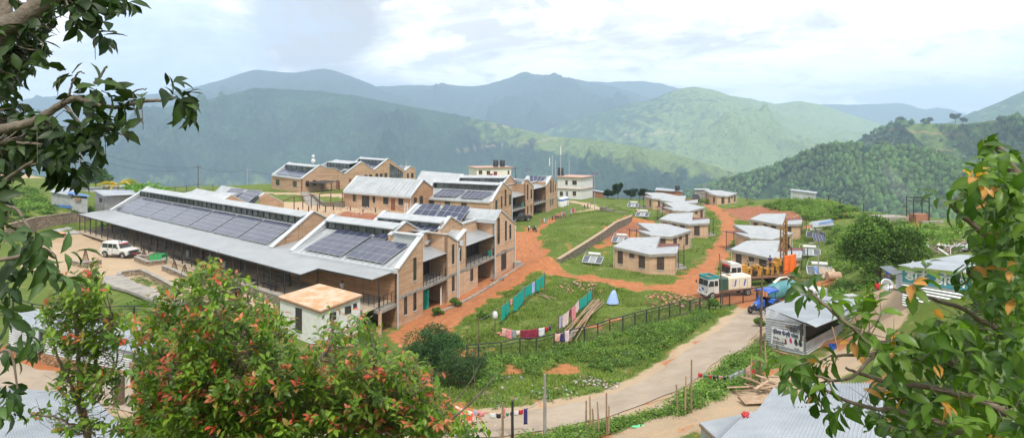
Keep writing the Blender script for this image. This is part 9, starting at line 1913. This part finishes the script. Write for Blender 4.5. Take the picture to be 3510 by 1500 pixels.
tree('small_tree', 'round green tree between the two tin shacks at the far left', GY(328, 165), 7.0, 4.6, 3.4, 7000, .5, (.03, .075, .015), (.07, .15, .03), 3.4)
for i, (px, Y, h, r_, lb, nm) in enumerate([(2118, 205, 6.2, 1.9, 'tall dark slender tree left of the farthest staff houses', 'slender_tree'), (2083, 208, 3.2, 1.9, 'round dark bush left of the tall slender tree', 'dark_bush'), (2162, 207, 3.4, 2.6, 'wide dark bush right of the tall slender tree', 'dark_bush'), (2205, 209, 3.6, 1.8, 'upright dark bush nearest the farthest staff house', 'dark_bush'), (2230, 212, 3.0, 1.7, 'last dark bush of the row, beside the brick shed', 'dark_bush')]):
 tree(nm, lb, GY(px, Y), h, r_, h*.45, 3500, .42, (.012, .035, .010), (.035, .075, .018), h*.52, group='dark bushes behind the staff houses' if i else None)
for px, py, s_, lb in ((2452, 1058, 1.0, 'bright green bush growing through the fence below the truck'), (2425, 700, 1.2, 'green bush behind the lone staff house'), (2680, 1020, 1.6, 'leafy bush beside the tank trailer'), (2602, 1118, .6, 'tall weed bush at the road edge by the shop'), (1655, 1095, .8, 'small shrub under the teal line'), (1560, 1050, .9, 'dark shrub against the near block wall'), (1500, 1080, .8, 'second dark shrub against the near block wall'), (3130, 735, 3.0, 'leafy tree behind the smoking hearth'), (2882, 742, 2.0, 'small tree on the bank skyline'), (3085, 735, 1.8, 'small tree left of the smoking hearth')):
 tree('bush', lb, G(px, py), s_*1.15, s_, s_*.6, int(1500+900*s_), .13+.05*s_, (.05, .11, .018), (.15, .25, .035), s_*.6, nl=6, cat='bush', trunk_r=.04)
for px, Y, h in ((2965, 1560, 14), (3085, 1500, 22), (3165, 1480, 12), (3188, 1470, 14), (3275, 1420, 24), (3300, 1415, 14)):
 yr = {2965: 474, 3085: 424, 3165: 422, 3188: 421, 3275: 420, 3300: 421}[px]; p = W(px, yr+3, Y); tree('skyline_tree', 'small dark tree standing on the skyline of the terraced hill', p, h, h*.55, h*.45, 500, 3.2, (.015, .04, .012), (.03, .06, .018), group='skyline trees on the terraced hill', trunk_r=.6, nl=5)
def banana(p, h, lb, yellow=False):
 t = empty('banana_plant', p, 0, lb, 'banana plant', 'banana plants beyond the long hall'); m = MB(); m.tube([p, p+V3((0, 0, h*.5))], [.22, .14], 7); m.build('stem', 'bamboo', t)
 k = 9; P_ = np.repeat([list(p+V3((0, 0, h*.45)))], k, 0); a = rng.uniform(0, 6.3, k); d = np.stack([np.cos(a)*.7, np.sin(a)*.7, rng.uniform(.5, 1.2, k)], -1); col = gc((.09, .20, .03), (.16, .30, .05), k) if not yellow else gc((.35, .24, .04), (.5, .36, .07), k); v, f, c = leaves(P_, d, np.tile([0, 0, 1.], (k, 1)), rng.uniform(.6, .95, k)*h, .26, col, 2.2); np_mesh('leaf', v, f, 'ground_leaf', c, t, loc=p)
BN = ['', 'second', 'third', 'fourth', 'fifth', 'sixth', 'seventh', 'eighth', 'ninth', 'rightmost']
for i, (px, Y, h) in enumerate([(405, 160, 4.2), (432, 158, 3.2), (448, 163, 3.4), (462, 157, 3.0), (480, 160, 3.8), (498, 158, 3.2), (512, 161, 3.6), (530, 157, 3.0), (548, 160, 2.8), (560, 158, 2.4)]): banana(GY(px, Y), h, 'yellowing banana plant at the left end of the row' if i == 0 else BN[i]+' green banana plant from the left in the row beyond the long hall', i == 0)
def cover(name, poly, dens, hgt, leafs, c1, c2, flat=.55, clump=.5, npc=40, thr=.35, sc_=2.5, world=False):
 pl = poly if world else g2(poly); a = np.array(pl); lo = a.min(0); hi = a.max(0); area = (hi-lo).prod(); n = int(area*dens); q = rng.uniform(lo, hi, (n, 2)); q = q[in_poly(q[:, 0], q[:, 1], pl)]; q = q[fbm(q[:, 0]/sc_+4, q[:, 1]/sc_, 4) > thr]; q = q[dist_line(q[:, 0], q[:, 1], ROADC) > 2.7]
 n = len(q); s = rng.uniform(.5, 1.3, n); i = np.repeat(np.arange(n), npc); k = len(i); u = unit(rng.normal(size=(k, 3)))*rng.uniform(.3, 1, (k, 1)); P_ = np.stack([q[i, 0]+u[:, 0]*clump*s[i], q[i, 1]+u[:, 1]*clump*s[i], HH(q[:, 0], q[:, 1])[i]+np.abs(u[:, 2])*hgt*s[i]+.03], -1)
 br = (rng.uniform(.6, 1.3, n)*(.7+.6*fbm(q[:, 0]/3, q[:, 1]/3, 3)))[i][:, None]; col = gc(c1, c2, k)*br; v, f, c = diamonds(P_, leafs*rng.uniform(.6, 1.3, k), col, flat, .6); o = np_mesh(name, v, f, 'ground_leaf', c); o['kind'] = 'stuff'; return o
G1, G2 = (.06, .13, .018), (.17, .28, .042)
cover('weeds', [(1600, 1270), (1640, 1225), (1790, 1225), (1900, 1200), (2000, 1180), (2180, 1125), (2420, 1070), (2440, 1090), (2380, 1130), (2250, 1215), (2150, 1260), (2060, 1280), (1960, 1230), (1850, 1290), (1750, 1320), (1650, 1330)], 5.5, .6, .17, G1, G2, npc=46, thr=.36)
cover('weeds', [(1620, 1380), (1800, 1340), (2000, 1310), (2200, 1230), (2300, 1200), (2240, 1250), (2050, 1350), (1850, 1400), (1620, 1420)], 1.6, .3, .13, G1, G2, npc=26, thr=.47)
cover('weeds', [(1780, 1500), (1900, 1480), (2000, 1462), (2150, 1435), (2250, 1415), (2300, 1395), (2330, 1420), (2180, 1460), (2050, 1500), (1950, 1530), (1800, 1540)], 9, .40, .15, G1, G2, npc=40, thr=.30)
cover('weeds', [(2300, 1395), (2400, 1320), (2480, 1250), (2560, 1180), (2630, 1165), (2660, 1240), (2600, 1310), (2500, 1350), (2400, 1400), (2330, 1430)], 9, .55, .17, G1, G2, npc=44, thr=.28)
cover('bank_shrubs', [(2560, 700), (2700, 690), (2790, 690), (2880, 712), (2980, 735), (3090, 770), (3330, 800), (3330, 850), (3150, 865), (3060, 950), (2980, 990), (2880, 960), (2850, 900), (2840, 840), (2860, 790), (2770, 760), (2740, 730), (2600, 700)], .75, 1.3, .34, (.065, .14, .02), (.20, .30, .05), clump=1.2, npc=120, thr=.40, sc_=9)
cover('bank_shrubs', [(2830, 1000), (2880, 965), (2990, 985), (3000, 1010), (2960, 1060), (2900, 1100), (2960, 1020), (2800, 1060), (2790, 1030)], 2.2, .7, .2, G1, G2, clump=.7, npc=60, thr=.3)
cover('bank_shrubs', [(0, 640), (120, 650), (190, 720), (300, 720), (420, 720), (470, 700), (300, 735), (110, 760), (0, 800)], .55, .9, .4, G1, G2, clump=1.2, npc=70, thr=.38, sc_=6)
cover('yard_weeds', [(500, 1000), (640, 1000), (800, 1010), (950, 1080), (950, 1130), (700, 1120), (500, 1110), (420, 1050)], 3, .3, .16, G1, G2, npc=34, thr=.36)
cover('yard_weeds', [(430, 962), (490, 948), (560, 985), (590, 1003)], 7, .25, .12, G1, G2, npc=30, thr=.25); cover('yard_weeds', [(580, 930), (620, 945), (680, 980), (650, 962)], 9, .3, .12, G1, G2, npc=30, thr=.2)
cover('yard_weeds', [(0, 1090), (560, 1110), (600, 1200), (480, 1180), (300, 1110), (0, 1085)], 1.5, .4, .16, G1, G2, npc=30, thr=.3); cover('yard_weeds', [(150, 1235), (470, 1290), (600, 1310), (560, 1350), (340, 1320), (150, 1280)], 5, .45, .16, (.03, .07, .012), (.08, .15, .025), npc=36, thr=.3)
cover('terrace_plants', [(1500, 640), (1560, 655), (1480, 650)], .1, .3, .3, G1, G2)
def tufts(name, poly, dens, h, c1, c2, thr=.3, maxor=.45):
 pl = g2(poly); a = np.array(pl); lo = a.min(0); hi = a.max(0); n = int((hi-lo).prod()*dens); q = rng.uniform(lo, hi, (n, 2)); q = q[in_poly(q[:, 0], q[:, 1], pl)]
 q = q[fbm(q[:, 0]/1.6, q[:, 1]/1.6, 4) > thr]; ix = np.clip(np.searchsorted(xs, q[:, 0]), 0, nx-1); iy = np.clip(np.searchsorted(ys, q[:, 1]), 0, ny-1); bare = np.maximum(np.maximum(orange, tan), red)[ix, iy]; q = q[(bare < maxor) & (dist_line(q[:, 0], q[:, 1], ROADC) > 2.5)]; n = len(q)
 z = HH(q[:, 0], q[:, 1]); P_ = np.stack([q[:, 0], q[:, 1], z-.03], -1); s = h*rng.uniform(.5, 1.5, n)*(.5+fbm(q[:, 0]/4, q[:, 1]/4, 3)); d = unit(np.stack([rng.normal(0, .45, n), rng.normal(0, .45, n), np.ones(n)], -1)); sd = unit(np.cross(d, rng.normal(size=(n, 3)))); w_ = (s*.42)[:, None]
 v = np.stack([P_-sd*w_*.5, P_+sd*w_*.5, P_+d*s[:, None]+sd*w_*.35, P_+d*s[:, None]-sd*w_*.3], 1).reshape(-1, 3); col = gc(c1, c2, n)*(.65+.8*fbm(q[:, 0]/2.5+9, q[:, 1]/2.5, 3))[:, None]; o = np_mesh(name, v, np.arange(4*n).reshape(n, 4), 'ground_leaf', np.repeat(col, 4, 0)); o['kind'] = 'stuff'
tufts('grass', [(1480, 1200), (1760, 940), (1900, 930), (2200, 990), (2340, 1000), (2440, 1060), (2560, 1060), (2540, 1090), (2400, 1120), (2250, 1240), (2050, 1340), (1850, 1400), (1560, 1420), (1400, 1350)], 42, .17, (.075, .125, .017), (.175, .24, .036))
tufts('grass', [(1780, 830), (1860, 780), (2000, 720), (2100, 700), (2180, 730), (2560, 700), (2560, 760), (2860, 760), (2900, 960), (2760, 1000), (2350, 980), (2200, 975), (1950, 930), (1800, 880)], 12, .17, (.08, .13, .018), (.175, .24, .036))
